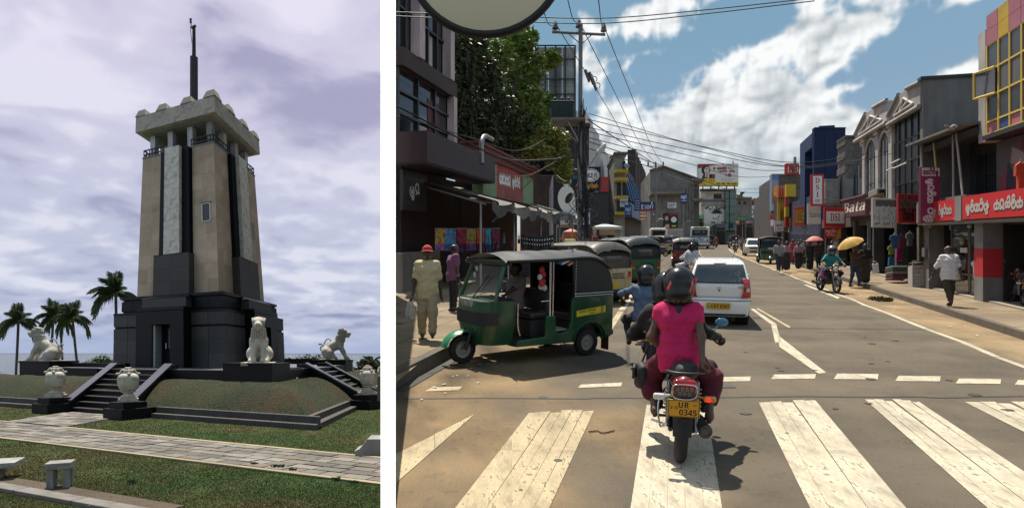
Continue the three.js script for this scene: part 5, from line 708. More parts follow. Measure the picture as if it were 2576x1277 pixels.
{ const f = front('red_roof_pavilion', 'open roof terrace with a small red roof far down the street', 'building', 1884, 1914, 185); part('wall', rectAt(f, 1886, 1912, 516, 606, -6, 0), M([.3, .3, .29], .9, { map: T.stain }), f.t); part('roof', poly([[f.X(1882), f.Y(506)], [f.X(1899), f.Y(498)], [f.X(1916), f.Y(506)]], 5).translate(0, 0, -5), M([.36, .10, .06], .8), f.t); for (const u of [1887, 1898, 1910]) part('post', rectAt(f, u - .8, u + .8, 506, 518, -.4, 0), greyConc, f.t); part('banner', faceAt(f, 1889, 1908, 517, 548, .05), canvasMat(96, 150, (x, w, h) => { x.fillStyle = '#c5cbd0'; x.fillRect(0, 0, w, h); x.strokeStyle = '#1d2c48'; x.lineWidth = 9; x.lineCap = 'round'; x.beginPath(); x.moveTo(70, 20); x.lineTo(50, 60); x.lineTo(14, 40); x.moveTo(50, 60); x.lineTo(34, 100); x.lineTo(70, 140); x.moveTo(34, 100); x.lineTo(8, 120); x.moveTo(50, 60); x.lineTo(86, 84); x.stroke(); }), f.t); }
palm2('palm crown rising behind the roofs beyond the billboard', 1862, 494, 190, 2.4);
function palm2(label, u, v, d, rad) { const p = street((u - U0) / FOC * d, d, yAt(v, d)), t = thing('palm_tree', label, 'palm tree', street((u - U0) / FOC * d, d)); t.position.y = p.y - 9; part('trunk', rod([0, 0, 0], [0, 9, 0], .2, .15), M([.09, .08, .07], .9), t); for (let i = 0; i < 16; i++) { const m = shade(new THREE.Mesh(fronds[i % 4], frondMat[i % 3])); m.name = 'frond'; m.position.y = 9; m.rotation.order = 'YXZ'; m.rotation.set(-.6 + .35 * (i % 4), i * 2.4, 0); m.scale.setScalar(rad); t.add(m); } }
// far shop fronts and signs closing the street
{ let i = 0; const cols = ['#8d3a2c', '#31507c', '#b9a55a', '#5f6f5c', '#9b5a36', '#7a7f86', '#4a3a3c', '#b8b4aa', '#a2462f', '#6d2f33', '#466b86', '#8c8478'];
  const where = ['beyond the white bus', 'at the bend of the street', 'under the far roofs', 'beside the green glass block', 'behind the oncoming traffic', 'near the far palm crown'];
  for (const [u0, u1, v0, d] of [[1706, 1728, 560, 118], [1728, 1752, 548, 122], [1752, 1772, 540, 126], [1800, 1826, 563, 126], [1852, 1876, 544, 150], [1876, 1896, 552, 158], [1896, 1916, 556, 165], [1912, 1930, 538, 170], [1926, 1946, 545, 120], [1916, 1936, 520, 230], [1934, 1950, 508, 240], [1870, 1888, 568, 170]]) { const c = new THREE.Color(cols[i % 12]), f = front('far_shop', `${['red brown', 'blue', 'ochre', 'green grey', 'orange brown', 'grey', 'dark', 'off white', 'rust red', 'wine red', 'steel blue', 'drab'][i % 12]} shop front ${where[i % 6]}`, 'shop', u0, u1, d, 'far shop fronts'); part('wall', rectAt(f, u0, u1, v0, 612, -6, 0), M([c.r * .8, c.g * .8, c.b * .8], .8, { map: T.stain }), f.t); part('sign', rectAt(f, u0 + 1, u1 - 1, v0 + 3, v0 + 10, 0, .3), M([c.b, c.r * .8, c.g], .6), f.t); part('shop_opening', rectAt(f, u0 + 2, u1 - 2, v0 + 18, 612, 0, .06), M([.02, .02, .02], .9), f.t); part('window', rectAt(f, u0 + 4, u1 - 4, v0 + 11.5, v0 + 16, 0, .08), darkGlass(), f.t); i++; } }
for (const [u0, u1, v0, v1, d, c, c2, lab] of [[1743, 1755, 519, 549, 112, '#b7c6cf', '#2f5a78', 'tall pale vertical sign beside the concrete building'], [1733, 1741, 530, 552, 112, '#c2c2bf', '#9b2a2a', 'narrow white sign with red marks beside the concrete building'], [1712, 1730, 485, 512, 104, '#22315e', '#b7c2dd', 'dark blue projecting sign on the concrete building'], [1641, 1652, 534, 545, 84, '#3a3f44', '#cfd3d4', 'small grey round number sign near the second pole'], [1784, 1792, 520, 534, 125, '#c9c9c4', '#41464a', 'small white sign at the corner of the leaf emblem wall'], [1850, 1862, 552, 566, 128, '#8b2a2a', '#d8d0c4', 'red sign under the green glass block'], [1896, 1916, 528, 540, 150, '#3d4f86', '#c5cce0', 'blue banner across the far end of the street'], [1806, 1814, 550, 560, 118, '#d8d4cc', '#9b2a2a', 'little white and red sign above the bus'], [1560, 1580, 500, 520, 70, '#c9ccd0', '#5a6570', 'pale shop board under the yellow balcony'], [1572, 1590, 515, 545, 66, '#23407e', '#9fb4d8', 'blue shop board under the slatted canopy']]) board(lab, u0, u1, v0, v1, d, 0, canvasMat(64, 64, (x, w, h) => { x.fillStyle = c; x.fillRect(0, 0, w, h); script(x, '037', 6, 22, 52, 24, c2, .24); x.fillStyle = c2; x.fillRect(10, 44, 44, 5); }));
// market tents along the left pavement
for (const [u0, u1, v, d, c, lab] of [[1486, 1560, 560, 44, [.5, .49, .46], 'white market tent roof beside the twin pole'], [1414, 1462, 572, 42, [.45, .17, .12], 'faded red tent roof left of the twin pole'], [1398, 1440, 556, 47, [.32, .30, .27], 'grey tarpaulin roof behind the stall awning']]) { const f = front('market_tent', lab, 'tent', u0, u1, d); const h = f.Y(v), w = f.w / 2; const g = hexa([[-w, h - .5, -2], [w, h - .5, -2], [w, h - .5, 1], [-w, h - .5, 1]], [[-w * .1, h, -.6], [w * .1, h, -.6], [w * .1, h, -.4], [-w * .1, h, -.4]]); part('roof', g, M(c, .8), f.t); for (const [a, b] of [[-w, 1], [w, 1], [-w, -2], [w, -2]]) part('post', rod([a, .1, b], [a, h - .5, b], .04), steel, f.t); part('valance', bx(2 * w, .2, .02, [0, h - .6, 1]), M(c, .8), f.t); }
board('tall poster of a red pattern standing beside the market tent', 1482, 1508, 570, 605, 43, 0, canvasMat(64, 96, (x, w, h) => { x.fillStyle = '#3a1f1d'; x.fillRect(0, 0, w, h); x.fillStyle = '#b78d7a'; x.beginPath(); x.ellipse(32, 34, 15, 20, 0, 0, 7); x.fill(); x.fillRect(14, 56, 36, 40); x.fillStyle = '#7d2630'; x.fillRect(6, 70, 52, 26); }));
for (let i = 0; i < 3; i++) board(['pink goods poster leaning below the red tent', 'brown striped goods panel below the red tent', 'white price panel on the far side of the tent'][i], [1432, 1446, 1548][i], [1446, 1462, 1568][i], [580, 582, 570][i], [604, 606, 600][i], 43.5, 0, canvasMat(64, 64, (x, w, h) => { x.fillStyle = ['#c0788e', '#6e5a4c', '#b9b6ad'][i]; x.fillRect(0, 0, w, h); x.fillStyle = ['#e6cbd2', '#3a2f28', '#59616a'][i]; for (let k = 0; k < 5; k++) x.fillRect(8, 8 + k * 11, 48 - k * 4, 5); }));
// twin pole, transformer, lamp
const poleM = M([.24, .235, .225], .9, { map: T.stain }), wireM = M([.02, .02, .022], .6), ins = M([.06, .035, .03], .25, { clearcoat: 1 });
const PD = 27, px = (u, v, d = PD) => street((u - U0) / FOC * d, d, yAt(v, d));
{ const b = absThing('utility_pole', 'tall twin legged concrete utility pole with cross arm and tangled cables', 'utility pole', px(1466, 700)); const H = (u0, u1, v, w) => [px(u0, v), px(u1, v)];
  b.add('leg', hexa(sq(px(1457, 705), .1), sq(px(1461, 62), .085)), poleM); b.add('leg', hexa(sq(px(1479, 705), .1), sq(px(1470, 330), .08)), poleM); for (const v of [360, 420, 480, 540, 590]) b.add('spacer', bxAt(px(1467, v), .42, .16, .14), poleM);
  b.add('cross_arm', rod(px(1389, 80), px(1523, 87), .06, .06, 6), poleM); b.add('arm_brace', rod(px(1432, 86), px(1458, 108), .025), steel); b.add('arm_brace', rod(px(1488, 88), px(1466, 108), .025), steel);
  for (const [u, v] of [[1397, 62], [1456, 58], [1519, 68]]) { const p = px(u, v + 8); b.add('insulator', [0, 1, 2].map((i) => cyl(.075 + .02 * i, .11 + .02 * i, .09, [p.x, p.y + .12 + (2 - i) * .1 - .1, p.z], [0, 0, 0], 12)).concat(rod(p, p.clone().add(V(0, -.25, 0)), .02)), ins); }
  for (const [u, v, r] of [[1477, 190, .3], [1487, 196, .25], [1495, 212, .3]]) { const p = px(u, v); b.add('fuse_cutout', [rod(p.clone().add(V(-.08, .25, 0)), p.clone().add(V(.1, -.28, 0)), .075, .06), tor(.12, .02, [p.x + .15, p.y - .05, p.z], [0, 0, 0], 12)], ins); }
  for (let i = 0; i < 16; i++) { const v = rr(440, 560), u = rr(1445, 1485), p = px(u, v), r = rr(.25, .8); b.add('cable_loop', tube([p, p.clone().add(V(r * .6, -r * .7, .15)), p.clone().add(V(r * .2, -r * 1.5, .2)), p.clone().add(V(-r * .6, -r * .8, .1))], .018, 24, 4, true), wireM); }
  for (let i = 0; i < 10; i++) b.add('cable_run', tube([px(1466 + rr(-9, 12), 250 + rr(0, 60)), px(1462 + rr(-10, 14), 380), px(1466 + rr(-12, 14), 480), px(1470 + rr(-12, 12), 600)].map((p) => p.add(V(0, 0, .14))), .016, 20, 4), wireM);
  function sq(p, h) { return [[-h, -h], [h, -h], [h, h], [-h, h]].map(([x, z]) => V(p.x + x, p.y, p.z + z)); } function bxAt(p, w, h, d) { return bx(w, h, d, p.toArray()); } }
{ const p = px(1414, 303), t = thing('transformer', 'dark green electrical transformer mounted beside the utility pole', 'transformer', p); const gm = M([.012, .03, .024], .5); part('tank', rb(1.02, .72, .6, .03, [0, .37, 0]), gm, t); for (let i = 0; i < 7; i++) part('cooling_fin', bx(.02, .55, .75, [-.42 + i * .14, .36, 0]), gm, t); for (const x of [-.32, 0, .3]) part('bushing', [0, 1, 2, 3].map((i) => cyl(.05, .09, .07, [x, .78 + i * .08, 0], [0, 0, 0], 10)), ins, t); part('platform', bx(1.5, .1, .8, [.25, -.06, 0]), poleM, t); part('lid', rb(1.08, .06, .66, .02, [0, .74, 0]), gm, t); part('strut', [rod([-.4, -.1, 0], [.75, -1, 0], .04), rod([.2, -.1, .3], [.75, -1, .1], .04)], steel, t); }
{ const p = px(1474, 430), t = thing('street_lamp', 'street lamp on a slanting arm fixed to the twin utility pole', 'street lamp', p); part('arm', tube([[0, 0, .1], [.3, .45, .1], [.5, .75, .1]], .035, 12, 8), steel, t); part('lamp_head', place(prep(new THREE.CapsuleGeometry(.1, .42, 6, 12)), [.68, .97, .1], [0, 0, -.72], [1, 1, .8]), M([.55, .55, .52], .4), t); part('lens', place(prep(new THREE.CapsuleGeometry(.075, .3, 6, 12)), [.72, .93, .1], [0, 0, -.72], [1, 1, .7]), M([.5, .48, .4], .2), t); }
function pole(label, u, vTop, d, armPx, lamp) { const b = absThing('utility_pole', label, 'utility pole', px(u, 590 + 3150 / d, d)); b.add('post', rod(px(u, 590 + 3150 / d, d), px(u, vTop, d), .16, .11), poleM); if (armPx) { b.add('cross_arm', rod(px(u - armPx, vTop + 5, d), px(u + armPx, vTop + 5, d), .07, .07, 6), poleM); for (const k of [-1, 0, 1]) { const p = px(u + k * armPx * .95, vTop + 3, d); b.add('insulator', rod(p, p.clone().add(V(0, .5, 0)), .14, .09), ins); } } if (lamp) { b.add('lamp_arm', tube([px(u, lamp + 12, d), px(u + 5, lamp + 3, d), px(u + 11, lamp, d)], .05, 8, 6), steel); b.add('lamp_head', sph(.2, px(u + 13, lamp, d).toArray(), [2, .8, 1]), dirtyWhite); } return b; }
pole('utility pole with three insulators before the bare concrete building', 1650, 413, 79, 20, 552); pole('thin lattice pole with a lamp by the blue signs', 1720, 462, 105, 8, 556); pole('slim pole beside the white building far down the street', 1868, 524, 150, 0, 560); pole('dark leaning pole near the bend of the street', 1936, 488, 130, 0); pole('thin pole among the far signs', 1846, 540, 150, 4);
// cables across the street
{ const W = (lab, a, b, sag, r = .014) => { const A = px(...a), B = px(...b), m = A.clone().lerp(B, .5); m.y -= sag; solo('overhead_cable', lab, 'cable', tube([A, A.clone().lerp(m, .55).setY((A.y * .42 + m.y * .58) - sag * .06), m, m.clone().lerp(B, .45).setY((B.y * .42 + m.y * .58) - sag * .06), B], r, 40, 5), wireM, 'overhead cables of the street'); };
  const TO = [[[1397, 58, 27], [1634, 412, 79], .9, 'outer left line wire from cross arm to the second pole'], [[1456, 52, 27], [1650, 410, 79], .9, 'middle line wire from cross arm to the second pole'], [[1519, 64, 27], [1669, 413, 79], .9, 'outer line wire from cross arm to the second pole'],
    [[1397, 58, 27], [1330, -60, 12], .4, 'line wire rising from the cross arm past the mirror'], [[1456, 52, 27], [1400, -90, 12], .4, 'line wire rising from the pole top out of frame'], [[1519, 64, 27], [1495, -80, 12], .4, 'line wire rising from the far end of the cross arm'],
    [[1480, 285, 27], [2560, 318, 26], 2.1, 'highest cable crossing the street to the yellow glazed front'], [[1480, 300, 27], [2420, 340, 32], 1.7, 'second cable crossing to the pediment front'], [[1480, 320, 27], [2330, 375, 36], 1.4, 'third cable crossing to the pediment front'], [[1478, 330, 27], [2165, 405, 44], 1.2, 'cable crossing to the arched white front'], [[1478, 345, 27], [2010, 432, 62], 1.1, 'cable crossing to the red letter sign'], [[1478, 355, 27], [1960, 478, 80], 1.1, 'cable crossing to the advert panel'], [[1478, 372, 27], [1940, 500, 110], .9, 'low cable crossing to the far bend'], [[1478, 300, 27], [1760, 470, 120], 1.2, 'cable from the pole to the white building'],
    [[995, 265, 18.6], [1462, 392, 27], .9, 'thick twisted cable from the maroon house to the pole'], [[995, 290, 18.6], [1440, 300, 40], 1.6, 'thin cable from the maroon house into the tree'], [[1180, 430, 26], [1462, 365, 27], .8, 'drop cable from the sign fascia to the pole'], [[1310, 480, 30], [1462, 320, 27], .1, 'slanting drop cable to the stall roof'], [[995, 30, 16], [2050, -5, 16], .35, 'lower of two high cables near the mirror'], [[995, 40, 16.4], [2050, 2, 16], .4, 'second of the two high cables near the mirror'], [[1400, 440, 34], [1462, 420, 27], .5, 'blue twisted drop cable at the tree edge'],
    [[1660, 430, 79], [2000, 470, 64], 1.4, 'cable from the second pole across to the blue building'], [[1660, 445, 79], [1935, 495, 130], 1.4, 'cable from the second pole to the leaning pole']];
  for (const [a, b, s, lab] of TO) W(lab, a, b, s, lab.includes('twisted') ? .03 : .012 + .00012 * Math.max(a[2], b[2])); }
// ================= right side of the street =================
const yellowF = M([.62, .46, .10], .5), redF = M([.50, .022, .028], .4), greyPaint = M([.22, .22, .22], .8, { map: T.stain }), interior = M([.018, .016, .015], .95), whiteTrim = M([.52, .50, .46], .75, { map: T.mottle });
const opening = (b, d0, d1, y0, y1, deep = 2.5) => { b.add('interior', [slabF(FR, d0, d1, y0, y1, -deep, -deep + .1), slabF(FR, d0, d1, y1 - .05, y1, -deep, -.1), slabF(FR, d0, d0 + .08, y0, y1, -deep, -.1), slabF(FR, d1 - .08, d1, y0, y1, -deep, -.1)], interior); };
{ // yellow glazed shop house
  const b = absThing('glazed_shop_house', 'shop house with yellow framed glazing and pink and yellow cladding, nearest on the right side', 'building', FR(16.5, 0)); const e0 = 13.6, e1 = 17.85, ds = [17.8, 17.1, 16.48, 15.86, 15.24, 14.6, 13.95], pink = M([.42, .15, .19], .55, { map: T.mottle }), yel = M([.55, .36, .02], .55, { map: T.mottle }), blue = M([.03, .07, .20], .5);
  b.add('wall', slabF(FR, e0, e1, 5.0, 8.6, -3, -.35), M([.05, .05, .05], .9)); b.add('grey_pier', slabF(FR, 17.9, 18.35, 4.9, 8.25, -2.5, .0), M([.42, .41, .38], .85, { map: T.stain })); b.add('slab', slabF(FR, e0, e1, 4.92, 5.05, -3, .1), blackSteel);
  for (let i = 0; i < 6; i++) { const d1 = ds[i], d0 = ds[i + 1]; for (let j = 0; j < 2; j++) b.add('cladding_panel', slabF(FR, d0 + .012, d1 - .012, 7.72 + j * .45, 8.16 + j * .45, -.3, .02), i % 3 === 1 ? yel : pink); b.add('cladding_panel', slabF(FR, d0 + .02, d1 - .02, 5.08, 5.40, -.3, -.02), i % 2 ? blue : pink);
    for (let j = 0; j < 3; j++) { const y0 = 5.45 + j * .76, y1 = y0 + .74; if (i === 0 && j === 1) continue; b.add('pane', slabF(FR, d0 + .03, d1 - .03, y0, y1, -.03, -.015), M([.045, .048, .048], .3)); if ((i * 3 + j) % 3 === 1) b.add('curtain', surf((s, t) => FR(lerp(d0 + .12, d1 - .15, s), lerp(y0, y1, t), -.012 + .006 * Math.sin(s * 20) ).toArray(), 14, 2), M([.13, .13, .125], .9)); } }
  for (const d of ds) b.add('mullion', slabF(FR, d - .028, d + .028, 5.05, 7.72, -.06, .016), yellowF); for (let j = 0; j < 5; j++) { const y = [5.06, 5.42, 6.18, 6.94, 7.69][j]; b.add('transom', slabF(FR, e0, e1, y, y + .05, -.06, .012), yellowF); }
  // one casement pushed open
  const w = b.add('open_window', hexa([FR(17.82, 6.2, .03), FR(17.2, 6.2, .03), FR(17.2, 6.2, .05), FR(17.82, 6.2, .28)], [FR(17.82, 6.9, .03), FR(17.2, 6.9, .03), FR(17.2, 6.9, .05), FR(17.82, 6.9, .28)]), M([.06, .065, .068], .06, { clearcoat: 1 })); for (const [p, q] of [[[17.86, 6.18, .3], [17.86, 6.94, .3]], [[17.86, 6.18, .3], [17.15, 6.18, .07]], [[17.86, 6.94, .3], [17.15, 6.94, .07]]]) b.add('casement_frame', rod(FR(...p), FR(...q), .035, .035, 6), yellowF, w);
  // mural wall under the overhang
  b.add('mural_wall', slabF(FR, e0, 18.2, 3.2, 4.9, -.6, -.4), M([.10, .10, .10], .9, { map: T.stain })); b.add('mural', faceF(FR, 14, 18.1, 3.25, 4.88, -.385), canvasMat(192, 128, (x, w2, h) => { x.fillStyle = '#4a4a49'; x.fillRect(0, 0, w2, h); x.fillStyle = '#5a1c22'; x.beginPath(); x.moveTo(70, 0); x.quadraticCurveTo(150, 30, 150, 128); x.lineTo(120, 128); x.quadraticCurveTo(120, 50, 60, 30); x.fill(); x.fillStyle = '#7d7d79'; x.beginPath(); x.moveTo(40, 20); x.quadraticCurveTo(110, 60, 112, 128); x.lineTo(90, 128); x.quadraticCurveTo(80, 70, 36, 56); x.fill(); x.fillStyle = '#1c2b3a'; x.beginPath(); x.moveTo(30, 50); x.lineTo(66, 128); x.lineTo(20, 128); x.fill(); x.fillStyle = '#7a2630'; x.fillRect(10, 80, 6, 40); x.fillRect(20, 70, 4, 50); }, .9));
}
{ const b = absThing('red_fascia_shop', 'shop with long red fascia, raised silver letters and red banded grey pillars', 'shop', FR(17, 0)); const LT = (s, w, col) => canvasMat(512, 96, (x, W, h) => { x.fillStyle = '#c01c22'; x.fillRect(0, 0, W, h); script(x, s, 30, 52, w, 44, '#4a1416', .34); script(x, s, 26, 47, w, 44, col, .24); x.fillStyle = '#b8b0a8'; x.beginPath(); x.arc(500, 88, 5, 0, 7); x.fill(); });
  b.add('fascia', slabF(FR, 13.4, 17.85, 2.55, 3.25, -.2, .6), redF); b.add('fascia_face', faceF(FR, 13.4, 17.85, 2.56, 3.24, .604), LT('31058 27612 0', 430, '#b7aca6')); b.add('fascia_divider', slabF(FR, 17.9, 18.35, 2.53, 3.27, -.2, .62), greyPaint); b.add('fascia', slabF(FR, 18.4, 21.1, 2.55, 3.22, -.2, .6), redF); b.add('fascia_face', faceF(FR, 18.4, 21.1, 2.56, 3.21, .604), LT('21058 13502', 440, '#a79d98')); b.add('fascia_divider', slabF(FR, 21.15, 21.8, 2.53, 3.22, -.2, .58), greyPaint); b.add('soffit', slabF(FR, 13.4, 21.8, 2.44, 2.53, -1.5, .55), M([.2, .19, .18], .9));
  const pillar = (d, w, y1, bands) => { for (const [a, c, m] of bands) b.add('pillar', hexa(pr(d, w, a), pr(d, w, c)), m); }; const pr = (d, w, y) => [FR(d - w, y, .35), FR(d + w, y, .35), FR(d + w, y, -.15), FR(d - w, y, -.15)];
  pillar(17.45, .28, 2.44, [[.1, .86, greyPaint], [.862, 1.70, M([.42, .02, .028], .6)], [1.702, 2.44, greyPaint]]); pillar(21.55, .26, 2.44, [[.1, 2.44, M([.16, .155, .145], .95, { map: T.stain })]]); pillar(13.5, .28, 2.44, [[.1, 2.44, greyPaint]]); b.add('red_pier', slabF(FR, 20.5, 20.95, .1, 1.9, -1.2, -.6), M([.24, .02, .03], .6));
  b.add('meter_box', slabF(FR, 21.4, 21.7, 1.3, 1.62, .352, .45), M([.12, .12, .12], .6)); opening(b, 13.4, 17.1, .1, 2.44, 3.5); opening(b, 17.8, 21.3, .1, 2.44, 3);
  b.add('threshold', slabF(FR, 13.4, 21.8, .0, .2, -3, .25), M([.33, .29, .22], .85, { map: T.dust })); for (const [d0, d1] of [[17.85, 18.9], [18.95, 20.3]]) { const g = b.add('shop_window', slabF(FR, d0, d1, .28, 2.4, .0, .012), glass([.75, .8, .8])); b.add('window_frame', [slabF(FR, d0, d0 + .05, .22, 2.42, -.02, .03), slabF(FR, d1 - .05, d1, .22, 2.42, -.02, .03), slabF(FR, d0, d1, .22, .28, -.02, .03), slabF(FR, d0, d1, .8, .84, -.02, .03)], M([.14, .14, .14], .4, { metalness: .6 }), g); }
  b.add('small_sign', slabF(FR, 19.0, 19.5, 1.52, 1.68, .04, .06), M([.45, .43, .40], .6)); b.add('bulb_holder', sph(.06, FR(17.9, 2.36, .4).toArray()), dirtyWhite); b.add('tube_light', rod(FR(21.2, 2.4, .4), FR(20.9, 2.38, .4), .03), dirtyWhite);
}
function garment(label, u, v0, v1, d, w, col, kind = 'shirt') { const f = front('hanging_' + kind, label, kind, u - w / 2, u + w / 2, d, 'clothes hanging in the shops'), y1 = f.Y(v0), y0 = f.Y(v1), W2 = f.w / 2; const sh = kind === 'shirt' ? [[-W2 * .62, y0], [W2 * .62, y0], [W2 * .6, y1 - (y1 - y0) * .35], [W2, y1 - (y1 - y0) * .42], [W2 * .95, y1 - (y1 - y0) * .1], [W2 * .35, y1], [0, y1 - .04], [-W2 * .35, y1], [-W2 * .95, y1 - (y1 - y0) * .1], [-W2, y1 - (y1 - y0) * .42], [-W2 * .6, y1 - (y1 - y0) * .35]] : [[-W2 * .9, y0], [-W2 * .12, y0], [0, y1 - (y1 - y0) * .45], [W2 * .12, y0], [W2 * .9, y0], [W2 * .7, y1], [-W2 * .7, y1]]; part(kind === 'shirt' ? 'shirt_body' : 'cloth', poly(sh, .06, .015).translate(0, 0, -.03), M(col, .9, { map: T.cloth }), f.t); part('hanger', tube([[-W2 * .5, y1 - .05, 0], [0, y1 + .04, 0], [W2 * .5, y1 - .05, 0]], .008, 8, 4), steel, f.t); part('hook', tor(.03, .006, [0, y1 + .06, 0], [0, 0, 0], 8, 4), steel, f.t); return f.t; }
garment('bright orange shirt hanging outside under the yellow glazing', 2571, 408, 490, 15.6, 34, [.52, .10, .04]);
garment('pale grey shirt on a hanger inside the glazed shop', 2404, 562, 600, 20.5, 26, [.30, .29, .27]); garment('dark patterned shirt in the shop window behind the pillar', 2448, 566, 612, 19.2, 24, [.06, .07, .09]); garment('blue shirt hung high in the open clothes shop', 2252, 590, 625, 24.6, 26, [.04, .12, .22]); garment('red shirt hung beside the blue one in the clothes shop', 2268, 592, 622, 24.9, 18, [.24, .03, .05]); garment('grey shirt hung in the clothes shop near the poster', 2290, 585, 618, 24.4, 20, [.12, .13, .14]); garment('lime and blue shirt hung low at the clothes shop door', 2243, 618, 640, 25.5, 17, [.20, .30, .05]); garment('bright blue shorts hung under the lime shirt', 2243, 646, 668, 25.5, 17, [.02, .14, .26], 'trousers'); garment('magenta skirt like trousers hung at the clothes shop door', 2263, 622, 656, 25.2, 18, [.28, .02, .10], 'trousers');
{ // mannequin torso in white behind the glass
  const f = front('mannequin', 'shop mannequin in a white top behind the glass by the red banded pillar', 'mannequin', 2452, 2476, 18.3); const y = f.Y(690); part('torso', blobMesh([[0, y - .1, 0, 0, y + .3, 0, .13, .15], [-.15, y + .34, 0, .15, y + .34, 0, .07, .07]], .04, .02), M([.6, .6, .6], .8), f.t); part('head', blobMesh([[0, y + .62, 0, 0, y + .68, .01, .085, .09], [0, y + .4, 0, 0, y + .55, 0, .05, .05]], .03, .015), M([.07, .05, .04], .5), f.t); part('stand', rod([0, .2, 0], [0, y, 0], .03), steel, f.t); }
{ // lean-to front between
  const b = absThing('open_lean_to', 'dark open upper floor with tin roof between the black glass front and the yellow glazing', 'building', FR(20, 0)); b.add('tin_roof', hexa([FR(18.2, 5.42, .6), FR(22.9, 5.5, .6), FR(22.9, 5.9, -2.5), FR(18.2, 5.8, -2.5)], [FR(18.2, 5.5, .6), FR(22.9, 5.58, .6), FR(22.9, 5.98, -2.5), FR(18.2, 5.88, -2.5)]), M([.16, .155, .15], .8, { map: T.stain })); b.add('back_wall', slabF(FR, 18.3, 23, 3.2, 5.5, -1.6, -1.4), M([.045, .042, .04], .9)); b.add('floor_slab', slabF(FR, 18.3, 22.6, 3.24, 3.34, -1.5, .35), M([.1, .1, .1], .9)); b.add('beam', slabF(FR, 18.3, 22.6, 5.2, 5.4, -.1, .1), M([.05, .05, .05], .9)); for (const [d, e, c] of [[18.9, 19.4, [.34, .33, .28]], [19.6, 19.65, [.25, .25, .24]], [20.8, 21.3, [.36, .33, .12]]]) b.add('pole', rod(FR(d, 3.3, .2), FR(e, 5.4, .2), .035), M(c, .6)); b.add('window', slabF(FR, 19.2, 20.2, 3.5, 4.9, -1.38, -1.34), darkGlass()); b.add('window', slabF(FR, 20.5, 22, 3.5, 4.9, -1.38, -1.34), darkGlass()); b.add('window_bar', [slabF(FR, 20.4, 22.1, 4.2, 4.25, -1.34, -1.3), slabF(FR, 21.2, 21.26, 3.5, 4.9, -1.34, -1.3)], blackSteel); b.add('lamp', [sph(.09, FR(18.45, 5.45, .62).toArray()), rod(FR(18.6, 5.42, .6), FR(18.3, 5.5, .9), .03)], dirtyWhite); b.add('ladder_frame', [rod(FR(22.2, 3.4, .3), FR(22.6, 4.7, .3), .03), rod(FR(21.9, 3.4, .3), FR(21.9, 4.5, .3), .03), rod(FR(22.6, 4.7, .3), FR(21.9, 4.5, .3), .03)], M([.05, .12, .1], .6));
}
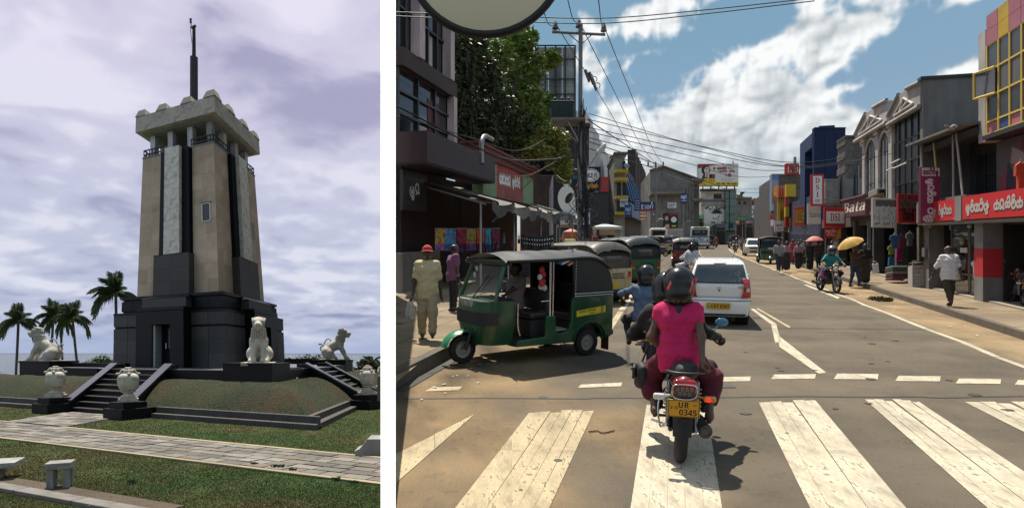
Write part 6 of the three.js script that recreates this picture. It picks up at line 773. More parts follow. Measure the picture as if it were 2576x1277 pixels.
{ // black glass front with pediment, then the arched white front
  const b = absThing('pediment_building', 'old shop house with black glass front, moulded pediment and stained concrete flank', 'building', FR(24.5, 0)); b.add('flank_wall', hexa([FR(22.6, 3, .12), FR(22.6, 3, -8), FR(22.9, 3, -8), FR(22.9, 3, .12)], [FR(22.6, 8.0, .12), FR(22.6, 7.95, -8), FR(22.9, 7.95, -8), FR(22.9, 8.0, .12)]), M([.17, .165, .155], .95, { map: T.stain, bumpMap: T.mottle, bumpScale: .01 })); b.add('flank_coping', hexa([FR(22.55, 7.98, .2), FR(22.55, 7.93, -8), FR(22.95, 7.93, -8), FR(22.95, 7.98, .2)], [FR(22.55, 8.1, .2), FR(22.55, 8.05, -8), FR(22.95, 8.05, -8), FR(22.95, 8.1, .2)]), M([.05, .05, .048], .95, { map: T.stain })); b.add('vent_hole', hexa([FR(22.57, 7.0, -2.2), FR(22.57, 7.0, -2.6), FR(22.62, 7.0, -2.6), FR(22.62, 7.0, -2.2)], [FR(22.57, 7.25, -2.2), FR(22.57, 7.25, -2.6), FR(22.62, 7.25, -2.6), FR(22.62, 7.25, -2.2)]), interior);
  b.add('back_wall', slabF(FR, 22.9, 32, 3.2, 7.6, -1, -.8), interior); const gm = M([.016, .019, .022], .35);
  const ped = (d0, d1, y0, y1, dm, wm) => { const dmid = (d0 + d1) / 2, P = (o) => [FR(d0, y0, o), FR(d1, y0, o), FR(d1, y0 + .35, o), FR(dmid + dm, y1, o), FR(dmid - dm, y1, o), FR(d0, y1 - .12, o)]; const A = P(.18), B = P(-.3); b.add('pediment', hexa(B, A), wm); const rim = (p, q) => b.add('moulding', rod(p, q, .09, .09, 6), wm); rim(FR(d0, y1 - .08, .2), FR(dmid - dm, y1 + .03, .2)); rim(FR(dmid + dm, y1 + .03, .2), FR(d1, y0 + .4, .2)); rim(FR(d0, y0, .22), FR(d1, y0, .22)); const T0 = FR(d0 + .7, y0 + .25, .21), T1 = FR(d1 - .9, y0 + .22, .21), T2 = FR(dmid - dm * .3, y1 - .28, .21), T3 = FR(dmid + .3, y0 + .25, .21); for (const [p, q] of [[T0, T1], [T1, T2], [T2, T0], [T2, T3], [T3, FR(d0 + 1.2, y1 - .5, .21)]]) b.add('relief_bar', rod(p, q, .05, .05, 5), whiteTrim); };
  ped(22.7, 26.6, 7.0, 8.0, .5, M([.33, .32, .30], .9, { map: T.stain })); 
  for (let i = 0; i < 5; i++) for (let j = 0; j < 4; j++) b.add('pane', slabF(FR, 22.75 + i * .76 + .03, 23.47 + i * .76, 3.4 + j * .9, 4.26 + j * .9, -.06, -.03 + (i * j % 3) * .01), gm); for (let i = 0; i <= 5; i++) b.add('mullion', slabF(FR, 22.72 + i * .76, 22.78 + i * .76, 3.3, 7, -.08, .015), blackSteel); for (let j = 0; j < 5; j++) b.add('transom', slabF(FR, 22.7, 26.5, 3.33 + j * .9, 3.39 + j * .9, -.08, .01), blackSteel); for (let i = 0; i < 3; i++) b.add('white_tube', rod(FR(24 + i * .8, 5.0 + (i % 2) * .25, .25), FR(25.6 + i * .5, 4.96 + (i % 2) * .25, .25), .03), M([.6, .6, .6], .4));
  b.t.userData.group = 'old fronts with pediments';
  const c = absThing('arched_front', 'white old shop front with three fluted columns and tall arched dark windows', 'building', FR(29.5, 0), 'old fronts with pediments'); const ped2 = [[26.7, 32.2]];
  { const save = b.add; b.add = c.add; ped(26.8, 32.4, 7.15, 8.25, .7, M([.42, .40, .37], .9, { map: T.stain })); b.add = save; }
  for (const u of [2246, 2212, 2178]) { const d = dR(u); c.add('column', Array.from({ length: 6 }, (_, i) => slabF(FR, d - .23 + i * .078, d - .17 + i * .078, 3.2, 6.9, -.1, .1)).concat([slabF(FR, d - .22, d + .22, 3.2, 6.9, -.1, .07)]), whiteTrim); c.add('capital', [slabF(FR, d - .32, d + .32, 6.9, 7.02, -.1, .16), slabF(FR, d - .27, d + .27, 6.72, 6.8, -.1, .14), slabF(FR, d - .38, d + .38, 7.02, 7.14, -.1, .2)], whiteTrim); }
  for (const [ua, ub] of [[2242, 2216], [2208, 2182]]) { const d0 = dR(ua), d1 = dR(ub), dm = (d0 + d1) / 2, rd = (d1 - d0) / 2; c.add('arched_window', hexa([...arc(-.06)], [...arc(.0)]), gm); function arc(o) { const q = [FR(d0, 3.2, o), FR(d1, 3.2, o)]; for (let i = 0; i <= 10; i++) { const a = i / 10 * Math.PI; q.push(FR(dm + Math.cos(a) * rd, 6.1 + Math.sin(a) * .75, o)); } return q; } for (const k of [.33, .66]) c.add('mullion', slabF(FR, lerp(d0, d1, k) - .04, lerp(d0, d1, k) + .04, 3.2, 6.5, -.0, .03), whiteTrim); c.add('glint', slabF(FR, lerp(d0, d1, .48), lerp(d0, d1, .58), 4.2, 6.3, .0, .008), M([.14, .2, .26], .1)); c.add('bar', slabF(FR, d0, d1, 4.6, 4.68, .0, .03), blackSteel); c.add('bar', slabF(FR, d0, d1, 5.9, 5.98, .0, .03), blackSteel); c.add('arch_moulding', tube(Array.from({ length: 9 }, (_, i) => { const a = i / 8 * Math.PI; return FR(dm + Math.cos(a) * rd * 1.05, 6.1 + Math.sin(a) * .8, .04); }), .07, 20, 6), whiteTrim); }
  c.add('wall', [slabF(FR, 26.8, 32.4, 6.9, 7.15, -.6, -.05), slabF(FR, 26.6, 32.6, 3.1, 3.3, -.8, .1)], whiteTrim);
}
{ // concrete behind
  const f = front('concrete_house', 'bare block and concrete upper floor between the arched front and the blue building', 'building', 2074, 2172, 39); const blk = M([.16, .15, .14], .95, { map: T.stain }), b2 = M([.19, .18, .165], .95, { map: T.stain }); for (let r = 0; r < 6; r++) for (let c = 0; c < 2; c++) part('block_course', rectAt(f, 2127 + c * 22 + (r % 2) * 3, 2148.6 + c * 22 + (r % 2) * 3, 345 + r * 17.5, 362 + r * 17.5, -1, -.02 + rr(-.03, .03)), c % 2 ? blk : b2, f.t); part('render_wall', rectAt(f, 2076, 2168, 450, 510, -.8, .1), M([.25, .245, .235], .95, { map: T.stain }), f.t); part('post', rectAt(f, 2112, 2115, 446, 512, .1, .25), blackSteel, f.t); part('post', rectAt(f, 2147, 2150, 440, 512, .1, .2), blackSteel, f.t); part('cable_pipe', rectAt(f, 2156, 2158, 418, 505, .1, .2), steel, f.t); part('roof_slab', rectAt(f, 2126, 2172, 341, 345, -1, .1), blk, f.t); }
{ const b = absThing('blue_building', 'tall dark blue clad building with a framed recess towards the street', 'building', FR(47, 0)); const bl = M([.012, .026, .085], .6, { map: T.mottle, specularIntensity: .5 }), bl2 = M([.016, .034, .095], .6, { specularIntensity: .5 }); const fr = (u0, u1, v0, v1, d, z0, z1, m, n) => { const x = (u) => (u - U0) / FOC * d; b.add(n, hexa([[x(u0), v1, z1], [x(u1), v1, z1], [x(u1), v1, z0], [x(u0), v1, z0]].map(([q, v, z]) => street(q, d, yAt(v, d)).add(V(0, 0, z))), [[x(u0), v0, z1], [x(u1), v0, z1], [x(u1), v0, z0], [x(u0), v0, z0]].map(([q, v, z]) => street(q, d, yAt(v, d)).add(V(0, 0, z)))), m); };
  for (let i = 0; i < 3; i++) fr(2049 + i * 26.5, 2075 + i * 26.5, 324, 448, 43, -.3, 0, bl, 'cladding_panel'); fr(2049, 2128, 320.5, 323.6, 43, -.3, .06, bl2, 'coping');
  b.add('street_frame', slabF(FR, 43.3, 52, 8.9, 10.0, -1, 0), bl2); b.add('street_frame', slabF(FR, 49.5, 52, 3, 8.9, -1, 0), bl2); b.add('recess', slabF(FR, 43.5, 49.5, 3, 8.9, -1.2, -1), bl); b.add('recess_panel', slabF(FR, 45.5, 46.5, 4, 8.7, -1, -.7), M([.22, .24, .30], .5)); b.add('lower_block', slabF(FR, 43.5, 60, -.5, 5.2, -2, -.1), M([.016, .025, .07], .5)); b.add('shutter', slabF(FR, 44, 58, .2, 2.4, -.1, -.02), M([.02, .028, .06], .6)); for (let i = 0; i < 8; i++) b.add('shutter_rib', slabF(FR, 44, 58, .4 + i * .24, .46 + i * .24, -.02, .02), M([.03, .035, .07], .6)); }
{ const b = absThing('orange_building', 'small building with orange cornice and red and yellow chequered corner', 'building', FR(62, 0)); const or = M([.50, .20, .02], .6), red = M([.33, .03, .02], .6), ye = M([.55, .36, .02], .6); const f = (u0, u1, v0, v1, d, m, n, dz = .3) => { const x0 = (u0 - U0) / FOC * d, x1 = (u1 - U0) / FOC * d; const p = street((x0 + x1) / 2, d, (yAt(v0, d) + yAt(v1, d)) / 2); b.add(n, bx(x1 - x0, yAt(v0, d) - yAt(v1, d), dz, p.toArray()), m); };
  f(1977, 2001, 464, 495, 58, ye, 'corner_panel'); f(1955.5, 1976.8, 468, 497, 60, or, 'cornice'); for (let i = 0; i < 3; i++) { f(1957 + i * 6.5, 1960 + i * 6.5, 468.4, 496, 59.8, M([.5, .12, .06], .6), 'cornice_stripe'); } for (let i = 0; i < 3; i++) f(1975, 1984.5, 496 + i * 25, 520.6 + i * 25, 58.2, i % 2 ? ye : red, 'chequer_panel'); f(1985, 1998, 496, 548, 58.3, darkGlass([.04, .05, .06]), 'window'); f(1985, 1998, 549, 570, 58.2, ye, 'chequer_panel'); f(1956, 1974.6, 498, 555, 60.5, M([.1, .06, .02], .8), 'recess'); for (let i = 0; i < 4; i++) f(1957 + i * 4.6, 1959 + i * 4.6, 498, 555, 60, M([.30, .18, .01], .7), 'slat'); f(1950, 1972, 555, 582, 60, M([.5, .5, .49], .7), 'white_sign'); f(1985, 1999, 571, 584, 58.2, M([.25, .22, .2], .8), 'ledge'); f(1955, 2000, 584, 632, 61.5, interior, 'opening'); f(1968, 1972, 582, 640, 60, greyPaint, 'pier'); f(1996, 2000, 575, 640, 58.4, dirtyWhite, 'pier'); f(1955, 2000, 497, 584, 63, M([.06, .05, .045], .9), 'wall', 1.5); }
{ const f = front('red_letter_building', 'grey concrete roof storey carrying a rounded red sign with white letters', 'building', 1941, 2020, 78); part('roof_storey', rectAt(f, 1958, 2018, 437, 472, -6, 0), M([.13, .125, .12], .95, { map: T.stain }), f.t); part('lower_storey', rectAt(f, 1945, 2018, 472, 630, -6, -.1), M([.10, .1, .1], .95), f.t); part('red_sign', rb(f.X(2008) - f.X(1972), f.Y(413) - f.Y(440), .4, .12, [(f.X(1972) + f.X(2008)) / 2, f.Y(426.5), .3]), redF, f.t); part('letters', faceAt(f, 1973, 2007, 414, 439, .505), canvasMat(96, 72, (x, w, h) => { x.fillStyle = '#b3262a'; x.fillRect(0, 0, w, h); x.fillStyle = '#ead9d5'; x.font = '58px serif'; x.fillText('L', 8, 60); x.fillText('B', 54, 60); }), f.t); part('roof_post', rectAt(f, 1992, 1997, 399, 440, .52, .8), greyConc, f.t); part('advert_panel', rectAt(f, 1941, 1958, 438, 530, -.5, .2), M([.2, .25, .35], .6), f.t); part('advert', faceAt(f, 1941.5, 1957.5, 438.5, 529, .21), canvasMat(48, 192, (x, w, h) => { const g = ['#5d77a8', '#7d93b8', '#b98a3c', '#b0542c', '#4a6a8e', '#8fa3ad']; g.forEach((c, i) => { x.fillStyle = c; x.fillRect(0, i * 32, w, 34); }); x.fillStyle = '#d9b24c'; x.beginPath(); x.ellipse(26, 90, 14, 30, .3, 0, 7); x.fill(); x.fillStyle = '#c43f2c'; x.fillRect(6, 130, 30, 24); }), f.t); }
// shop fronts under the signs
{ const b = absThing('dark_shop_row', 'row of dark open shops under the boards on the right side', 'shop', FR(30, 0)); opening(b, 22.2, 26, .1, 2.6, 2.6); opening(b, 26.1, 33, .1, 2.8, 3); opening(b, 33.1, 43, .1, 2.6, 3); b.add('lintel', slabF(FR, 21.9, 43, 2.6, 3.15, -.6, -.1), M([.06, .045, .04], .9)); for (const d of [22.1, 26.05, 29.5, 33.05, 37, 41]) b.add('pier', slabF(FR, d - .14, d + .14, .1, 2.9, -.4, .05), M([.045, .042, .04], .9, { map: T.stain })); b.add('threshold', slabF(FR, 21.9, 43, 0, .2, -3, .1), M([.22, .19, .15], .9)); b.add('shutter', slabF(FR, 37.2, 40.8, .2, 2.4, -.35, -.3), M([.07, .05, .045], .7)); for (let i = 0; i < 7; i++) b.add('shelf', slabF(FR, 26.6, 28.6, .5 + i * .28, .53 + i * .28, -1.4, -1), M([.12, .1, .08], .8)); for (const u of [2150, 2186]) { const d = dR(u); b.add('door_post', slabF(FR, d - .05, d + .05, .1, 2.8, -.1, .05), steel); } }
{ const cols = [[.25, .05, .04], [.06, .05, .2], [.3, .22, .1], [.05, .12, .1], [.2, .2, .22], [.35, .1, .05]]; for (let i = 0; i < 5; i++) { const d = 24.2, f = front('folded_garment', `${['dark red', 'navy', 'sand coloured', 'teal', 'grey'][i]} garment folded on the stack inside the clothes shop`, 'garment', 2237, 2275, d, 'garments folded in the clothes shop'); part('cloth', rb(f.w, .1, .5, .03, [0, .32 + i * .11, 0]), M(cols[i], .9, { map: T.cloth }), f.t); part('fold', rb(f.w * .96, .02, .52, .008, [0, .32 + i * .11, .01]), M(cols[i], .9), f.t); } }
board('yellow banner with dark drawings beside the clothes shop door', 2313, 2344, 570, 658, 21.9, 0, canvasMat(96, 256, (x, w, h) => { x.fillStyle = '#4e4018'; x.fillRect(0, 0, w, h); x.strokeStyle = '#8a7224'; x.lineWidth = 4; for (let i = 0; i < 6; i++) { x.beginPath(); x.moveTo(20, 40 + i * 36); x.quadraticCurveTo(48, 20 + i * 36, 76, 44 + i * 36); x.moveTo(24, 50 + i * 36); x.quadraticCurveTo(52, 36 + i * 36, 70, 56 + i * 36); x.stroke(); } }), { box: greyPaint });
{ const f = front('display_counter', 'white framed glass display counter with printed panels on the pavement', 'counter', 2300, 2350, 22.2), y0 = f.Y(724), y1 = f.Y(655), t = f.t, w = f.w; t.rotation.y = -.3; const pr = (n) => canvasMat(96, 160, (x, W, h) => { x.fillStyle = '#b5b1a6'; x.fillRect(0, 0, W, h); script(x, n ? '03712' : '2781', 12, 24, 70, 18, n ? '#5d6a74' : '#b0493c', .2); script(x, '0518', 14, 52, 60, 14, '#6a6f70', .2); x.fillStyle = '#6d6a5c'; for (let i = 0; i < 9; i++) { x.save(); x.translate(20 + (i % 3) * 27, 84 + Math.floor(i / 3) * 24); x.rotate(i); x.fillRect(-10, -3, 20, 6); x.restore(); } }); part('cabinet', bx(w * .96, y1 - y0 - .2, .5, [0, (y0 + y1) / 2 - .05, -.28]), M([.4, .39, .37], .7), t); part('front_print', quad([-w * .46, y0 + .06, .0], [-.01, y0 + .06, .0], [-.01, y1 - .18, .0], [-w * .46, y1 - .18, .0], true), pr(0), t); part('front_print', quad([.01, y0 + .06, .0], [w * .46, y0 + .06, .0], [w * .46, y1 - .18, .0], [.01, y1 - .18, .0], true), pr(1), t); for (const x of [-w / 2 + .02, 0, w / 2 - .02]) part('frame_post', bx(.035, y1 - y0, .035, [x, (y0 + y1) / 2, .0]), dirtyWhite, t); for (const y of [y0 + .02, y1 - .17, y1]) part('frame_rail', bx(w, .035, .035, [0, y, .003]), dirtyWhite, t); part('glass_top', bx(w * .95, .14, .5, [0, y1 - .09, -.27]), glass([.8, .85, .85]), t); }
// boards
const textBoard = (bg, fn) => canvasMat(192, 96, (x, w, h) => { x.fillStyle = bg; x.fillRect(0, 0, w, h); fn(x, w, h); });
board('tall red bordered sign with three stacked red serif letters', 2041, 2074, 438, 517, 38, .0, canvasMat(96, 224, (x, w, h) => { x.fillStyle = '#b5202b'; x.fillRect(0, 0, w, h); x.fillStyle = '#dddcd8'; x.fillRect(14, 12, w - 28, h - 24); x.fillStyle = '#a81e2a'; x.font = 'bold 50px serif'; x.textAlign = 'center'; ['D', 'S', 'I'].forEach((c, i) => x.fillText(c, w / 2, 62 + i * 50)); x.fillStyle = '#3a3a3a'; x.fillRect(30, 180, 36, 4); x.fillRect(26, 190, 44, 3); x.fillRect(32, 198, 32, 3); }), { box: M([.4, .03, .04], .5), arm: 1, len: 1.2 });
board('cream shop sign with black handwritten letters below the tall red sign', 2033, 2066, 512, 563, 40, .0, canvasMat(96, 144, (x, w, h) => { x.fillStyle = '#c9c2b4'; x.fillRect(0, 0, w, h); x.fillStyle = '#232021'; x.font = 'italic 40px serif'; x.save(); x.translate(10, 96); x.scale(.82, 1.3); x.fillText('hanoo', 0, 0); x.restore(); }), { box: M([.45, .42, .37], .6), pole: .4 });
board('red framed white sign with big red serif letters over the shoe shop', 2074, 2130, 521, 570, 34.2, .08, textBoard('#b8212c', (x, w, h) => { x.fillStyle = '#d9d9d6'; x.fillRect(14, 20, w - 26, h - 36); x.fillStyle = '#b01d28'; x.font = 'bold 52px serif'; x.textAlign = 'center'; x.fillText('DSI', w / 2, 68); }), { box: M([.4, .03, .04], .5) });
board('sagging red and yellow cloth banner under the red framed sign', 2073, 2118, 571, 599, 34, .1, canvasMat(96, 64, (x, w, h) => { x.fillStyle = '#b02a2e'; x.fillRect(0, 0, w, h); x.fillStyle = '#c98a2a'; x.beginPath(); x.moveTo(w, 0); x.lineTo(w, h); x.lineTo(62, h); x.lineTo(78, 20); x.fill(); script(x, '03712', 8, 22, 60, 20, '#e2b7a0', .2); script(x, '0518', 12, 44, 50, 16, '#e2b7a0', .2); }), { box: M([.35, .04, .04], .8), depth: .03 });
{ const b = absThing('sign_board', 'maroon shop sign with cream script letters above the dark shop row', 'sign', FR(32, 3.5)); const d0 = dR(2195), d1 = dR(2135); b.add('sign_box', slabF(FR, d0, d1, 3.1, 4.05, -.1, .3), M([.13, .05, .055], .6)); b.add('sign_face', faceF(FR, d0 + .02, d1 - .02, 3.12, 4.03, .304), textBoard('#54303a', (x, w, h) => { x.font = 'italic bold 78px serif'; x.textAlign = 'center'; x.fillStyle = '#2c161b'; x.save(); x.translate(w / 2 + 3, 72); x.scale(1.08, 1); x.fillText('Bata', 0, 3); x.fillStyle = '#e6dcc6'; x.fillText('Bata', -3, 0); x.restore(); })); b.add('cornice', slabF(FR, d0, d1, 4.06, 4.14, -.1, .4), M([.16, .08, .08], .7)); }
board('white sign with large pale raised local letters and a printed top', 2195, 2259, 498, 571, 25.2, .12, textBoard('#dcdad4', (x, w, h) => { x.fillStyle = '#6e6f70'; x.fillRect(20, 6, 150, 22); x.fillStyle = '#8a3a3a'; x.fillRect(172, 4, 18, 24); script(x, '02 10538', 8, 62, 178, 50, '#7d7e7c', .3); script(x, '02 10538', 5, 59, 178, 50, '#e4e3de', .22); }), { box: M([.45, .45, .43], .6) });
board('red sign with two rows of dark raised local letters', 2259, 2315, 488, 560, 22.7, .12, textBoard('#a51b24', (x, w, h) => { script(x, '07182', 14, 32, 160, 44, '#2b1618', .3); script(x, '07182', 11, 29, 160, 44, '#6e5a58', .18); script(x, '5071', 40, 72, 110, 34, '#2b1618', .3); }), { box: M([.30, .03, .035], .5) });
{ const t = board('tall purple hanging sign with white local letters running downwards', 2317, 2368, 420, 559, 20.3, .05, canvasMat(128, 352, (x, w, h) => { x.fillStyle = '#8c3558'; x.fillRect(0, 0, w, h); x.fillStyle = '#d8d3d2'; x.fillRect(4, 4, w - 8, 52); script(x, '02513', 12, 30, 104, 36, '#7c3048', .24); const L = '3710 5'; [...L].forEach((c, i) => { if (c === ' ') return; x.save(); x.translate(66, 92 + i * 38); x.rotate(Math.PI / 2 * 1); x.scale(44, 50); x.strokeStyle = '#d9d0d2'; curl(x, +c, 0, 0, 1, .22); x.restore(); }); x.fillStyle = '#cfc7c6'; x.beginPath(); x.ellipse(54, 330, 44, 24, 0, 0, 7); x.fill(); x.fillStyle = '#8c3558'; for (let i = 0; i < 8; i++) { x.beginPath(); x.arc(26 + i * 8, 322 + (i % 3) * 9, 4, 0, 7); x.fill(); } }), { box: M([.14, .03, .06], .5) }); }
board('tilted orange and yellow sale board beside the blue wall', 2001, 2028, 519, 568, 50, -.35, canvasMat(64, 128, (x, w, h) => { x.fillStyle = '#c95a34'; x.fillRect(0, 0, w, h); x.fillStyle = '#d6a83a'; x.fillRect(8, 26, 48, 76); x.fillStyle = '#7d2a1e'; for (let i = 0; i < 5; i++) x.fillRect(12, 34 + i * 13, 40 - (i % 2) * 12, 6); }), { box: M([.4, .12, .05], .5) });
board('small white sign with grey letters under the orange building', 1951, 1972, 556, 581, 59.5, 0, canvasMat(64, 72, (x, w, h) => { x.fillStyle = '#cfcfcc'; x.fillRect(0, 0, w, h); script(x, '0371', 8, 28, 48, 20, '#7a6a88', .2); x.fillStyle = '#4a4a4a'; x.fillRect(18, 54, 28, 5); }));
board('round topped red and white sign at the advert panel', 1938, 1948, 540, 570, 74, 0, canvasMat(32, 96, (x, w, h) => { x.fillStyle = '#b3262c'; x.fillRect(0, 0, w, h); x.fillStyle = '#d9d9d6'; x.fillRect(4, 40, 24, 50); }), { pole: 0 });
{ const f = front('air_conditioner', 'grey air conditioner box lying on the ledge above the maroon sign', 'air conditioner', 2200, 2246, 28); part('case', rb(f.w * .9, .3, .7, .03, [0, f.Y(483), -.2]), M([.3, .29, .26], .6), f.t); part('grille', bx(f.w * .7, .16, .02, [0, f.Y(483), .16]), blackPlastic, f.t); part('tray', bx(f.w, .04, .9, [0, f.Y(490), -.2]), M([.25, .2, .13], .8), f.t); }
// ================= vehicles =================
function wheel(parent, x, y, z, r, w, rimC = M([.32, .31, .29], .5, { metalness: .5 })) {
  const g = lathe([[r * .62, -w / 2], [r * .93, -w / 2], [r, -w * .3], [r, w * .3], [r * .93, w / 2], [r * .62, w / 2]], 28); const t = part('tyre', place(g, [x, y, z], [0, 0, Math.PI / 2]), rubber, parent); const n = part('rim', [place(lathe([[0, -w * .1], [r * .18, -w * .36], [r * .3, -w * .2], [r * .56, -w * .22], [r * .64, -w * .42], [r * .64, w * .42], [r * .56, w * .22], [r * .3, w * .2], [r * .18, w * .36], [0, w * .1]], 24), [x, y, z], [0, 0, Math.PI / 2])], rimC, t); return t;
}
const plateM = (txt, bg, fg = '#1a1710', two) => canvasMat(128, two ? 96 : 40, (x, w, h) => { x.fillStyle = bg; x.fillRect(0, 0, w, h); x.strokeStyle = fg; x.lineWidth = 3; x.strokeRect(2, 2, w - 4, h - 4); x.fillStyle = fg; if (two) two(x, w, h); else textFit(x, txt, w / 2, h / 2, w - 16, h - 12); }, .4);
const lampRed = M([.42, .012, .014], .12, { clearcoat: 1 }), lampAmber = M([.62, .20, .02], .15, { clearcoat: 1 }), lampClear = M([.62, .62, .6], .08, { clearcoat: 1 }), redGlow = new THREE.MeshStandardMaterial({ color: 0x6a0805, emissive: 0xff2010, emissiveIntensity: 1.2, roughness: .3 });
function tuktuk(label, pos, head, o) {
  const t = thing('auto_rickshaw', label, 'auto rickshaw', V(0, 0, 0), 0, o.group ?? 'three wheelers on the street'), body = M(o.body, .32, { clearcoat: .7, clearcoatRoughness: .15, map: T.blotch }), hood = M(o.hood ?? [.030, .030, .033], .5, { map: T.mottle }), lo = !o.near;
  const dark = M([.02, .02, .02], .8), sk = M([.022, .02, .02], .6, { clearcoat: .2 });
  // cowl
  const pl = (a, k) => { const c = Math.cos(a), s = Math.sin(a); return [Math.sign(c) * Math.abs(c) ** .55 * .63 * k, -.66 - .56 * Math.abs(s) ** .75 * k]; };
  part('front_cowl', surf((s, q) => { const k = .86 + .14 * Math.min(1, q * 1.8), [x, z] = pl(s * Math.PI, k); return [x, .33 + .70 * q, z - .04 * (1 - q) + .05 * Math.max(0, q - .7)]; }, 40, 10), body, t);
  part('dashboard', surf((s, q) => { const [x, z] = pl(s * Math.PI, 1); return [x * q, 1.03 + .03 * (1 - q), -.66 + (z + .66) * q + .03]; }, 30, 4), dark, t);
  const hb = part('headlight_panel', surf((s, q) => { const [x, z] = pl(lerp(.14, .86, s) * Math.PI, 1.03); return [x, .66 + .20 * q, z - .01]; }, 26, 4), blackPlastic, t);
  for (const s of [-1, 1]) { part('headlight', place(prep(new THREE.SphereGeometry(.095, 16, 10)), [s * .30, .77, -1.17], [0, 0, 0], [1.15, .9, .5]), lampClear, t); part('indicator', rb(.17, .065, .05, .015, [s * .47, .955, -1.06], [0, -s * .55, 0]), lampAmber, t); }
  part('number_plate', [rb(.36, .13, .02, .006, [0, 1.0, -1.24], [-.25, 0, 0])], M([.5, .5, .48], .5), t); part('plate_face', quad([.17, .945, -1.238], [-.17, .945, -1.238], [-.17, 1.06, -1.268], [.17, 1.06, -1.268], true), plateM('AAG 1334', '#c9c8c2'), t);
  // windscreen
  const A = (s, q) => [s * lerp(.60, .53, q), lerp(1.03, 1.64, q), lerp(-1.03, -.80, q)]; part('windscreen', quad(A(-1, 0), A(1, 0), A(1, 1), A(-1, 1)), glass([.8, .85, .85]), t); part('screen_frame', [rod(A(-1, 0), A(-1, 1), .035), rod(A(1, 0), A(1, 1), .035), rod(A(-1, 0), A(1, 0), .03), rod(A(-1, 1), A(1, 1), .04)], o.near ? body : blackPlastic, t); if (!lo) { part('wiper', rod([.1, 1.05, -1.06], [-.2, 1.42, -.92], .01), blackPlastic, t); part('windscreen_sticker', [sph(.045, [.36, 1.5, -.84], [1, 1, .25]), sph(.05, [.38, 1.4, -.87], [1, 1, .25])], M([.55, .6, .5], .6), t); }
  // roof and rear hood
  const ry = (x, z) => 1.66 + .13 * (1 - Math.abs(x / .70) ** 2.6) - .05 * Math.max(0, (-z - .3)) - .34 * Math.max(0, (z - .95) / .4) ** 2.2;
  part('roof', surf((s, q) => { const z = lerp(-.88, 1.28, s), x = lerp(-.70, .70, q); return [x, ry(x, z) + .008 * Math.cos(z * 14) * (1 - Math.abs(x / .7)), z]; }, 40, 24), hood, t); part('roof_edge', [tube([[-.70, 1.65, -.85], [-.715, 1.66, 0], [-.71, 1.66, .9], [-.70, 1.5, 1.22]], .03, 20, 6), tube([[.70, 1.65, -.85], [.715, 1.66, 0], [.71, 1.66, .9], [.70, 1.5, 1.22]], .03, 20, 6), rod([-.7, 1.62, -.86], [.7, 1.62, -.86], .03)], hood, t);
  for (const s of [-1, 1]) { part('quarter_hood', sidePoly([[.46, 1.03], [1.30, 1.03], [1.31, 1.2], [1.24, 1.42], [1.12, 1.58], [.96, 1.66], [.42, 1.68]], s * .655, s * .70, .012), hood, t); part('hood_piping', [rod([s * .71, 1.05, .46], [s * .71, 1.05, 1.3], .008), rod([s * .71, 1.09, .46], [s * .71, 1.09, 1.3], .008)], M([.5, .5, .5], .6), t); for (let i = 0; i < (lo ? 0 : 12); i++) part('stud', sph(.012, [s * .712, 1.06 + i * .05, .47], [1, 1, 1], 6), chrome, t); }
  part('rear_hood', surf((s, q) => { const x = lerp(-.69, .69, q), y = lerp(1.03, 1.52, s); return [x, y, 1.31 - .20 * s ** 3 - .04 * Math.abs(x / .69) ** 6]; }, 10, 14), hood, t); part('rear_window', surf((s, q) => { const x = lerp(-.30, .30, q), y = lerp(1.16, 1.38, s); return [x, y, 1.322 - .2 * ((y - 1.03) / .49) ** 3]; }, 4, 4), M([.06, .06, .06], .2, { clearcoat: 1 }), t); if (o.decal) part('rear_decal', quad([-.42, 1.06, 1.335], [.5, 1.06, 1.335], [.5, 1.44, 1.26], [-.42, 1.44, 1.26], true), o.decal, t);
  // lower body
  const arch = Array.from({ length: 9 }, (_, i) => { const a = Math.PI - i / 8 * Math.PI; return [.80 + .31 * Math.cos(a), .27 + .31 * Math.sin(a)]; });
  const outline = [[-.68, .30], [.47, .27], ...arch, [1.30, .30], [1.34, .42], [1.335, 1.03], [.46, 1.03], [.42, .92], [.42, .62], [.36, .49], [.22, .45], [.10, .47], [.08, .76], [-.10, .76], [-.12, .42], [-.66, .40]];
  for (const s of [-1, 1]) part('side_panel', sidePoly(outline, s * .615, s * .685, .015), body, t);
  for (const s of [-1, 1]) part('wheel_arch', surf((a, q) => { const th = Math.PI * (1 - a); return [s * lerp(.60, .735, q), .27 + (.33 + .02 * Math.sin(q * 3.14)) * Math.sin(th), .80 + .34 * Math.cos(th)]; }, 18, 4), body, t);
  part('rear_panel', [rb(1.30, .62, .05, .02, [0, .72, 1.33])], body, t); part('rear_bumper', rb(1.28, .10, .10, .03, [0, .36, 1.36]), blackPlastic, t); for (const s of [-1, 1]) { part('tail_light', rb(.10, .16, .04, .012, [s * .55, .86, 1.365]), lampRed, t); part('tail_indicator', rb(.10, .07, .04, .012, [s * .55, .74, 1.365]), lampAmber, t); part('mud_flap', bx(.2, .26, .012, [s * .62, .20, 1.22]), M([.07, .03, .025], .8), t); }
  part('rear_plate', rb(.34, .16, .02, .006, [.0, .55, 1.365]), M([.55, .38, .03], .5), t); for (let i = 0; i < 3; i++) part('engine_vent', bx(.5, .025, .02, [.1, .76 + i * .06, 1.36]), dark, t);
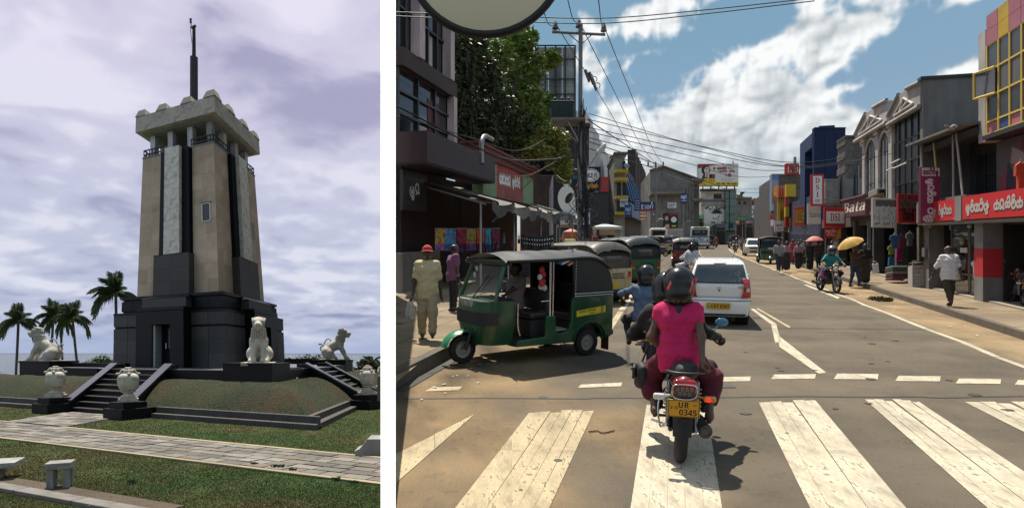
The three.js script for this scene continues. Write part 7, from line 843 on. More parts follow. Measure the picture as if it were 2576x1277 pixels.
  // inside
  part('floor', bx(1.22, .06, 2.0, [0, .33, .3]), dark, t); part('bench', [rb(1.16, .16, .5, .05, [0, .66, .78]), rb(1.16, .5, .12, .05, [0, .98, 1.08], [-.12, 0, 0]), bx(1.16, .26, .46, [0, .45, .8])], sk, t); part('driver_seat', [rb(.9, .12, .34, .05, [0, .74, -.10]), bx(.88, .34, .32, [0, .5, -.10]), rb(.9, .36, .08, .03, [0, .98, .1])], sk, t); part('handlebar', tube([[-.34, 1.02, -.56], [-.1, 1.06, -.72], [.1, 1.06, -.72], [.34, 1.02, -.56]], .02, 12, 6), blackPlastic, t); part('back_panel', bx(1.2, .9, .02, [0, 1.0, 1.22]), dark, t);
  for (const s of [-1, 1]) { part('pole', [rod([s * .66, .76, -.02], [s * .67, 1.66, -.02], .018), rod([s * .66, .76, .04], [s * .67, 1.66, .04], .012)], chrome, t); if (!lo) { part('grab_rail', rod([s * .66, 1.0, -.2], [s * .66, 1.0, -.02], .012), chrome, t); } }
  // running gear
  const fw = wheel(t, 0, .235, -1.32, .235, .12); for (const s of [-1, 1]) wheel(t, s * .60, .235, .80, .235, .13);
  part('front_fender', surf((a, q) => { const th = Math.PI * lerp(.06, .86, a); const x = lerp(-.12, .12, q); return [x, .24 + (.29 + .03 * (1 - (x / .12) ** 2)) * Math.sin(th), -1.32 - (.34 + .03 * (1 - (x / .12) ** 2)) * Math.cos(th)]; }, 18, 8), o.near ? paint([.02, .22, .10], .3) : body, t); part('fork', [rod([.11, .24, -1.32], [.09, .72, -1.12], .035), rod([-.11, .24, -1.32], [-.09, .72, -1.12], .035), rb(.3, .34, .2, .05, [0, .52, -1.1])], blackPlastic, t); part('axle_gear', [rod([-.6, .26, .8], [.6, .26, .8], .05), bx(.5, .22, .5, [0, .3, .95]), rod([-.3, .24, .2], [-.3, .26, .8], .04)], dark, t);
  for (const s of [-1, 1]) part('mirror', [rod([s * .6, 1.2, -.95], [s * .76, 1.28, -.98], .01), rb(.10, .14, .03, .012, [s * .80, 1.30, -.98])], blackPlastic, t);
  if (o.near) { part('sticker', quad([-.6875, .70, .52], [-.6875, .74, 1.16], [-.6875, .86, 1.16], [-.6875, .80, .52], true), canvasMat(192, 40, (x, w, h) => { x.fillStyle = '#d9c32b'; x.fillRect(0, 0, w, h); x.fillStyle = '#2a2620'; x.font = 'italic bold 19px sans-serif'; x.fillText('TWIN SPARK', 12, 20); x.font = 'italic bold 13px sans-serif'; x.fillText('PLUS', 84, 35); x.fillStyle = '#a33228'; x.fillRect(160, 0, 5, h); x.fillStyle = '#243a70'; x.fillRect(170, 0, 5, h); }), t);
    ['#23402b', '#2a5fb0', '#d8d4cc', '#1c2a52', '#c9955a'].forEach((c, i) => part('rolled_blind', rod([-.66, 1.62 - .012 * i, .06 + i * .07], [-.67, 1.66, .24 + i * .07], .028), M(c, .7), t)); part('toy_tassel', [[-.5, 1.5, -.08], [-.48, 1.3, -.04], [-.52, 1.28, -.1], [-.5, 1.42, -.05]].map((p) => sph(.05, p, [1, 1.2, 1], 8)), M([.42, .03, .04], .6), t); part('white_tassel', [[-.5, 1.38, -.12], [-.47, 1.22, -.08], [-.5, 1.2, -.02]].map((p) => sph(.045, p, [1, 1.2, 1], 8)), M([.6, .58, .55], .7), t); part('floor_mat', bx(.5, .02, .3, [-.3, .48, .3]), M([.42, .40, .36], .9), t); part('door_seal', tube([[-.69, .48, -.62], [-.69, .62, -.66], [-.69, 1.0, -.66]], .012, 10, 5), chrome, t); }
  onHill(t, pos, head); if (o.s) t.scale.multiply(V(...o.s)); return t;
}
const gAt = (u, v) => gR(u, v);
{ const F = gR(1142, 914), Rn = gR(1487, 880); const hd = 4; // front and rear contact points give heading
  const c = gR(1330, 868).lerp(gR(1320, 880), .5);
  tuktuk('dark green auto rickshaw with black canvas hood crossing the near left lane, driver inside', street(.30, 10.45), -122, { body: [.006, .075, .030], hood: [.016, .017, .020], near: true, s: [.95, 1.0, 1.0] }); }
tuktuk('cream auto rickshaw with grey brown hood parked behind the dark green one', street(2.35, 19.3), -34, { body: [.50, .42, .27], hood: [.075, .066, .055], s: [1.0, 1.03, 1.05] });
tuktuk('green auto rickshaw with black hood parked between the cream and the blue ones', street(4.55, 24.2), -26, { body: [.01, .13, .06], hood: [.02, .028, .03], s: [1.06, 1.1, 1] });
tuktuk('bright blue auto rickshaw parked at the left line beside motorcycles', street(10.7, 49.5), -38, { body: [.02, .14, .26], s: [1.15, 1.1, 1] });
tuktuk('cream and black auto rickshaw parked beyond the bright blue one', street(16.1, 65), -34, { body: [.5, .42, .28], s: [1.1, 1.1, 1] });
tuktuk('small blue auto rickshaw in the parked row before the truck', street(19.7, 75), -30, { body: [.02, .13, .25], s: [1.1, 1.1, 1] });
tuktuk('dark green auto rickshaw at the far end of the parked row', street(23.5, 88), -28, { body: [.012, .06, .04], s: [1.1, 1.1, 1] });
tuktuk('red auto rickshaw driving away with white lettering on its black hood', street(11.4, 39.5), 15, { body: [.20, .012, .016], s: [1.12, 1.05, 1], decal: canvasMat(96, 48, (x, w, h) => { x.fillStyle = '#131314'; x.fillRect(0, 0, w, h); x.strokeStyle = '#cfd1d2'; x.lineWidth = 4; x.beginPath(); x.moveTo(60, 36); x.lineTo(68, 14); x.lineTo(78, 12); x.lineTo(82, 36); x.stroke(); x.fillStyle = '#cfd1d2'; x.beginPath(); x.ellipse(28, 22, 14, 6, 0, 0, 7); x.fill(); }) });
tuktuk('dark green auto rickshaw coming towards us on the right shoulder', street(18.75, 43.5), 199, { body: [.012, .10, .045], s: [1.1, 1.08, 1] });
tuktuk('dark auto rickshaw coming down the far bend', street(35.3, 95), 200, { body: [.03, .05, .06], s: [1.1, 1.1, 1] });
tuktuk('black auto rickshaw near the far motorcycles', street(34.5, 104), 198, { body: [.03, .03, .03], s: [1.1, 1.1, 1] });
// cars: side outline carried across the width
function car(label, pos, head, c) {
  const t = thing('car', label, 'car'), W = c.w / 2, P = c.prof, n = P.length; const cz = c.cz ?? 0, cy = c.cy ?? .75; const pc = new THREE.CatmullRomCurve3(P.map(([z, y]) => V(0, y, z)), true, 'catmullrom', .18);
  const S = (s, q, o = 0) => { const p = pc.getPoint(((s % 1) + 1) % 1), e = (1 - Math.abs(q) ** 7) ** (1 / 7); const z = cz + (p.z - cz) * lerp(.93, 1, e), y0 = cy + (p.y - cy) * lerp(.87, 1, e), y = y0, tum = 1 - .44 * Math.max(0, y - c.belt) ** 1.1 - .10 * Math.max(0, .5 - y); const d = V(0, p.y - cy, p.z - cz).normalize(); return [q * W * tum, y + d.y * o, z + d.z * o]; };
  const body = paint(c.color, .3), g = [surf((s, q) => S(s, Math.sin((q - .5) * Math.PI)), 90, 36)];
  for (const sg of [-1, 1]) g.push(surf((s, r) => { const a = S(s, sg); return [a[0] * lerp(1, 1, r) - sg * 0, lerp(cy, a[1], r), lerp(cz, a[2], r)].map((v, i) => i === 0 ? sg * W * (1 - .44 * Math.max(0, lerp(cy, a[1], r) - c.belt) ** 1.1 - .10 * Math.max(0, .5 - lerp(cy, a[1], r))) : v); }, 60, 8));
  part('body', g, body, t);
  const patch = (name, s0, s1, q0, q1, o, m, bow = 0) => part(name, surf((a, b) => S(lerp(s0, s1, a), lerp(q0, q1, b) * (1 - bow * a), o), 10, 14), m, t);
  const side = (name, pts, o, m, list = [-1, 1]) => { for (const sg of list) { const sh = new THREE.ShapeGeometry(new THREE.Shape(pts.map(([z, y]) => new THREE.Vector2(z, y)))); const g2 = prep(sh), p = g2.attributes.position; for (let i = 0; i < p.count; i++) { const z = p.getX(i), y = p.getY(i); p.setXYZ(i, sg * (W * (1 - .44 * Math.max(0, y - c.belt) ** 1.1 - .10 * Math.max(0, .5 - y)) + o), y, z); } g2.computeVertexNormals(); part(name, metreUV(g2), m, t); } };
  c.extra({ t, S, patch, side, W, part, body }); for (const z of c.wheels) for (const s of [-1, 1]) { wheel(t, s * (W - .09), c.wr, z, c.wr, .16, M([.4, .4, .4], .4, { metalness: .6 })); part('wheel_well', place(prep(new THREE.CylinderGeometry(c.wr + .06, c.wr + .06, .24, 20)), [s * (W - .1), c.wr + .02, z], [0, 0, Math.PI / 2]), M([.012, .012, .012], .9), t); }
  onHill(t, pos, head); return t;
}
const findS = null;
car('white small hatchback ahead of the motorcycle with a yellow plate reading CAT 0341', street(5.17, 15.35), 15.5, { w: 1.36, belt: .92, color: [.82, .82, .82], cy: .72, wheels: [-1.18, 1.18], wr: .27,
  prof: [[1.70, .22], [1.76, .34], [1.77, .50], [1.75, .60], [1.71, .66], [1.72, .86], [1.70, .97], [1.58, 1.12], [1.44, 1.31], [1.30, 1.44], [1.05, 1.49], [.4, 1.51], [-.2, 1.48], [-.45, 1.41], [-.9, 1.04], [-1.1, .96], [-1.55, .86], [-1.74, .68], [-1.78, .45], [-1.74, .24], [-.8, .2], [.8, .2]],
  extra({ t, S, side, W }) { const gl = M([.025, .03, .032], .05, { clearcoat: 1, clearcoatRoughness: .02 }); const Q = (name, x0, x1, y0, y1, zf, m, tx, ov) => part(name, surf((a, b) => { const y = lerp(y0, y1, a), x = lerp(lerp(x0, ov ? ov[0] : x0, a), lerp(x1, ov ? ov[1] : x1, a), b); return [x, y, zf(y, x)]; }, 8, 12), m, t); const zr = (y, x) => { const a = [[.22, 1.70], [.34, 1.76], [.5, 1.77], [.6, 1.75], [.66, 1.715], [.86, 1.72], [.97, 1.70], [1.12, 1.58], [1.31, 1.44], [1.44, 1.30]]; let i = 0; while (i < a.length - 2 && y > a[i + 1][0]) i++; const k = (y - a[i][0]) / (a[i + 1][0] - a[i][0]); return lerp(a[i][1], a[i + 1][1], k) + .018 - .05 * Math.abs(x / W) ** 5; };
    Q('rear_window', -.58, .58, 1.0, 1.37, (y, x) => zr(y, x) + .012, gl, 0, [-.49, .49]); Q('window_seal', -.60, .60, .98, 1.39, (y, x) => zr(y, x) + .004, blackPlastic, 0, [-.51, .51]);
    Q('tailgate_seam', -.58, .58, .662, .672, (y, x) => zr(y, x) + .006, blackPlastic); for (const s of [-1, 1]) { part('tailgate_seam', tube([[s * .52, .67, zr(.67, .52) + .004], [s * .52, .85, zr(.85, .52) + .004], [s * .53, 1.0, zr(1, .53) + .004]], .006, 10, 5), blackPlastic, t); part('tail_light', surf((a, b) => { const y = lerp(.66, 1.08, a), x = s * lerp(.47 + .05 * Math.sin(a * 3), .69 - .05 * a, b); return [x, y, zr(y, x) + .045 - .015 * b * b]; }, 8, 6), lampRed, t); part('lamp_core', surf((a, b) => { const y = lerp(.80, .88, a), x = s * lerp(.58, .65, b); return [x, y, zr(y, x) + .052 - .015 * b * b]; }, 2, 3), lampClear, t); part('door_mirror', [rb(.16, .12, .08, .03, [s * .80, 1.0, -.5])], paint([.6, .6, .6]), t); part('roof_rail', tube([[s * .50, 1.505, -.2], [s * .5, 1.525, .4], [s * .5, 1.50, 1.1]], .012, 10, 5), blackPlastic, t); }
    const pl = part('number_plate', rb(.52, .135, .02, .006, [0, .475, 1.80]), M([.5, .35, .03], .5), t); part('plate_face', quad([-.25, .415, 1.812], [.25, .415, 1.812], [.25, .535, 1.812], [-.25, .535, 1.812], true), plateM('', '#c9952a', '#1a160c', null) && canvasMat(192, 48, (x, w, h) => { x.fillStyle = '#cf9c2e'; x.fillRect(0, 0, w, h); x.fillStyle = '#191510'; x.font = 'bold 14px sans-serif'; x.fillText('SP', 8, 38); textFit(x, 'CAT 0341', 110, 25, 150, 32); }, .4), pl);
    part('emblem', [tor(.03, .008, [0, .885, 1.745]), rod([-.02, .87, 1.745], [.02, .9, 1.745], .008)], chrome, t); part('keyhole', sph(.018, [0, .82, 1.745]), blackPlastic, t); part('badge', quad([.40, .875, 1.742], [.58, .875, 1.738], [.58, .915, 1.736], [.40, .915, 1.740], true), canvasMat(64, 16, (x, w, h) => { x.fillStyle = '#c9cacb'; x.fillRect(0, 0, w, h); x.fillStyle = '#333'; textFit(x, 'ALTO 800', w / 2, 8, 58, 11); }), t); part('round_sticker', place(prep(new THREE.CircleGeometry(.035, 16)), [.52, 1.07, 1.66], [-.65, 0, 0]), M([.5, .5, .5], .5), t);
    part('bumper_step', surf((a, b) => { const y = lerp(.585, .60, a), x = lerp(-.70, .70, b); return [x, y, zr(y, x) + .012]; }, 1, 14), blackPlastic, t); part('high_brake_light', rb(.26, .02, .02, .005, [0, 1.40, 1.36]), lampRed, t); part('antenna', rod([.3, 1.5, .9], [.36, 1.74, 1.05], .005), blackPlastic, t); part('bumper_lower', rb(1.2, .05, .04, .02, [0, .27, 1.75]), blackPlastic, t);
    side('side_window', [[1.18, 1.02], [.52, 1.0], [.48, 1.38], [1.0, 1.38]], .006, gl); side('side_window', [[.44, 1.0], [-.72, .98], [-.36, 1.34], [.42, 1.38]], .006, gl); side('door_seam', [[.47, .3], [.485, .3], [.475, 1.38], [.46, 1.38]], .003, blackPlastic); part('windscreen', quad([-.6, 1.06, -.93], [.6, 1.06, -.93], [.5, 1.42, -.5], [-.5, 1.42, -.5]), gl, t);
    part('headrest', [blobMesh([[-.32, 1.1, .5, -.32, 1.2, .5, .1, .09]], .02, .03), blobMesh([[.32, 1.1, .5, .32, 1.2, .5, .1, .09]], .02, .03)], M([.03, .03, .03], .9), t); } });
car('white tall hatchback with black grille coming towards us on the right side', street(24.25, 60), 197, { w: 1.75, belt: 1.0, color: [.72, .72, .70], cy: .85, wheels: [-1.15, 1.15], wr: .29,
  prof: [[1.7, .25], [1.74, .6], [1.72, 1.05], [1.55, 1.6], [1.4, 1.68], [.4, 1.72], [-.5, 1.66], [-.75, 1.55], [-1.12, 1.10], [-1.35, 1.02], [-1.68, .92], [-1.74, .7], [-1.76, .42], [-1.72, .26], [-.8, .22], [.8, .22]],
  extra({ t, side, W }) { const gl = M([.04, .05, .055], .05, { clearcoat: 1 }); const f = (y) => lerp(-1.14, -.76, clamp((y - 1.1) / .46, 0, 1)) - .03; part('windscreen', quad([-.68, 1.13, f(1.13)], [.68, 1.13, f(1.13)], [.58, 1.53, f(1.53)], [-.58, 1.53, f(1.53)]), gl, t); part('grille', rb(1.0, .16, .05, .02, [0, .80, -1.765]), blackPlastic, t); part('chrome_bar', rb(1.1, .025, .02, .008, [0, .82, -1.775]), chrome, t); part('lower_grille', rb(.9, .14, .05, .02, [0, .44, -1.76]), blackPlastic, t); for (const s of [-1, 1]) { part('headlight', rb(.28, .15, .1, .03, [s * .62, .84, -1.73], [0, s * .18, 0]), lampClear, t); part('fog_light', sph(.05, [s * .66, .42, -1.74]), lampClear, t); part('door_mirror', rb(.16, .14, .08, .03, [s * .97, 1.12, -.7]), M([.6, .6, .6], .4), t); } part('number_plate', rb(.5, .11, .02, .005, [0, .58, -1.775]), M([.6, .6, .55], .5), t); part('emblem', tor(.05, .012, [0, .9, -1.75], [0, 0, 0], 12), chrome, t); side('side_window', [[1.3, 1.08], [.1, 1.06], [.1, 1.52], [1.2, 1.56]], .006, gl); side('side_window', [[.04, 1.06], [-.95, 1.06], [-.62, 1.46], [.04, 1.52]], .006, gl); } });
for (const [x, d, hd, c, lab] of [[35.2, 118, 196, [.6, .6, .6], 'pale car far down the street before the bend'], [41, 132, 200, [.12, .13, .15], 'dark car far down the street at the bend']]) car(lab, street(x, d), hd, { w: 1.7, belt: .95, color: c, cy: .75, wheels: [-1.2, 1.2], wr: .3, prof: [[1.9, .25], [1.95, .6], [1.8, 1.0], [1.2, 1.4], [.4, 1.48], [-.3, 1.4], [-.8, 1.0], [-1.8, .85], [-1.95, .6], [-1.9, .25]], extra({ t, side }) { part('windscreen', quad([-.65, 1.03, -.84], [.65, 1.03, -.84], [.52, 1.36, -.36], [-.52, 1.36, -.36]), darkGlass(), t); part('grille', rb(.9, .14, .05, .02, [0, .62, -1.94]), blackPlastic, t); for (const s of [-1, 1]) part('headlight', rb(.3, .14, .1, .03, [s * .62, .72, -1.87]), lampClear, t); } });
// bus and trucks
{ const t = thing('bus', 'white and blue striped bus driving away in the left lane', 'bus'); const w = M([.8, .82, .84], .4, { clearcoat: .5 }), gl = darkGlass([.05, .06, .07]), L = 9; part('body', rb(2.5, 2.55, L, .14, [0, 1.75, -L / 2]), w, t); part('roof_sign', rb(1.7, .3, .1, .03, [0, 2.86, .0]), M([.34, .33, .10], .6), t); part('rear_window', rb(2.1, .85, .06, .05, [0, 2.2, -.0]), gl, t); part('window_lettering', quad([-.8, 2.2, .04], [.8, 2.2, .04], [.8, 2.5, .04], [-.8, 2.5, .04], true), canvasMat(96, 20, (x, W, h) => { x.fillStyle = '#0f1416'; x.fillRect(0, 0, W, h); script(x, '0371 82', 8, 10, 80, 14, '#6fa3b8', .24); }), t); for (const s of [-1, 1]) { part('tail_light', rb(.18, .4, .05, .03, [s * 1.1, 1.15, .01]), lampRed, t); for (let i = 0; i < 6; i++) part('side_window', rb(.05, .8, 1.2, .03, [s * 1.245, 2.2, -.9 - i * 1.35]), gl, t); for (const z of [-2.2, -7]) wheel(t, s * 1.1, .5, z, .5, .28); } part('blue_band', rb(2.52, .16, .06, .03, [0, 1.65, .0]), M([.03, .16, .35], .5), t); part('blue_stripe', rb(2.52, .10, .06, .03, [0, 1.0, .0]), M([.03, .16, .35], .5), t); part('swirl', tube([[-.5, 1.2, .03], [-.1, 1.45, .03], [.3, 1.2, .03], [.6, 1.4, .03]], .05, 16, 6), M([.05, .22, .42], .5), t); part('plate', rb(.5, .14, .03, .01, [0, 1.42, .03]), M([.55, .38, .04], .5), t); part('bumper', rb(2.5, .22, .2, .05, [0, .55, .0]), M([.4, .4, .42], .5), t); part('under_frame', bx(2.2, .4, L - .6, [0, .5, -L / 2]), M([.03, .03, .03], .9), t); onHill(t, street(27.6, 88), 19); t.scale.setScalar(1.06); }
{ const t = thing('box_truck', 'grey box truck parked beyond the three wheelers', 'truck'); part('box', rb(2.1, 2.1, 3.6, .04, [0, 1.75, 0]), M([.42, .43, .43], .6, { map: T.stain }), t); part('rear_door', [rb(.98, 1.9, .05, .02, [-.51, 1.75, 1.81]), rb(.98, 1.9, .05, .02, [.51, 1.75, 1.81])], M([.36, .37, .37], .6), t); for (const x of [-.2, .2]) part('lock_bar', rod([x, .9, 1.85], [x, 2.6, 1.85], .025), steel, t); part('cab', rb(1.8, 1.5, 1.3, .12, [0, 1.2, -2.6]), M([.4, .42, .45], .4), t); part('chassis', bx(1.6, .25, 4, [0, .55, 0]), blackPlastic, t); for (const s of [-1, 1]) { wheel(t, s * .85, .38, 1.1, .38, .3); wheel(t, s * .85, .38, -2.5, .38, .3); } onHill(t, street(23.2, 86), 8); }
{ const t = thing('van', 'cream van roof showing above the parked three wheelers', 'van'); part('body', rb(1.9, 1.7, 3.4, .2, [0, 1.25, 0]), M([.58, .54, .46], .5), t); part('rear_window', rb(1.5, .5, .05, .03, [0, 1.65, 1.69]), darkGlass(), t); for (let i = 0; i < 5; i++) part('roof_rib', rb(.06, .03, 3, .01, [-.6 + i * .3, 2.11, 0]), M([.5, .47, .4], .5), t); for (const s of [-1, 1]) { part('tail_light', rb(.12, .35, .04, .02, [s * .8, 1.0, 1.7]), lampRed, t); wheel(t, s * .85, .3, 1.1, .3, .2); wheel(t, s * .85, .3, -1.1, .3, .2); } onHill(t, street(18.0, 74), 10); t.scale.set(1, 1.35, 1); }
{ const t = thing('car', 'pale parked taxi with a lit looking yellow roof sign behind the cream rickshaw', 'car'); part('body', rb(1.6, .8, 3.4, .25, [0, .8, 0]), M([.5, .5, .48], .35), t); part('cabin', rb(1.4, .6, 1.9, .25, [0, 1.3, .1]), darkGlass([.1, .1, .1]), t); part('roof', rb(1.3, .08, 1.6, .04, [0, 1.6, .1]), M([.5, .5, .48], .35), t); part('roof_sign', rb(.62, .2, .2, .04, [0, 1.75, .2]), M([.55, .5, .2], .5), t); for (const s of [-1, 1]) { wheel(t, s * .7, .28, 1.1, .28, .18); wheel(t, s * .7, .28, -1.1, .28, .18); } onHill(t, street(2.7, 29.5), -40); }
// motorcycles
function bike(label, pos, head, o = {}) {
  const t = thing('motorcycle', label, 'motorcycle', V(0, 0, 0), 0, o.group ?? 'motorcycles on the street'), c = paint(o.color ?? [.03, .03, .03], .3), bk = blackPlastic, al = M([.28, .28, .28], .35, { metalness: .8 });
  const wh = (z, w) => { const tr = part('tyre', place(prep(new THREE.TorusGeometry(.245, w, 12, 36)), [0, .29, z], [0, Math.PI / 2, 0], [1, 1, 1]), rubber, t); part('rim', [tor(.20, .018, [0, .29, z], [0, Math.PI / 2, 0], 30), cyl(.055, .055, .12, [0, .29, z], [0, 0, Math.PI / 2]), ...[0, 1, 2, 3, 4, 5].map((i) => { const a = i / 6 * 6.283; return rod([0, .29 + Math.sin(a) * .04, z + Math.cos(a) * .04], [0, .29 + Math.sin(a) * .2, z + Math.cos(a) * .2], .014); })], al, tr); };
  wh(.64, .055); wh(-.64, .045);
  part('fork', [rod([.09, .29, -.64], [.09, .88, -.42], .022), rod([-.09, .29, -.64], [-.09, .88, -.42], .022), rb(.24, .05, .08, .02, [0, .86, -.42])], al, t); part('handlebar', tube([[-.36, 1.0, -.26], [-.26, 1.02, -.36], [-.08, .95, -.42], [.08, .95, -.42], [.26, 1.02, -.36], [.36, 1.0, -.26]], .013, 20, 6), bk, t); for (const s of [-1, 1]) { part('grip', rod([s * .30, 1.01, -.31], [s * .38, 1.0, -.24], .02), bk, t); part('mirror', [rod([s * .27, 1.03, -.36], [s * .35, 1.15, -.36], .007), place(prep(new THREE.SphereGeometry(.06, 14, 8)), [s * .37, 1.17, -.35], [0, 0, 0], [1.1, .75, .25])], o.mirror ?? bk, t); part('front_indicator', sph(.035, [s * .16, .82, -.52], [1.3, 1, 1]), lampAmber, t); }
  part('headlight', place(prep(new THREE.SphereGeometry(.1, 18, 12)), [0, .87, -.50], [0, 0, 0], [1, 1, .75]), lampClear, t); part('headlight_cowl', [place(prep(new THREE.SphereGeometry(.125, 16, 10)), [0, .89, -.45], [0, 0, 0], [1.05, 1.1, .8])], c, t); part('front_fender', surf((a, q) => { const th = lerp(.25, 2.5, a), x = lerp(-.055, .055, q); return [x, .29 + (.315 - x * x * 3) * Math.sin(th), -.64 - (.315 - x * x * 3) * Math.cos(th)]; }, 14, 4), c, t);
  part('fuel_tank', blobMesh([[0, .80, -.3, 0, .84, -.08, .13, .125], [.06, .78, -.2, .06, .8, 0, .1, .08], [-.06, .78, -.2, -.06, .8, 0, .1, .08]], .03, .025), c, t); part('frame', [rod([0, .8, -.36], [0, .45, -.2], .025), rod([0, .45, -.2], [0, .35, .2], .025), rod([0, .76, 0], [0, .72, .6], .025), rod([.1, .38, .2], [.1, .29, .64], .022), rod([-.1, .38, .2], [-.1, .29, .64], .022)], bk, t); part('engine', [rb(.26, .26, .34, .04, [0, .42, -.02]), ...[0, 1, 2, 3, 4].map((i) => rb(.22, .018, .2, .006, [0, .56 + i * .028, -.1])), cyl(.09, .09, .3, [0, .38, .08], [0, 0, Math.PI / 2])], M([.07, .07, .07], .5, { metalness: .4 }), t);
  part('seat', blobMesh([[0, .775, .02, 0, .80, .30, .10, .11], [0, .81, .30, 0, .845, .68, .105, .075], [.06, .8, .1, .06, .84, .6, .06, .06], [-.06, .8, .1, -.06, .84, .6, .06, .06]], .03, .025), M([.022, .02, .022], .65), t); part('side_cover', [rb(.3, .2, .34, .06, [0, .64, .25])], c, t); part('tail_cowl', blobMesh([[0, .72, .45, 0, .76, .78, .09, .075], [.06, .72, .5, .06, .75, .76, .06, .05], [-.06, .72, .5, -.06, .75, .76, .06, .05]], .02, .02), paint(o.tail ?? o.color ?? [.03, .03, .03], .3), t); part('grab_rail', tube([[.15, .78, .45], [.16, .86, .72], [.08, .87, .83], [-.08, .87, .83], [-.16, .86, .72], [-.15, .78, .45]], .013, 24, 6), bk, t);
  const tl = part('tail_light', [rb(.20, .10, .05, .03, [0, .735, .845])], lampRed, t); if (o.near) { part('tail_light_lens', surf((a, b) => [lerp(-.095, .095, b) * lerp(.82, 1, a), lerp(.665, .755, a), .874], 2, 4), M([.05, .03, .035], .15, { clearcoat: 1 }), tl); part('lens_rim', tube([[-.085, .66, .876], [.085, .66, .876], [.105, .71, .876], [.095, .765, .876], [-.095, .765, .876], [-.105, .71, .876]], .006, 40, 5, true), chrome, tl); for (let i = 0; i < 7; i++) part('led_star', place(prep(new THREE.TorusGeometry(.013, .0035, 5, 6)), [-.06 + (i % 4) * .04 + (i > 3 ? .02 : 0), .735 - (i > 3 ? .035 : 0), .878], [0, 0, 0]), M([.35, .3, .3], .2, { metalness: .7 }), tl); part('red_cap', blobMesh([[-.07, .785, .82, .07, .785, .82, .03, .03]], .02, .012), lampRed, t); }
  for (const s of [-1, 1]) part('rear_indicator', [rod([s * .1, .66, .80], [s * .17, .655, .82], .012), rb(.105, .055, .06, .02, [s * .215, .652, .835])], s < 0 ? lampClear : (o.near ? lampAmber : lampClear), t); if (o.near) part('indicator_bulb', sph(.02, [.205, .652, .866], [1, 1, .5]), redGlow, t);
  const pm = part('number_plate', rb(.275, .155, .012, .006, [0, .565, .875], [-.1, 0, 0]), M([.56, .36, .03], .5), t); part('plate_face', quad([-.132, .492, .889], [.132, .492, .889], [.132, .638, .875], [-.132, .638, .875], true), o.plate ?? plateM('BFK 2218', '#cf9a28'), pm);
  part('rear_fender', surf((a, q) => { const x = lerp(-.09, .09, q), y = lerp(.30, .72, a); return [x * lerp(.9, 1.05, a), y, .885 - .06 * a + .0 - 2.2 * x * x]; }, 8, 8), bk, t); if (o.near) part('white_decal', quad([-.045, .37, .897], [.045, .37, .897], [.045, .47, .884], [-.045, .47, .884], true), canvasMat(48, 56, (x, w, h) => { x.fillStyle = '#101011'; x.fillRect(0, 0, w, h); x.strokeStyle = x.fillStyle = '#dcdcd8'; x.lineWidth = 3.5; x.lineCap = 'round'; x.beginPath(); x.moveTo(24, 8); x.bezierCurveTo(40, 14, 40, 26, 26, 28); x.bezierCurveTo(12, 30, 10, 42, 24, 50); x.moveTo(28, 20); x.bezierCurveTo(14, 18, 14, 30, 22, 36); x.moveTo(34, 34); x.bezierCurveTo(42, 42, 34, 52, 24, 50); x.stroke(); x.beginPath(); x.arc(24, 10, 4, 0, 7); x.fill(); }), t);
  part('exhaust', [rod([.15, .3, -.1], [.17, .3, .3], .025), rod([.17, .3, .28], [.2, .345, .80], .048, .062, 18)], M([.035, .035, .036], .45, { metalness: .5 }), t); part('exhaust_tip', [tor(.045, .014, [.2005, .348, .81], [-.08, 0, 0], 18), cyl(.035, .035, .03, [.2, .347, .80], [Math.PI / 2, 0, 0])], M([.09, .09, .09], .3, { metalness: .8 }), t); part('shock_absorber', [rod([.13, .33, .58], [.13, .70, .42], .018), rod([-.13, .33, .58], [-.13, .70, .42], .018), ...[0, 1, 2, 3, 4, 5, 6].flatMap((i) => [tor(.034, .008, [.13, .42 + i * .036, .54 - i * .0156], [1.2, 0, 0], 12), tor(.034, .008, [-.13, .42 + i * .036, .54 - i * .0156], [1.2, 0, 0], 12)])], al, t); part('foot_peg', [rod([-.24, .32, .02], [.24, .32, .02], .015), rod([-.25, .36, .44], [.25, .36, .44], .014)], bk, t); part('chain_guard', rb(.03, .06, .55, .02, [-.12, .34, .38]), bk, t); if (o.near) part('saree_guard', [tube([[-.17, .6, .35], [-.22, .5, .5], [-.2, .3, .55], [-.16, .24, .4]], .01, 14, 5), rod([-.28, .3, .4], [-.12, .28, .5], .012)], chrome, t); if (!o.ridden) part('side_stand', rod([-.08, .3, .05], [-.24, .0, .1], .012), bk, t);
  onHill(t, pos, head); if (o.lean) t.rotateZ(o.lean); return t;
}
const MB = { main: street(1.73, 6.17), head: 15 };
bike('black motorcycle with yellow plate UR 0345 in front of us, carrying two riders', MB.main, MB.head, { near: true, ridden: true, color: [.02, .02, .022], tail: [.10, .008, .012], mirror: M([.1, .25, .4], .2), plate: plateM('', '#cf9426', '#17120a', (x, w, h) => { x.fillStyle = '#17120a'; textFit(x, 'UR', 62, 26, 46, 34); x.font = 'bold 22px sans-serif'; x.fillText('S G', 8, 52); textFit(x, '0345', 82, 68, 74, 36); x.fillRect(100, 24, 16, 4); }) });
bike('dark motorcycle of the rider in the blue shirt, hidden behind the pair', street(2.30, 9.85), 15, { ridden: true, color: [.03, .03, .04] });
bike('motorcycle of the riders in white behind the red rickshaw', street(7.5, 25.3), 15, { ridden: true, color: [.05, .02, .02] });
bike('black motorcycle coming towards us along the right edge line', street(11.62, 21.9), 183, { ridden: true, color: [.02, .02, .02], lean: -.06 });
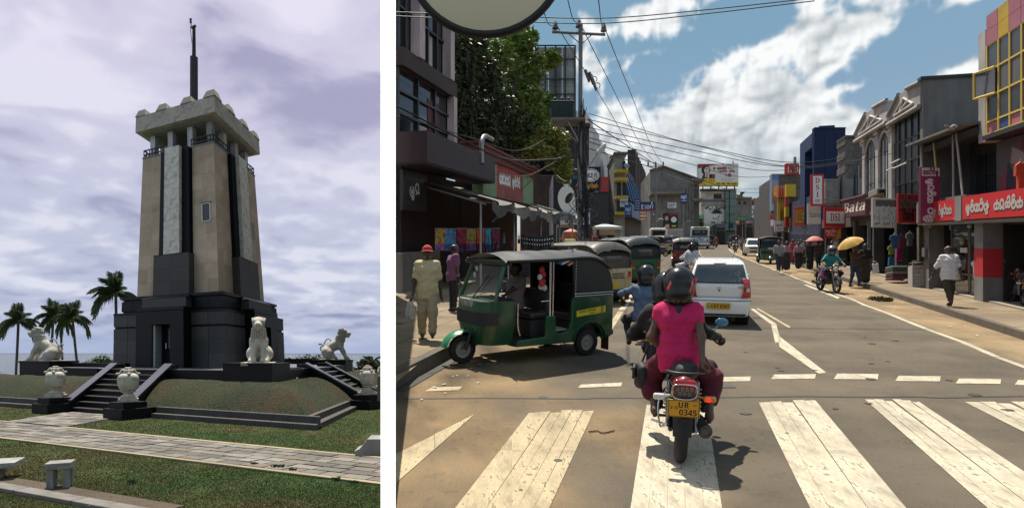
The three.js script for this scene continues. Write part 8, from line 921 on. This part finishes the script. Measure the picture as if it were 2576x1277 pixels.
for (const [x, d, h, c, lab] of [[11.0, 49.5, -70, [.03, .03, .03], 'motorcycle parked beside the bright blue rickshaw'], [11.6, 52, -66, [.12, .02, .02], 'second motorcycle parked beyond the bright blue rickshaw'], [14.3, 58, -60, [.02, .05, .12], 'motorcycle parked before the cream and black rickshaw'], [4.7, 28, -60, [.03, .03, .03], 'motorcycle parked between the green and the blue rickshaws']]) bike(lab, street(x, d), h, { color: c });
bike('motorcycle parked in the dark shop doorway at the right edge', street(14.1, 16.6, .15), 30, { color: [.06, .015, .015] });
bike('motorcycle parked deeper in the dark shop doorway', street(14.75, 17.0, .15), 34, { color: [.03, .03, .03] });
bike('oncoming motorcycle in the middle of the far street', street(32.9, 90), 197, { ridden: true, color: [.1, .1, .1] }); bike('far motorcycle with the rider in red', street(33.2, 97), 14, { ridden: true, color: [.1, .02, .02] }); bike('oncoming motorcycle beside the white hatchback', street(27, 72), 192, { ridden: true, color: [.04, .04, .04] });
// round wing mirror of our own vehicle
{ const d = 1.15, c = aL(1222, -118, d), r = 198 / FOC * d, t = thing('wing_mirror', 'round wing mirror with black rim hanging at the top of the view', 'mirror', c); t.rotation.set(.10, .0, 0); part('housing', place(prep(new THREE.SphereGeometry(r, 40, 16, 0, Math.PI * 2, 0, Math.PI / 2)), [0, 0, -.0], [-Math.PI / 2, 0, 0], [1.05, .35, 1.03]), M([.012, .011, .010], .5), t); part('rim', tor(r, r * .055, [0, 0, .006], [0, 0, 0], 64), M([.014, .012, .010], .5), t); part('mirror_glass', place(prep(new THREE.SphereGeometry(r * 2.6, 40, 10, 0, Math.PI * 2, 0, .385)), [0, 0, .012 - r * 2.6 * Math.cos(.385)], [Math.PI / 2, 0, 0]), M([.92, .82, .56], .5), t); part('arm', tube([[0, 0, -.04], [.0, .15, -.05], [.12, .35, .1], [.3, .5, .5]], .012, 20, 8), blackPlastic, t); }
// ================= people =================
const SKIN = [[.085, .045, .028], [.11, .06, .038], [.06, .034, .022]].map((c) => M(c, .55)), HAIR = M([.008, .007, .007], .5), KN = (a) => V(...a);
function ik(S, T, a, b, hint) { const d = V().subVectors(T, S); let L = d.length(); const mx = (a + b) * .998; if (L > mx) { d.multiplyScalar(mx / L); L = mx; T = S.clone().add(d); } const u = d.clone().normalize(), c = (a * a + L * L - b * b) / (2 * L), h = Math.sqrt(Math.max(0, a * a - c * c)), n = hint.clone().addScaledVector(u, -hint.dot(u)).normalize(); return [S.clone().addScaledVector(u, c).addScaledVector(n, h), T]; }
const B = (a, b, ra, r2 = ra) => [a.x, a.y, a.z, b.x, b.y, b.z, ra, r2];
function handMesh(w, dir, side, curlA, cell) {                     // wrist, direction of the forearm, +1 right / -1 left
  const u = dir.clone().normalize(), n = Math.abs(u.y) > .8 ? V(side, 0, 0) : V(0, -1, 0), f = n.clone().addScaledVector(u, -n.dot(u)).normalize().multiplyScalar(-1), s = V().crossVectors(u, f).multiplyScalar(side), bones = []; const P = (a, b, c) => w.clone().addScaledVector(u, a).addScaledVector(s, b).addScaledVector(f, c);
  bones.push(B(P(-.03, 0, 0), P(.02, 0, 0), .026, .026), B(P(.02, -.018, 0), P(.085, -.028, 0), .018, .016), B(P(.02, .012, 0), P(.085, .024, 0), .018, .015), B(P(.03, 0, 0), P(.085, 0, 0), .018, .016));
  [[-.032, .068], [-.011, .078], [.011, .072], [.030, .055]].forEach(([b, l], i) => { const k = P(.088, b, 0), a1 = curlA * .7 + i * .05, a2 = curlA * 1.6, m = k.clone().addScaledVector(u, Math.cos(a1) * l * .52).addScaledVector(f, -Math.sin(a1) * l * .52), e = m.clone().addScaledVector(u, Math.cos(a2) * l * .48).addScaledVector(f, -Math.sin(a2) * l * .48); bones.push(B(k, m, .0095, .009), B(m, e, .0088, .0075)); });
  const t0 = P(.025, -.030, -.005), t1 = P(.06, -.058, -.016 - curlA * .01), t2 = P(.085, -.058 + curlA * .02, -.03 - curlA * .02); bones.push(B(t0, t1, .013, .011), B(t1, t2, .0105, .009)); return blobMesh(bones, .006, cell);
}
function person(label, pos, yaw, o) {
  const t = thing('person', label, 'person', pos, -R(yaw), o.group), h = (o.h ?? 1.66) / 1.7, sc = (x) => x * h, cell = o.cell ?? .02, near = cell <= .018, hip = o.hip ? KN(o.hip) : V(0, sc(.92), 0), lean = R(o.lean ?? 2), tw = R(o.twist ?? 0), fem = o.fem ? 1 : 0;
  const up = V(Math.sin(R(o.side ?? 0)), Math.cos(lean), -Math.sin(lean)).normalize(), rt = V(Math.cos(tw), 0, Math.sin(tw)), fw = V().crossVectors(up, rt).normalize(), at = (y, x = 0, z = 0) => hip.clone().addScaledVector(up, sc(y)).addScaledVector(rt, sc(x)).addScaledVector(fw, sc(z));
  const neck = at(.49), headC = neck.clone().addScaledVector(up, sc(.115)).add(V(0, sc(.03), 0)).addScaledVector(fw, sc(.035)), hy = R(o.look ?? 0), hf = fw.clone().applyAxisAngle(V(0, 1, 0), -hy), hr = V().crossVectors(hf, V(0, 1, 0)).normalize(), hu = V().crossVectors(hr, hf), H = (x, y, z) => headC.clone().addScaledVector(hr, sc(x)).addScaledVector(hu, sc(y)).addScaledVector(hf, sc(z));
  const sh = [-1, 1].map((s) => at(.44, s * (.178 - .012 * fem))), hj = [-1, 1].map((s) => hip.clone().addScaledVector(rt, s * sc(.09)));
  const hands = (o.hands ?? [[-.26, .72, -.05], [.26, .72, -.05]]).map(KN), feet = (o.feet ?? [[-.1, .07, 0], [.1, .07, 0]]).map(KN);
  const arms = [0, 1].map((i) => ik(sh[i], hands[i], sc(.29), sc(.25), o.elbow ? KN(o.elbow[i]) : V((i ? 1 : -1) * .5, -.2, .8))), legs = [0, 1].map((i) => ik(hj[i], feet[i], sc(.43), sc(.41), o.knee ? KN(o.knee[i]) : V((i ? 1 : -1) * .1, 0, -1)));
  const torso = (e) => [B(hip.clone().addScaledVector(rt, -sc(.055)), hip.clone().addScaledVector(rt, sc(.055)), sc(.108 + .014 * fem) + e), B(at(.16, -.05), at(.16, .05), sc(.098 + (o.belly ?? 0)) + e), B(at(.32, -.075), at(.32, .075), sc(.105) + e), B(at(.425, -.13), at(.425, .13), sc(.055) + e)];
  const sk = SKIN[o.skin ?? 0], toes = [0, 1].map((i) => { const d = o.toe ? KN(o.toe) : V(0, -.35, -1); return legs[i][1].clone().addScaledVector(d.normalize(), sc(.16)).setY(legs[i][1].y - sc(.035)); });
  const body = [...torso(-.012), B(at(.44), neck.clone().addScaledVector(up, sc(.08)), sc(.055), sc(.048))];
  for (const i of [0, 1]) body.push(B(sh[i], arms[i][0], sc(.045), sc(.037)), B(arms[i][0], arms[i][1], sc(.038), sc(.026)), B(hj[i], legs[i][0], sc(.078), sc(.055)), B(legs[i][0], legs[i][1], sc(.055), sc(.034)), B(legs[i][1].clone().add(V(0, -.02, .02)), toes[i], sc(.036), sc(.028)));
  const head = [B(H(0, .03, -.025), H(0, .035, .02), sc(.086), sc(.08)), B(H(0, -.04, .02), H(0, -.075, .055), sc(.062), sc(.036)), B(H(0, .01, .085), H(0, -.022, .104), sc(.012), sc(.016)), B(H(-.03, .035, .075), H(.03, .035, .075), sc(.014)), B(H(0, -.062, .082), H(0, -.06, .084), sc(.018)), B(H(-.085, -.02, -.01), H(-.088, .025, -.015), sc(.016)), B(H(.085, -.02, -.01), H(.088, .025, -.015), sc(.016)), B(H(0, -.06, -.02), neck, sc(.05), sc(.05))];
  const geos = [blobMesh(body, .018, cell), blobMesh(head, .012, near ? .008 : cell * .55)]; for (const i of [0, 1]) geos.push(handMesh(arms[i][1], arms[i][1].clone().sub(arms[i][0]), i ? 1 : -1, o.grip ?? .5, near ? .005 : .008)); part('body', geos, sk, t);
  if (o.face) for (const s of [-1, 1]) { const e = part('eye', sph(sc(.011), H(s * .031, .022, .083).toArray(), [1, 1, 1], 8), M([.5, .48, .45], .3), t); part('iris', sph(sc(.006), H(s * .031, .022, .0915).toArray(), [1, 1, 1], 6), HAIR, e); }
  // clothes
  const cl = (c, r = .9) => M(c, r, { map: T.cloth }), S = o.shirt, sl = S.sleeve ?? .75, sb = torso(.012 + (S.loose ?? 0)); const hem = S.hem ?? .12;
  sb.push(B(at(-.02, -.06), at(-hem + .05, -.06, -.005), sc(.105) + (S.loose ?? 0), sc(.108) + (S.loose ?? 0)), B(at(-.02, .06), at(-hem + .05, .06, -.005), sc(.105) + (S.loose ?? 0), sc(.108) + (S.loose ?? 0)));
  for (const i of [0, 1]) { const e = sl > 1 ? arms[i][0].clone().lerp(arms[i][1], sl - 1) : sh[i].clone().lerp(arms[i][0], sl); if (sl > 1) sb.push(B(sh[i], arms[i][0], sc(.062), sc(.052)), B(arms[i][0], e, sc(.05), sc(.042))); else sb.push(B(sh[i], e, sc(.062), sc(.058))); }
  const hp = at(-hem), cutY = (x, y, z) => -((x - hp.x) * up.x + (y - hp.y) * up.y + (z - hp.z) * up.z), fold = (x, y, z) => (.006 * Math.sin(y * 42 + x * 22 + 7 * fbm(x * 8, y * 8 + z * 5, 2)) + .012 * fbm(x * 7 + 3, y * 5 + z * 6, 3)) * (near ? 1 : .6);
  const fS = (() => { const f = capsField(sb, .02); return (x, y, z) => f(x, y, z) + fold(x, y, z); })(); part('shirt', fieldMesh(sb, fS, cutY, near ? cell * .8 : cell), cl(S.c), t);
  if (o.collar) part('collar', tor(sc(.07), .016, at(.485).toArray(), [Math.PI / 2 - lean, 0, 0], 18), cl(S.c), t);
  const L = o.legs; if (L) { const lb = [B(hip.clone().addScaledVector(rt, -sc(.06)), hip.clone().addScaledVector(rt, sc(.06)), sc(.118 + .014 * fem))]; const f = L.flare ?? 0;
    for (const i of [0, 1]) { const kne = legs[i][0], ank = legs[i][1]; lb.push(B(hj[i], kne, sc(.092) + f * .3, sc(.07) + f)); if (L.to !== 'knee') lb.push(B(kne, kne.clone().lerp(ank, L.len ?? .92), sc(.068) + f, sc(.052) + f)); }
    if (L.skirt) { const mid = (i) => legs[0][i].clone().lerp(legs[1][i], .5); lb.push(B(hip, mid(0), sc(.13), sc(.12)), B(mid(0), mid(1).add(V(0, sc(.05), 0)), sc(.12), sc(.13) + f)); }
    const fl = capsField(lb, .022), g = (x, y, z) => fl(x, y, z) + fold(x, y, z); part(L.skirt ? 'skirt' : 'trousers', fieldMesh(lb, g, L.cut ? (x, y) => L.cut - y : null, near ? cell * .85 : cell), cl(L.c), t); }
  if (o.shoe) for (const i of [0, 1]) part('shoe', blobMesh([B(legs[i][1].clone().add(V(0, -.035, .035)), toes[i], sc(.042), sc(.036))], .01, .012), M(o.shoe, .6), t); else for (const i of [0, 1]) { const a = legs[i][1].clone().add(V(0, -.055, .03)), b = toes[i].clone().add(V(0, -.03, -.02)); part('sandal', blobMesh([B(a, b, .022, .026)], .008, .012, (x, y) => Math.abs(y - (a.y + b.y) / 2) - .03), M(o.sandal ?? [.05, .03, .02], .7), t); }
  // head wear
  if (o.helmet) { const q = new THREE.Quaternion().setFromRotationMatrix(new THREE.Matrix4().makeBasis(hr, hu, hf.clone().negate())), c = H(0, .03, .0), k = o.hs ?? 1.05, g = (m) => m.scale(k, k, k).applyQuaternion(q).translate(c.x, c.y, c.z); const hs = part('helmet', g(blobMesh([[0, .02, -.01, 0, .035, .03, sc(.132), sc(.135)], [0, -.06, .035, 0, -.07, .05, sc(.115), sc(.115)], [0, -.085, -.05, 0, -.095, -.09, sc(.085), sc(.06)]], .015, .012)), M(o.helmet, .22), t);
    part('visor', g(surf((a, b) => { const th = lerp(-1.25, 1.25, b), ph = lerp(-.42, .35, a), r = sc(.148); return [Math.sin(th) * Math.cos(ph) * r, Math.sin(ph) * r + .015, -Math.cos(th) * Math.cos(ph) * r * 1.06]; }, 8, 16)), o.visor ?? darkGlass([.04, .04, .045]), hs);
    for (const st of o.stripes ?? []) part('stripe', g(tubeOn(st, sc(.150))), M(st[0], .3, { clearcoat: 1 }), hs); if (o.clearTop) part('raised_visor', g(surf((a, b) => { const th = lerp(-1.3, 1.3, b), ph = lerp(.55, 1.35, a), r = sc(.160); return [Math.sin(th) * Math.cos(ph) * r, Math.sin(ph) * r + .02, -Math.cos(th) * Math.cos(ph) * r - .01]; }, 8, 16)), M([.17, .18, .165], .15), hs); part('helmet_rim', g(tor(sc(.118), .014, [0, -.125, .01], [Math.PI / 2, 0, 0], 22)), blackPlastic, hs); }
  else if (o.cap) { part('cap', blobMesh([B(H(0, .055, -.015), H(0, .06, .01), sc(.096), sc(.092))], .01, .012, (x, y, z) => H(0, .05, 0).sub(V(x, y, z)).dot(hu)), cl(o.cap), t); part('peak', surf((a, b) => { const th = lerp(-.8, .8, b), r = lerp(.07, .165, a); return H(Math.sin(th) * r, .055 - .03 * a, Math.cos(th) * r).toArray(); }, 4, 10), cl(o.cap), t); }
  if (!o.bald && !o.helmet) { const g = blobMesh([B(H(0, .035, -.03), H(0, .045, .015), sc(.093), sc(.086)), ...(o.fem ? [B(H(0, .0, -.07), H(0, -.05, -.085), sc(.06), sc(.05)), B(H(0, -.05, -.1), at(.34, 0, -.1), sc(.045), sc(.025))] : [])], .015, .012, (x, y, z) => { const d = V(x, y, z).sub(H(0, .05, .03)); return d.dot(hf) * .9 - d.dot(hu) * .8 - (d.dot(hf) < -.05 ? .2 : 0); }); if (g) part('hair', g, o.grey ? M([.2, .19, .18], .8) : HAIR, t); }
  if (o.helmet && o.fem) part('hair', blobMesh([B(H(0, -.1, -.07), at(.40, 0, -.09), sc(.05), sc(.03)), B(H(.06, -.1, -.06), at(.38, .07, -.08), sc(.025), sc(.012)), B(H(-.05, -.1, -.06), at(.38, -.06, -.08), sc(.02), sc(.012))], .01, .012), HAIR, t);
  t.userData.at = undefined; return t;
}
function tubeOn(st, r) { return tube(st[1].map(([th, ph]) => [Math.sin(th) * Math.cos(ph) * r, Math.sin(ph) * r * 1.0 - .005, -Math.cos(th) * Math.cos(ph) * r]), st[2] ?? .012, 16, 6); }
function fieldMesh(bones, f, cut, c) { const lo = [1e9, 1e9, 1e9], hi = [-1e9, -1e9, -1e9]; for (const b of bones) for (const q of [0, 3]) for (let i = 0; i < 3; i++) { const r = Math.max(b[6], b[7]) + .03 + 2 * c; lo[i] = Math.min(lo[i], b[q + i] - r); hi[i] = Math.max(hi[i], b[q + i] + r); } return nets(cut ? (x, y, z) => Math.max(f(x, y, z), cut(x, y, z)) : f, lo, hi, c); }
// riders: seat heights and grips of the motorcycle, tipped with the slope
const rider = (label, bikePos, head, o) => { const p = person(label, bikePos, 0, o); onHill(p, bikePos, head); return p; };
const grips = [[-.34, 1.02, -.28], [.34, 1.02, -.28]], pegs = [[-.22, .38, .02], [.22, .38, .02]], knees = [[-.5, .5, -1], [.5, .5, -1]];
rider('motorcyclist in a black jacket sitting before the woman in pink, helmet with white stripe', MB.main, MB.head, { cell: .018, h: 1.74, hip: [-.13, .85, .02], lean: 12, side: -6, hands: grips, feet: pegs, knee: knees, elbow: [[-1, -.9, .3], [1, -.9, .3]], shirt: { c: [.014, .013, .014], sleeve: 1.9, hem: .12, loose: .03 }, legs: { c: [.02, .02, .022] }, helmet: [.008, .008, .009], hs: 1.1, stripes: [[[.5, .5, .5], [[2.2, .9], [2.3, .4], [2.1, -.1], [1.8, -.4]], .012]], look: 6, shoe: [.03, .02, .02], grip: 1.1 });
rider('woman in a bright pink top and maroon trousers riding pillion, black and red helmet', MB.main, MB.head, { cell: .015, h: 1.64, fem: 1, hip: [-.06, .95, .40], lean: 11, side: -3, hands: [[-.17, .93, .30], [.17, .80, .74]], elbow: [[-1, -.2, .55], [1.2, .2, .5]], feet: [[-.25, .42, .44], [.25, .40, .46]], knee: [[-.36, .25, -1], [.36, .25, -1]], shirt: { c: [.62, .016, .12], sleeve: .30, hem: .17, loose: .018 }, legs: { c: [.10, .006, .02], flare: .045, len: .5 }, helmet: [.008, .008, .008], hs: 1.14, clearTop: true, stripes: [[[.55, .03, .03], [[2.9, .62], [2.55, .45], [2.45, .1], [2.6, -.3], [2.8, -.45]], .017], [[.55, .03, .03], [[-2.1, .7], [-2.45, .5], [-2.65, .15], [-2.5, -.2]], .018], [[.5, .48, .46], [[3.0, .66], [2.65, .5], [2.56, .1], [2.7, -.3]], .006], [[.5, .5, .5], [[2.75, -.42], [2.95, -.45], [3.15, -.42]], .012]], look: -4, skin: 1, sandal: [.2, .03, .03], grip: 1.1 });
{ const t = thing('hand_bag', 'black bag hanging at the left side of the pair on the motorcycle', 'bag'); part('bag', blobMesh([[0, 0, 0, 0, .16, .02, .07, .05], [.02, .02, .1, .02, .15, .1, .06, .045]], .02, .014), M([.02, .02, .022], .7), t); part('flap', rb(.03, .12, .2, .012, [-.07, .12, .05]), M([.025, .025, .027], .6), t); part('strap', tube([[0, .2, .0], [.08, .42, .05], [.1, .2, .1]], .01, 10, 5), blackPlastic, t); onHill(t, gR(1615, 905, .0).setY(0), 15); t.position.copy(street(1.30, 6.0, .62)); }
rider('motorcyclist in a blue shirt and black helmet, left of the white hatchback', street(2.13, 9.75), 15, { cell: .018, h: 1.62, hip: [-.0, .80, .12], lean: 9, hands: [[-.38, 1.0, -.26], [.34, 1.0, -.28]], elbow: [[-1, .0, .3], [1, .0, .3]], feet: pegs, knee: knees, shirt: { c: [.10, .15, .24], sleeve: .9, hem: .1, loose: .01 }, legs: { c: [.03, .022, .022] }, helmet: [.012, .013, .016], shoe: [.02, .02, .02], grip: 1.1 });
rider('rider in white on the motorcycle behind the red rickshaw, red helmet', street(7.5, 25.3), 15, { cell: .022, hip: [0, .86, .0], lean: 6, hands: grips, feet: pegs, knee: knees, shirt: { c: [.6, .6, .62], sleeve: 1.8 }, legs: { c: [.3, .3, .32] }, helmet: [.2, .02, .03], grip: 1.1 });
rider('pillion rider in a white robe with dark helmet and brown shoulder bag', street(7.5, 25.3), 15, { cell: .02, fem: 1, hip: [.05, .92, .42], lean: 8, hands: [[-.2, .98, .2], [.2, .98, .2]], feet: [[-.25, .42, .4], [.25, .42, .4]], knee: [[-1.2, .2, -.6], [1.2, .2, -.6]], shirt: { c: [.66, .67, .70], sleeve: 1.7, hem: .2, loose: .03 }, legs: { c: [.66, .67, .70], flare: .05, len: .8 }, helmet: [.012, .015, .02] });
rider('motorcyclist in a teal shirt and silver helmet riding towards us', street(11.62, 21.9), 183, { cell: .02, hip: [0, .86, .1], lean: 4, hands: grips, feet: pegs, knee: knees, shirt: { c: [.03, .27, .28], sleeve: .9, hem: .08 }, legs: { c: [.02, .025, .05] }, helmet: [.16, .17, .17], shoe: [.02, .02, .02], grip: 1.1 });
{ const t = thing('shopping_bag', 'purple plastic bag hanging from the handlebar of the oncoming motorcycle', 'bag', street(11.25, 21.6, .5)); part('bag', blobMesh([[0, .1, 0, 0, .3, 0, .11, .06]], .02, .016), M([.26, .06, .18], .6, { transmission: .2, thickness: 0 }), t); part('handle', tor(.05, .008, [0, .39, 0], [0, 0, 0], 12), M([.26, .06, .18], .6), t); }
rider('far motorcyclist in dark clothes coming down the street', street(32.9, 90), 197, { cell: .035, hip: [0, .86, .1], hands: grips, feet: pegs, knee: knees, shirt: { c: [.05, .05, .06], sleeve: 1.5 }, legs: { c: [.05, .05, .06] }, helmet: [.05, .05, .05] });
rider('far motorcyclist in a red shirt riding away', street(33.2, 97), 14, { cell: .035, hip: [0, .86, .1], hands: grips, feet: pegs, knee: knees, shirt: { c: [.4, .04, .05], sleeve: 1.5 }, legs: { c: [.05, .05, .06] }, helmet: [.3, .03, .03] });
rider('motorcyclist in grey beside the white hatchback', street(27, 72), 192, { cell: .03, hip: [0, .86, .1], hands: grips, feet: pegs, knee: knees, shirt: { c: [.2, .2, .22], sleeve: 1.5 }, legs: { c: [.05, .05, .06] }, helmet: [.1, .1, .1] });
// on foot
const walk = (s = .2, k = 1) => ({ feet: [[-.09, .07, -s * k], [.09, .10, s * k]] });
person('man in pale yellow shirt and red cap walking with a plastic bag', street(-1.52, 10.7, .22), 172, { cell: .017, h: 1.68, face: true, lean: 2, hands: [[.27, .80, -.06], [-.25, .76, .0]].reverse().map((p, i) => i ? [.26, .78, -.08] : [-.25, .74, .06]), ...walk(.16), shirt: { c: [.66, .55, .33], sleeve: .85, hem: .20, loose: .022 }, legs: { c: [.48, .38, .24], flare: .02 }, cap: [.50, .05, .06], collar: true, skin: 2, sandal: [.05, .04, .03] });
{ const t = thing('plastic_bag', 'translucent white plastic bag held by the man in the yellow shirt', 'bag', street(-1.83, 10.72, .55)); part('bag', blobMesh([[0, .12, 0, 0, .26, 0, .09, .07], [.02, .36, 0, .05, .44, 0, .03, .012]], .03, .014), M([.62, .62, .6], .4, { transmission: .5, thickness: 0 }), t); part('handle', tube([[.04, .42, 0], [.06, .5, 0], [.09, .44, 0]], .008, 8, 5), M([.6, .6, .58], .5), t); }
person('man in a purple shirt standing in the shade behind the man in yellow', street(-1.45, 14.6, .22), 60, { cell: .02, h: 1.66, shirt: { c: [.20, .075, .15], sleeve: .8, hem: .16, loose: .02 }, legs: { c: [.025, .022, .025] }, shoe: [.02, .02, .02] });
person('driver in a checked grey shirt leaning back inside the green auto rickshaw', street(.15, 10.25), -122, { cell: .02, h: 1.66, hip: [.18, .90, -.02], lean: -6, hands: [[-.12, 1.02, -.4], [.48, 1.18, -.1]], feet: [[-.1, .40, -.6], [.3, .40, -.55]], shirt: { c: [.24, .20, .22], sleeve: .85, hem: .1, loose: .02 }, legs: { c: [.02, .02, .025] }, skin: 2, look: 10 });
person('man in white shirt and dark rolled trousers walking away on the right pavement', street(11.85, 16.15, .15), 10, { cell: .018, h: 1.68, bald: true, hands: [[-.36, .72, -.28], [.28, .76, .08]], elbow: [[-.6, -.1, .6], [.4, -.1, .8]], feet: [[-.06, .10, .22], [.08, .07, -.1]], shirt: { c: [.64, .64, .63], sleeve: .95, hem: .20, loose: .026 }, legs: { c: [.05, .042, .022], flare: .015, len: .72 }, skin: 2 });
person('woman in a black top and long dark skirt holding a white bag by the shop', street(14.45, 24.4, .15), 200, { cell: .022, fem: 1, h: 1.6, hands: [[-.25, .8, -.05], [.3, 1.02, -.25]], shirt: { c: [.015, .014, .014], sleeve: 1.2, hem: .15 }, legs: { c: [.045, .038, .034], skirt: true, flare: .04 }, skin: 0, face: true });
{ const t = thing('carrier_bag', 'white carrier bag in the hand of the woman in black', 'bag', street(14.62, 23.95, .55)); part('bag', rb(.24, .38, .08, .03, [0, .2, 0], [0, 0, .12]), M([.62, .62, .62], .6), t); part('handle', tor(.07, .008, [-.03, .42, 0], [0, 0, 0], 12), M([.6, .6, .6], .6), t); }
function umbrella(label, p, col, tilt, r = .52) { const t = thing('umbrella', label, 'umbrella', p), g = (a, b, k) => { const th = lerp(a, b, k); return th; }; for (let i = 0; i < 8; i++) part('panel', surf((s, q) => { const th = (i + q) / 8 * 6.283, rr2 = s * r, d = 1 - .08 * Math.sin(q * Math.PI) * s; return [Math.cos(th) * rr2 * d, .26 * (1 - s * s), Math.sin(th) * rr2 * d]; }, 6, 6), M(col, .7, { transmission: .35, thickness: 0 }), t); part('shaft', rod([0, .3, 0], [0, -.6, 0], .008), steel, t); for (let i = 0; i < 8; i++) { const th = i / 8 * 6.283; part('rib', tube([[0, .25, 0], [Math.cos(th) * r * .5, .185, Math.sin(th) * r * .5], [Math.cos(th) * r, -.005, Math.sin(th) * r]], .004, 6, 4), steel, t); } part('ferrule', rod([0, .26, 0], [0, .34, 0], .01), steel, t); t.rotation.set(tilt[0], 0, tilt[1]); return t; }
person('man in a brown shirt and jeans under the yellow umbrella', street(13.75, 23.9, .0), 170, { cell: .022, h: 1.66, hands: [[-.3, .72, .05], [-.12, 1.22, -.24]], ...walk(.14), shirt: { c: [.09, .05, .035], sleeve: .8, hem: .1 }, legs: { c: [.03, .05, .10] }, face: true, shoe: [.03, .03, .03] });
umbrella('open yellow umbrella held tilted over the man in jeans', street(13.5, 23.75, 1.72), [.60, .36, .03], [.25, .5], .50);
umbrella('orange red umbrella above the group further up the right pavement', street(17.1, 33.7, 1.75), [.55, .13, .08], [.1, .05], .5);
const crowd = [[14.7, 32.6, 195, [.5, .5, .5], [.05, .05, .06], 0, 'man in a white shirt behind the oncoming motorcycle'], [15.2, 33, 185, [.42, .22, .3], [.04, .04, .05], 1, 'woman in a pale pink top behind the oncoming motorcycle'], [14.1, 31.5, 190, [.3, .31, .33], [.06, .06, .07], 0, 'man in light grey beside the pale pink top'], [16.9, 33.8, 190, [.03, .028, .03], [.02, .02, .022], 1, 'woman in black under the orange umbrella'], [17.3, 33.6, 10, [.05, .03, .03], [.03, .03, .03], 0, 'man in dark brown beside the orange umbrella'], [16.5, 34.3, 200, [.35, .2, .2], [.02, .02, .02], 1, 'woman in a rose top left of the orange umbrella'], [17.8, 33.2, 185, [.04, .04, .05], [.02, .02, .02], 0, 'dark clothed man right of the orange umbrella'], [18.5, 38.2, 188, [.4, .39, .38], [.04, .04, .04], 0, 'man in a pale shirt by the blue shutter'], [18.95, 38.6, 10, [.05, .045, .035], [.02, .02, .02], 0, 'man in a dark shirt beside the pale shirt by the shutter'], [19.8, 42, 190, [.4, .05, .07], [.3, .04, .06], 1, 'woman in red near the orange building'],
  [3.0, 27.5, 30, [.5, .48, .45], [.08, .07, .06], 0, 'man in a cream shirt by the twin pole'], [5.4, 36, 200, [.45, .45, .46], [.05, .05, .06], 0, 'man in white at the market tent'], [4.9, 37.5, 20, [.04, .05, .09], [.03, .03, .04], 0, 'man in navy at the market tent'], [6.2, 38.5, 190, [.42, .4, .35], [.06, .05, .05], 0, 'man in a pale shirt beside the red patterned poster'], [1.2, 29, 40, [.05, .09, .2], [.03, .03, .03], 0, 'man in a blue shirt at the stall counter'], [28.6, 70, 10, [.03, .06, .15], [.03, .03, .05], 0, 'man in blue walking beside the white hatchback'], [26.9, 62, 190, [.05, .05, .05], [.03, .03, .03], 0, 'dark clothed person beyond the oncoming rickshaw'], [29.5, 76, 190, [.25, .1, .08], [.05, .04, .04], 1, 'woman in russet further up the right pavement'], [31.5, 82, 10, [.3, .3, .32], [.05, .05, .06], 0, 'man in grey further up the right pavement'], [33.8, 88, 190, [.1, .1, .1], [.04, .04, .05], 0, 'dark figure near the far orange front'], [36, 93, 10, [.4, .38, .34], [.05, .05, .06], 0, 'pale figure near the far orange front']];
crowd.forEach(([x, d, y, c, l, f, lab], i) => person(lab, street(x, d, (d < 45 && x > 10) || x < 8 ? .15 : .02), y, { cell: d > 50 ? .035 : .026, fem: f, h: 1.55 + (i * 7 % 5) * .03, ...walk(.06 + (i % 3) * .05, i % 2 ? 1 : -1), shirt: { c, sleeve: .8 + (i % 3) * .3, hem: .12 }, legs: f ? { c: l, skirt: true, flare: .03, len: .8 } : { c: l }, skin: i % 3, hands: [[-.25, .74, -.05 * (i % 3)], [.25, .78, -.1 * (i % 2)]] }));
renderer.render(scene, camera);
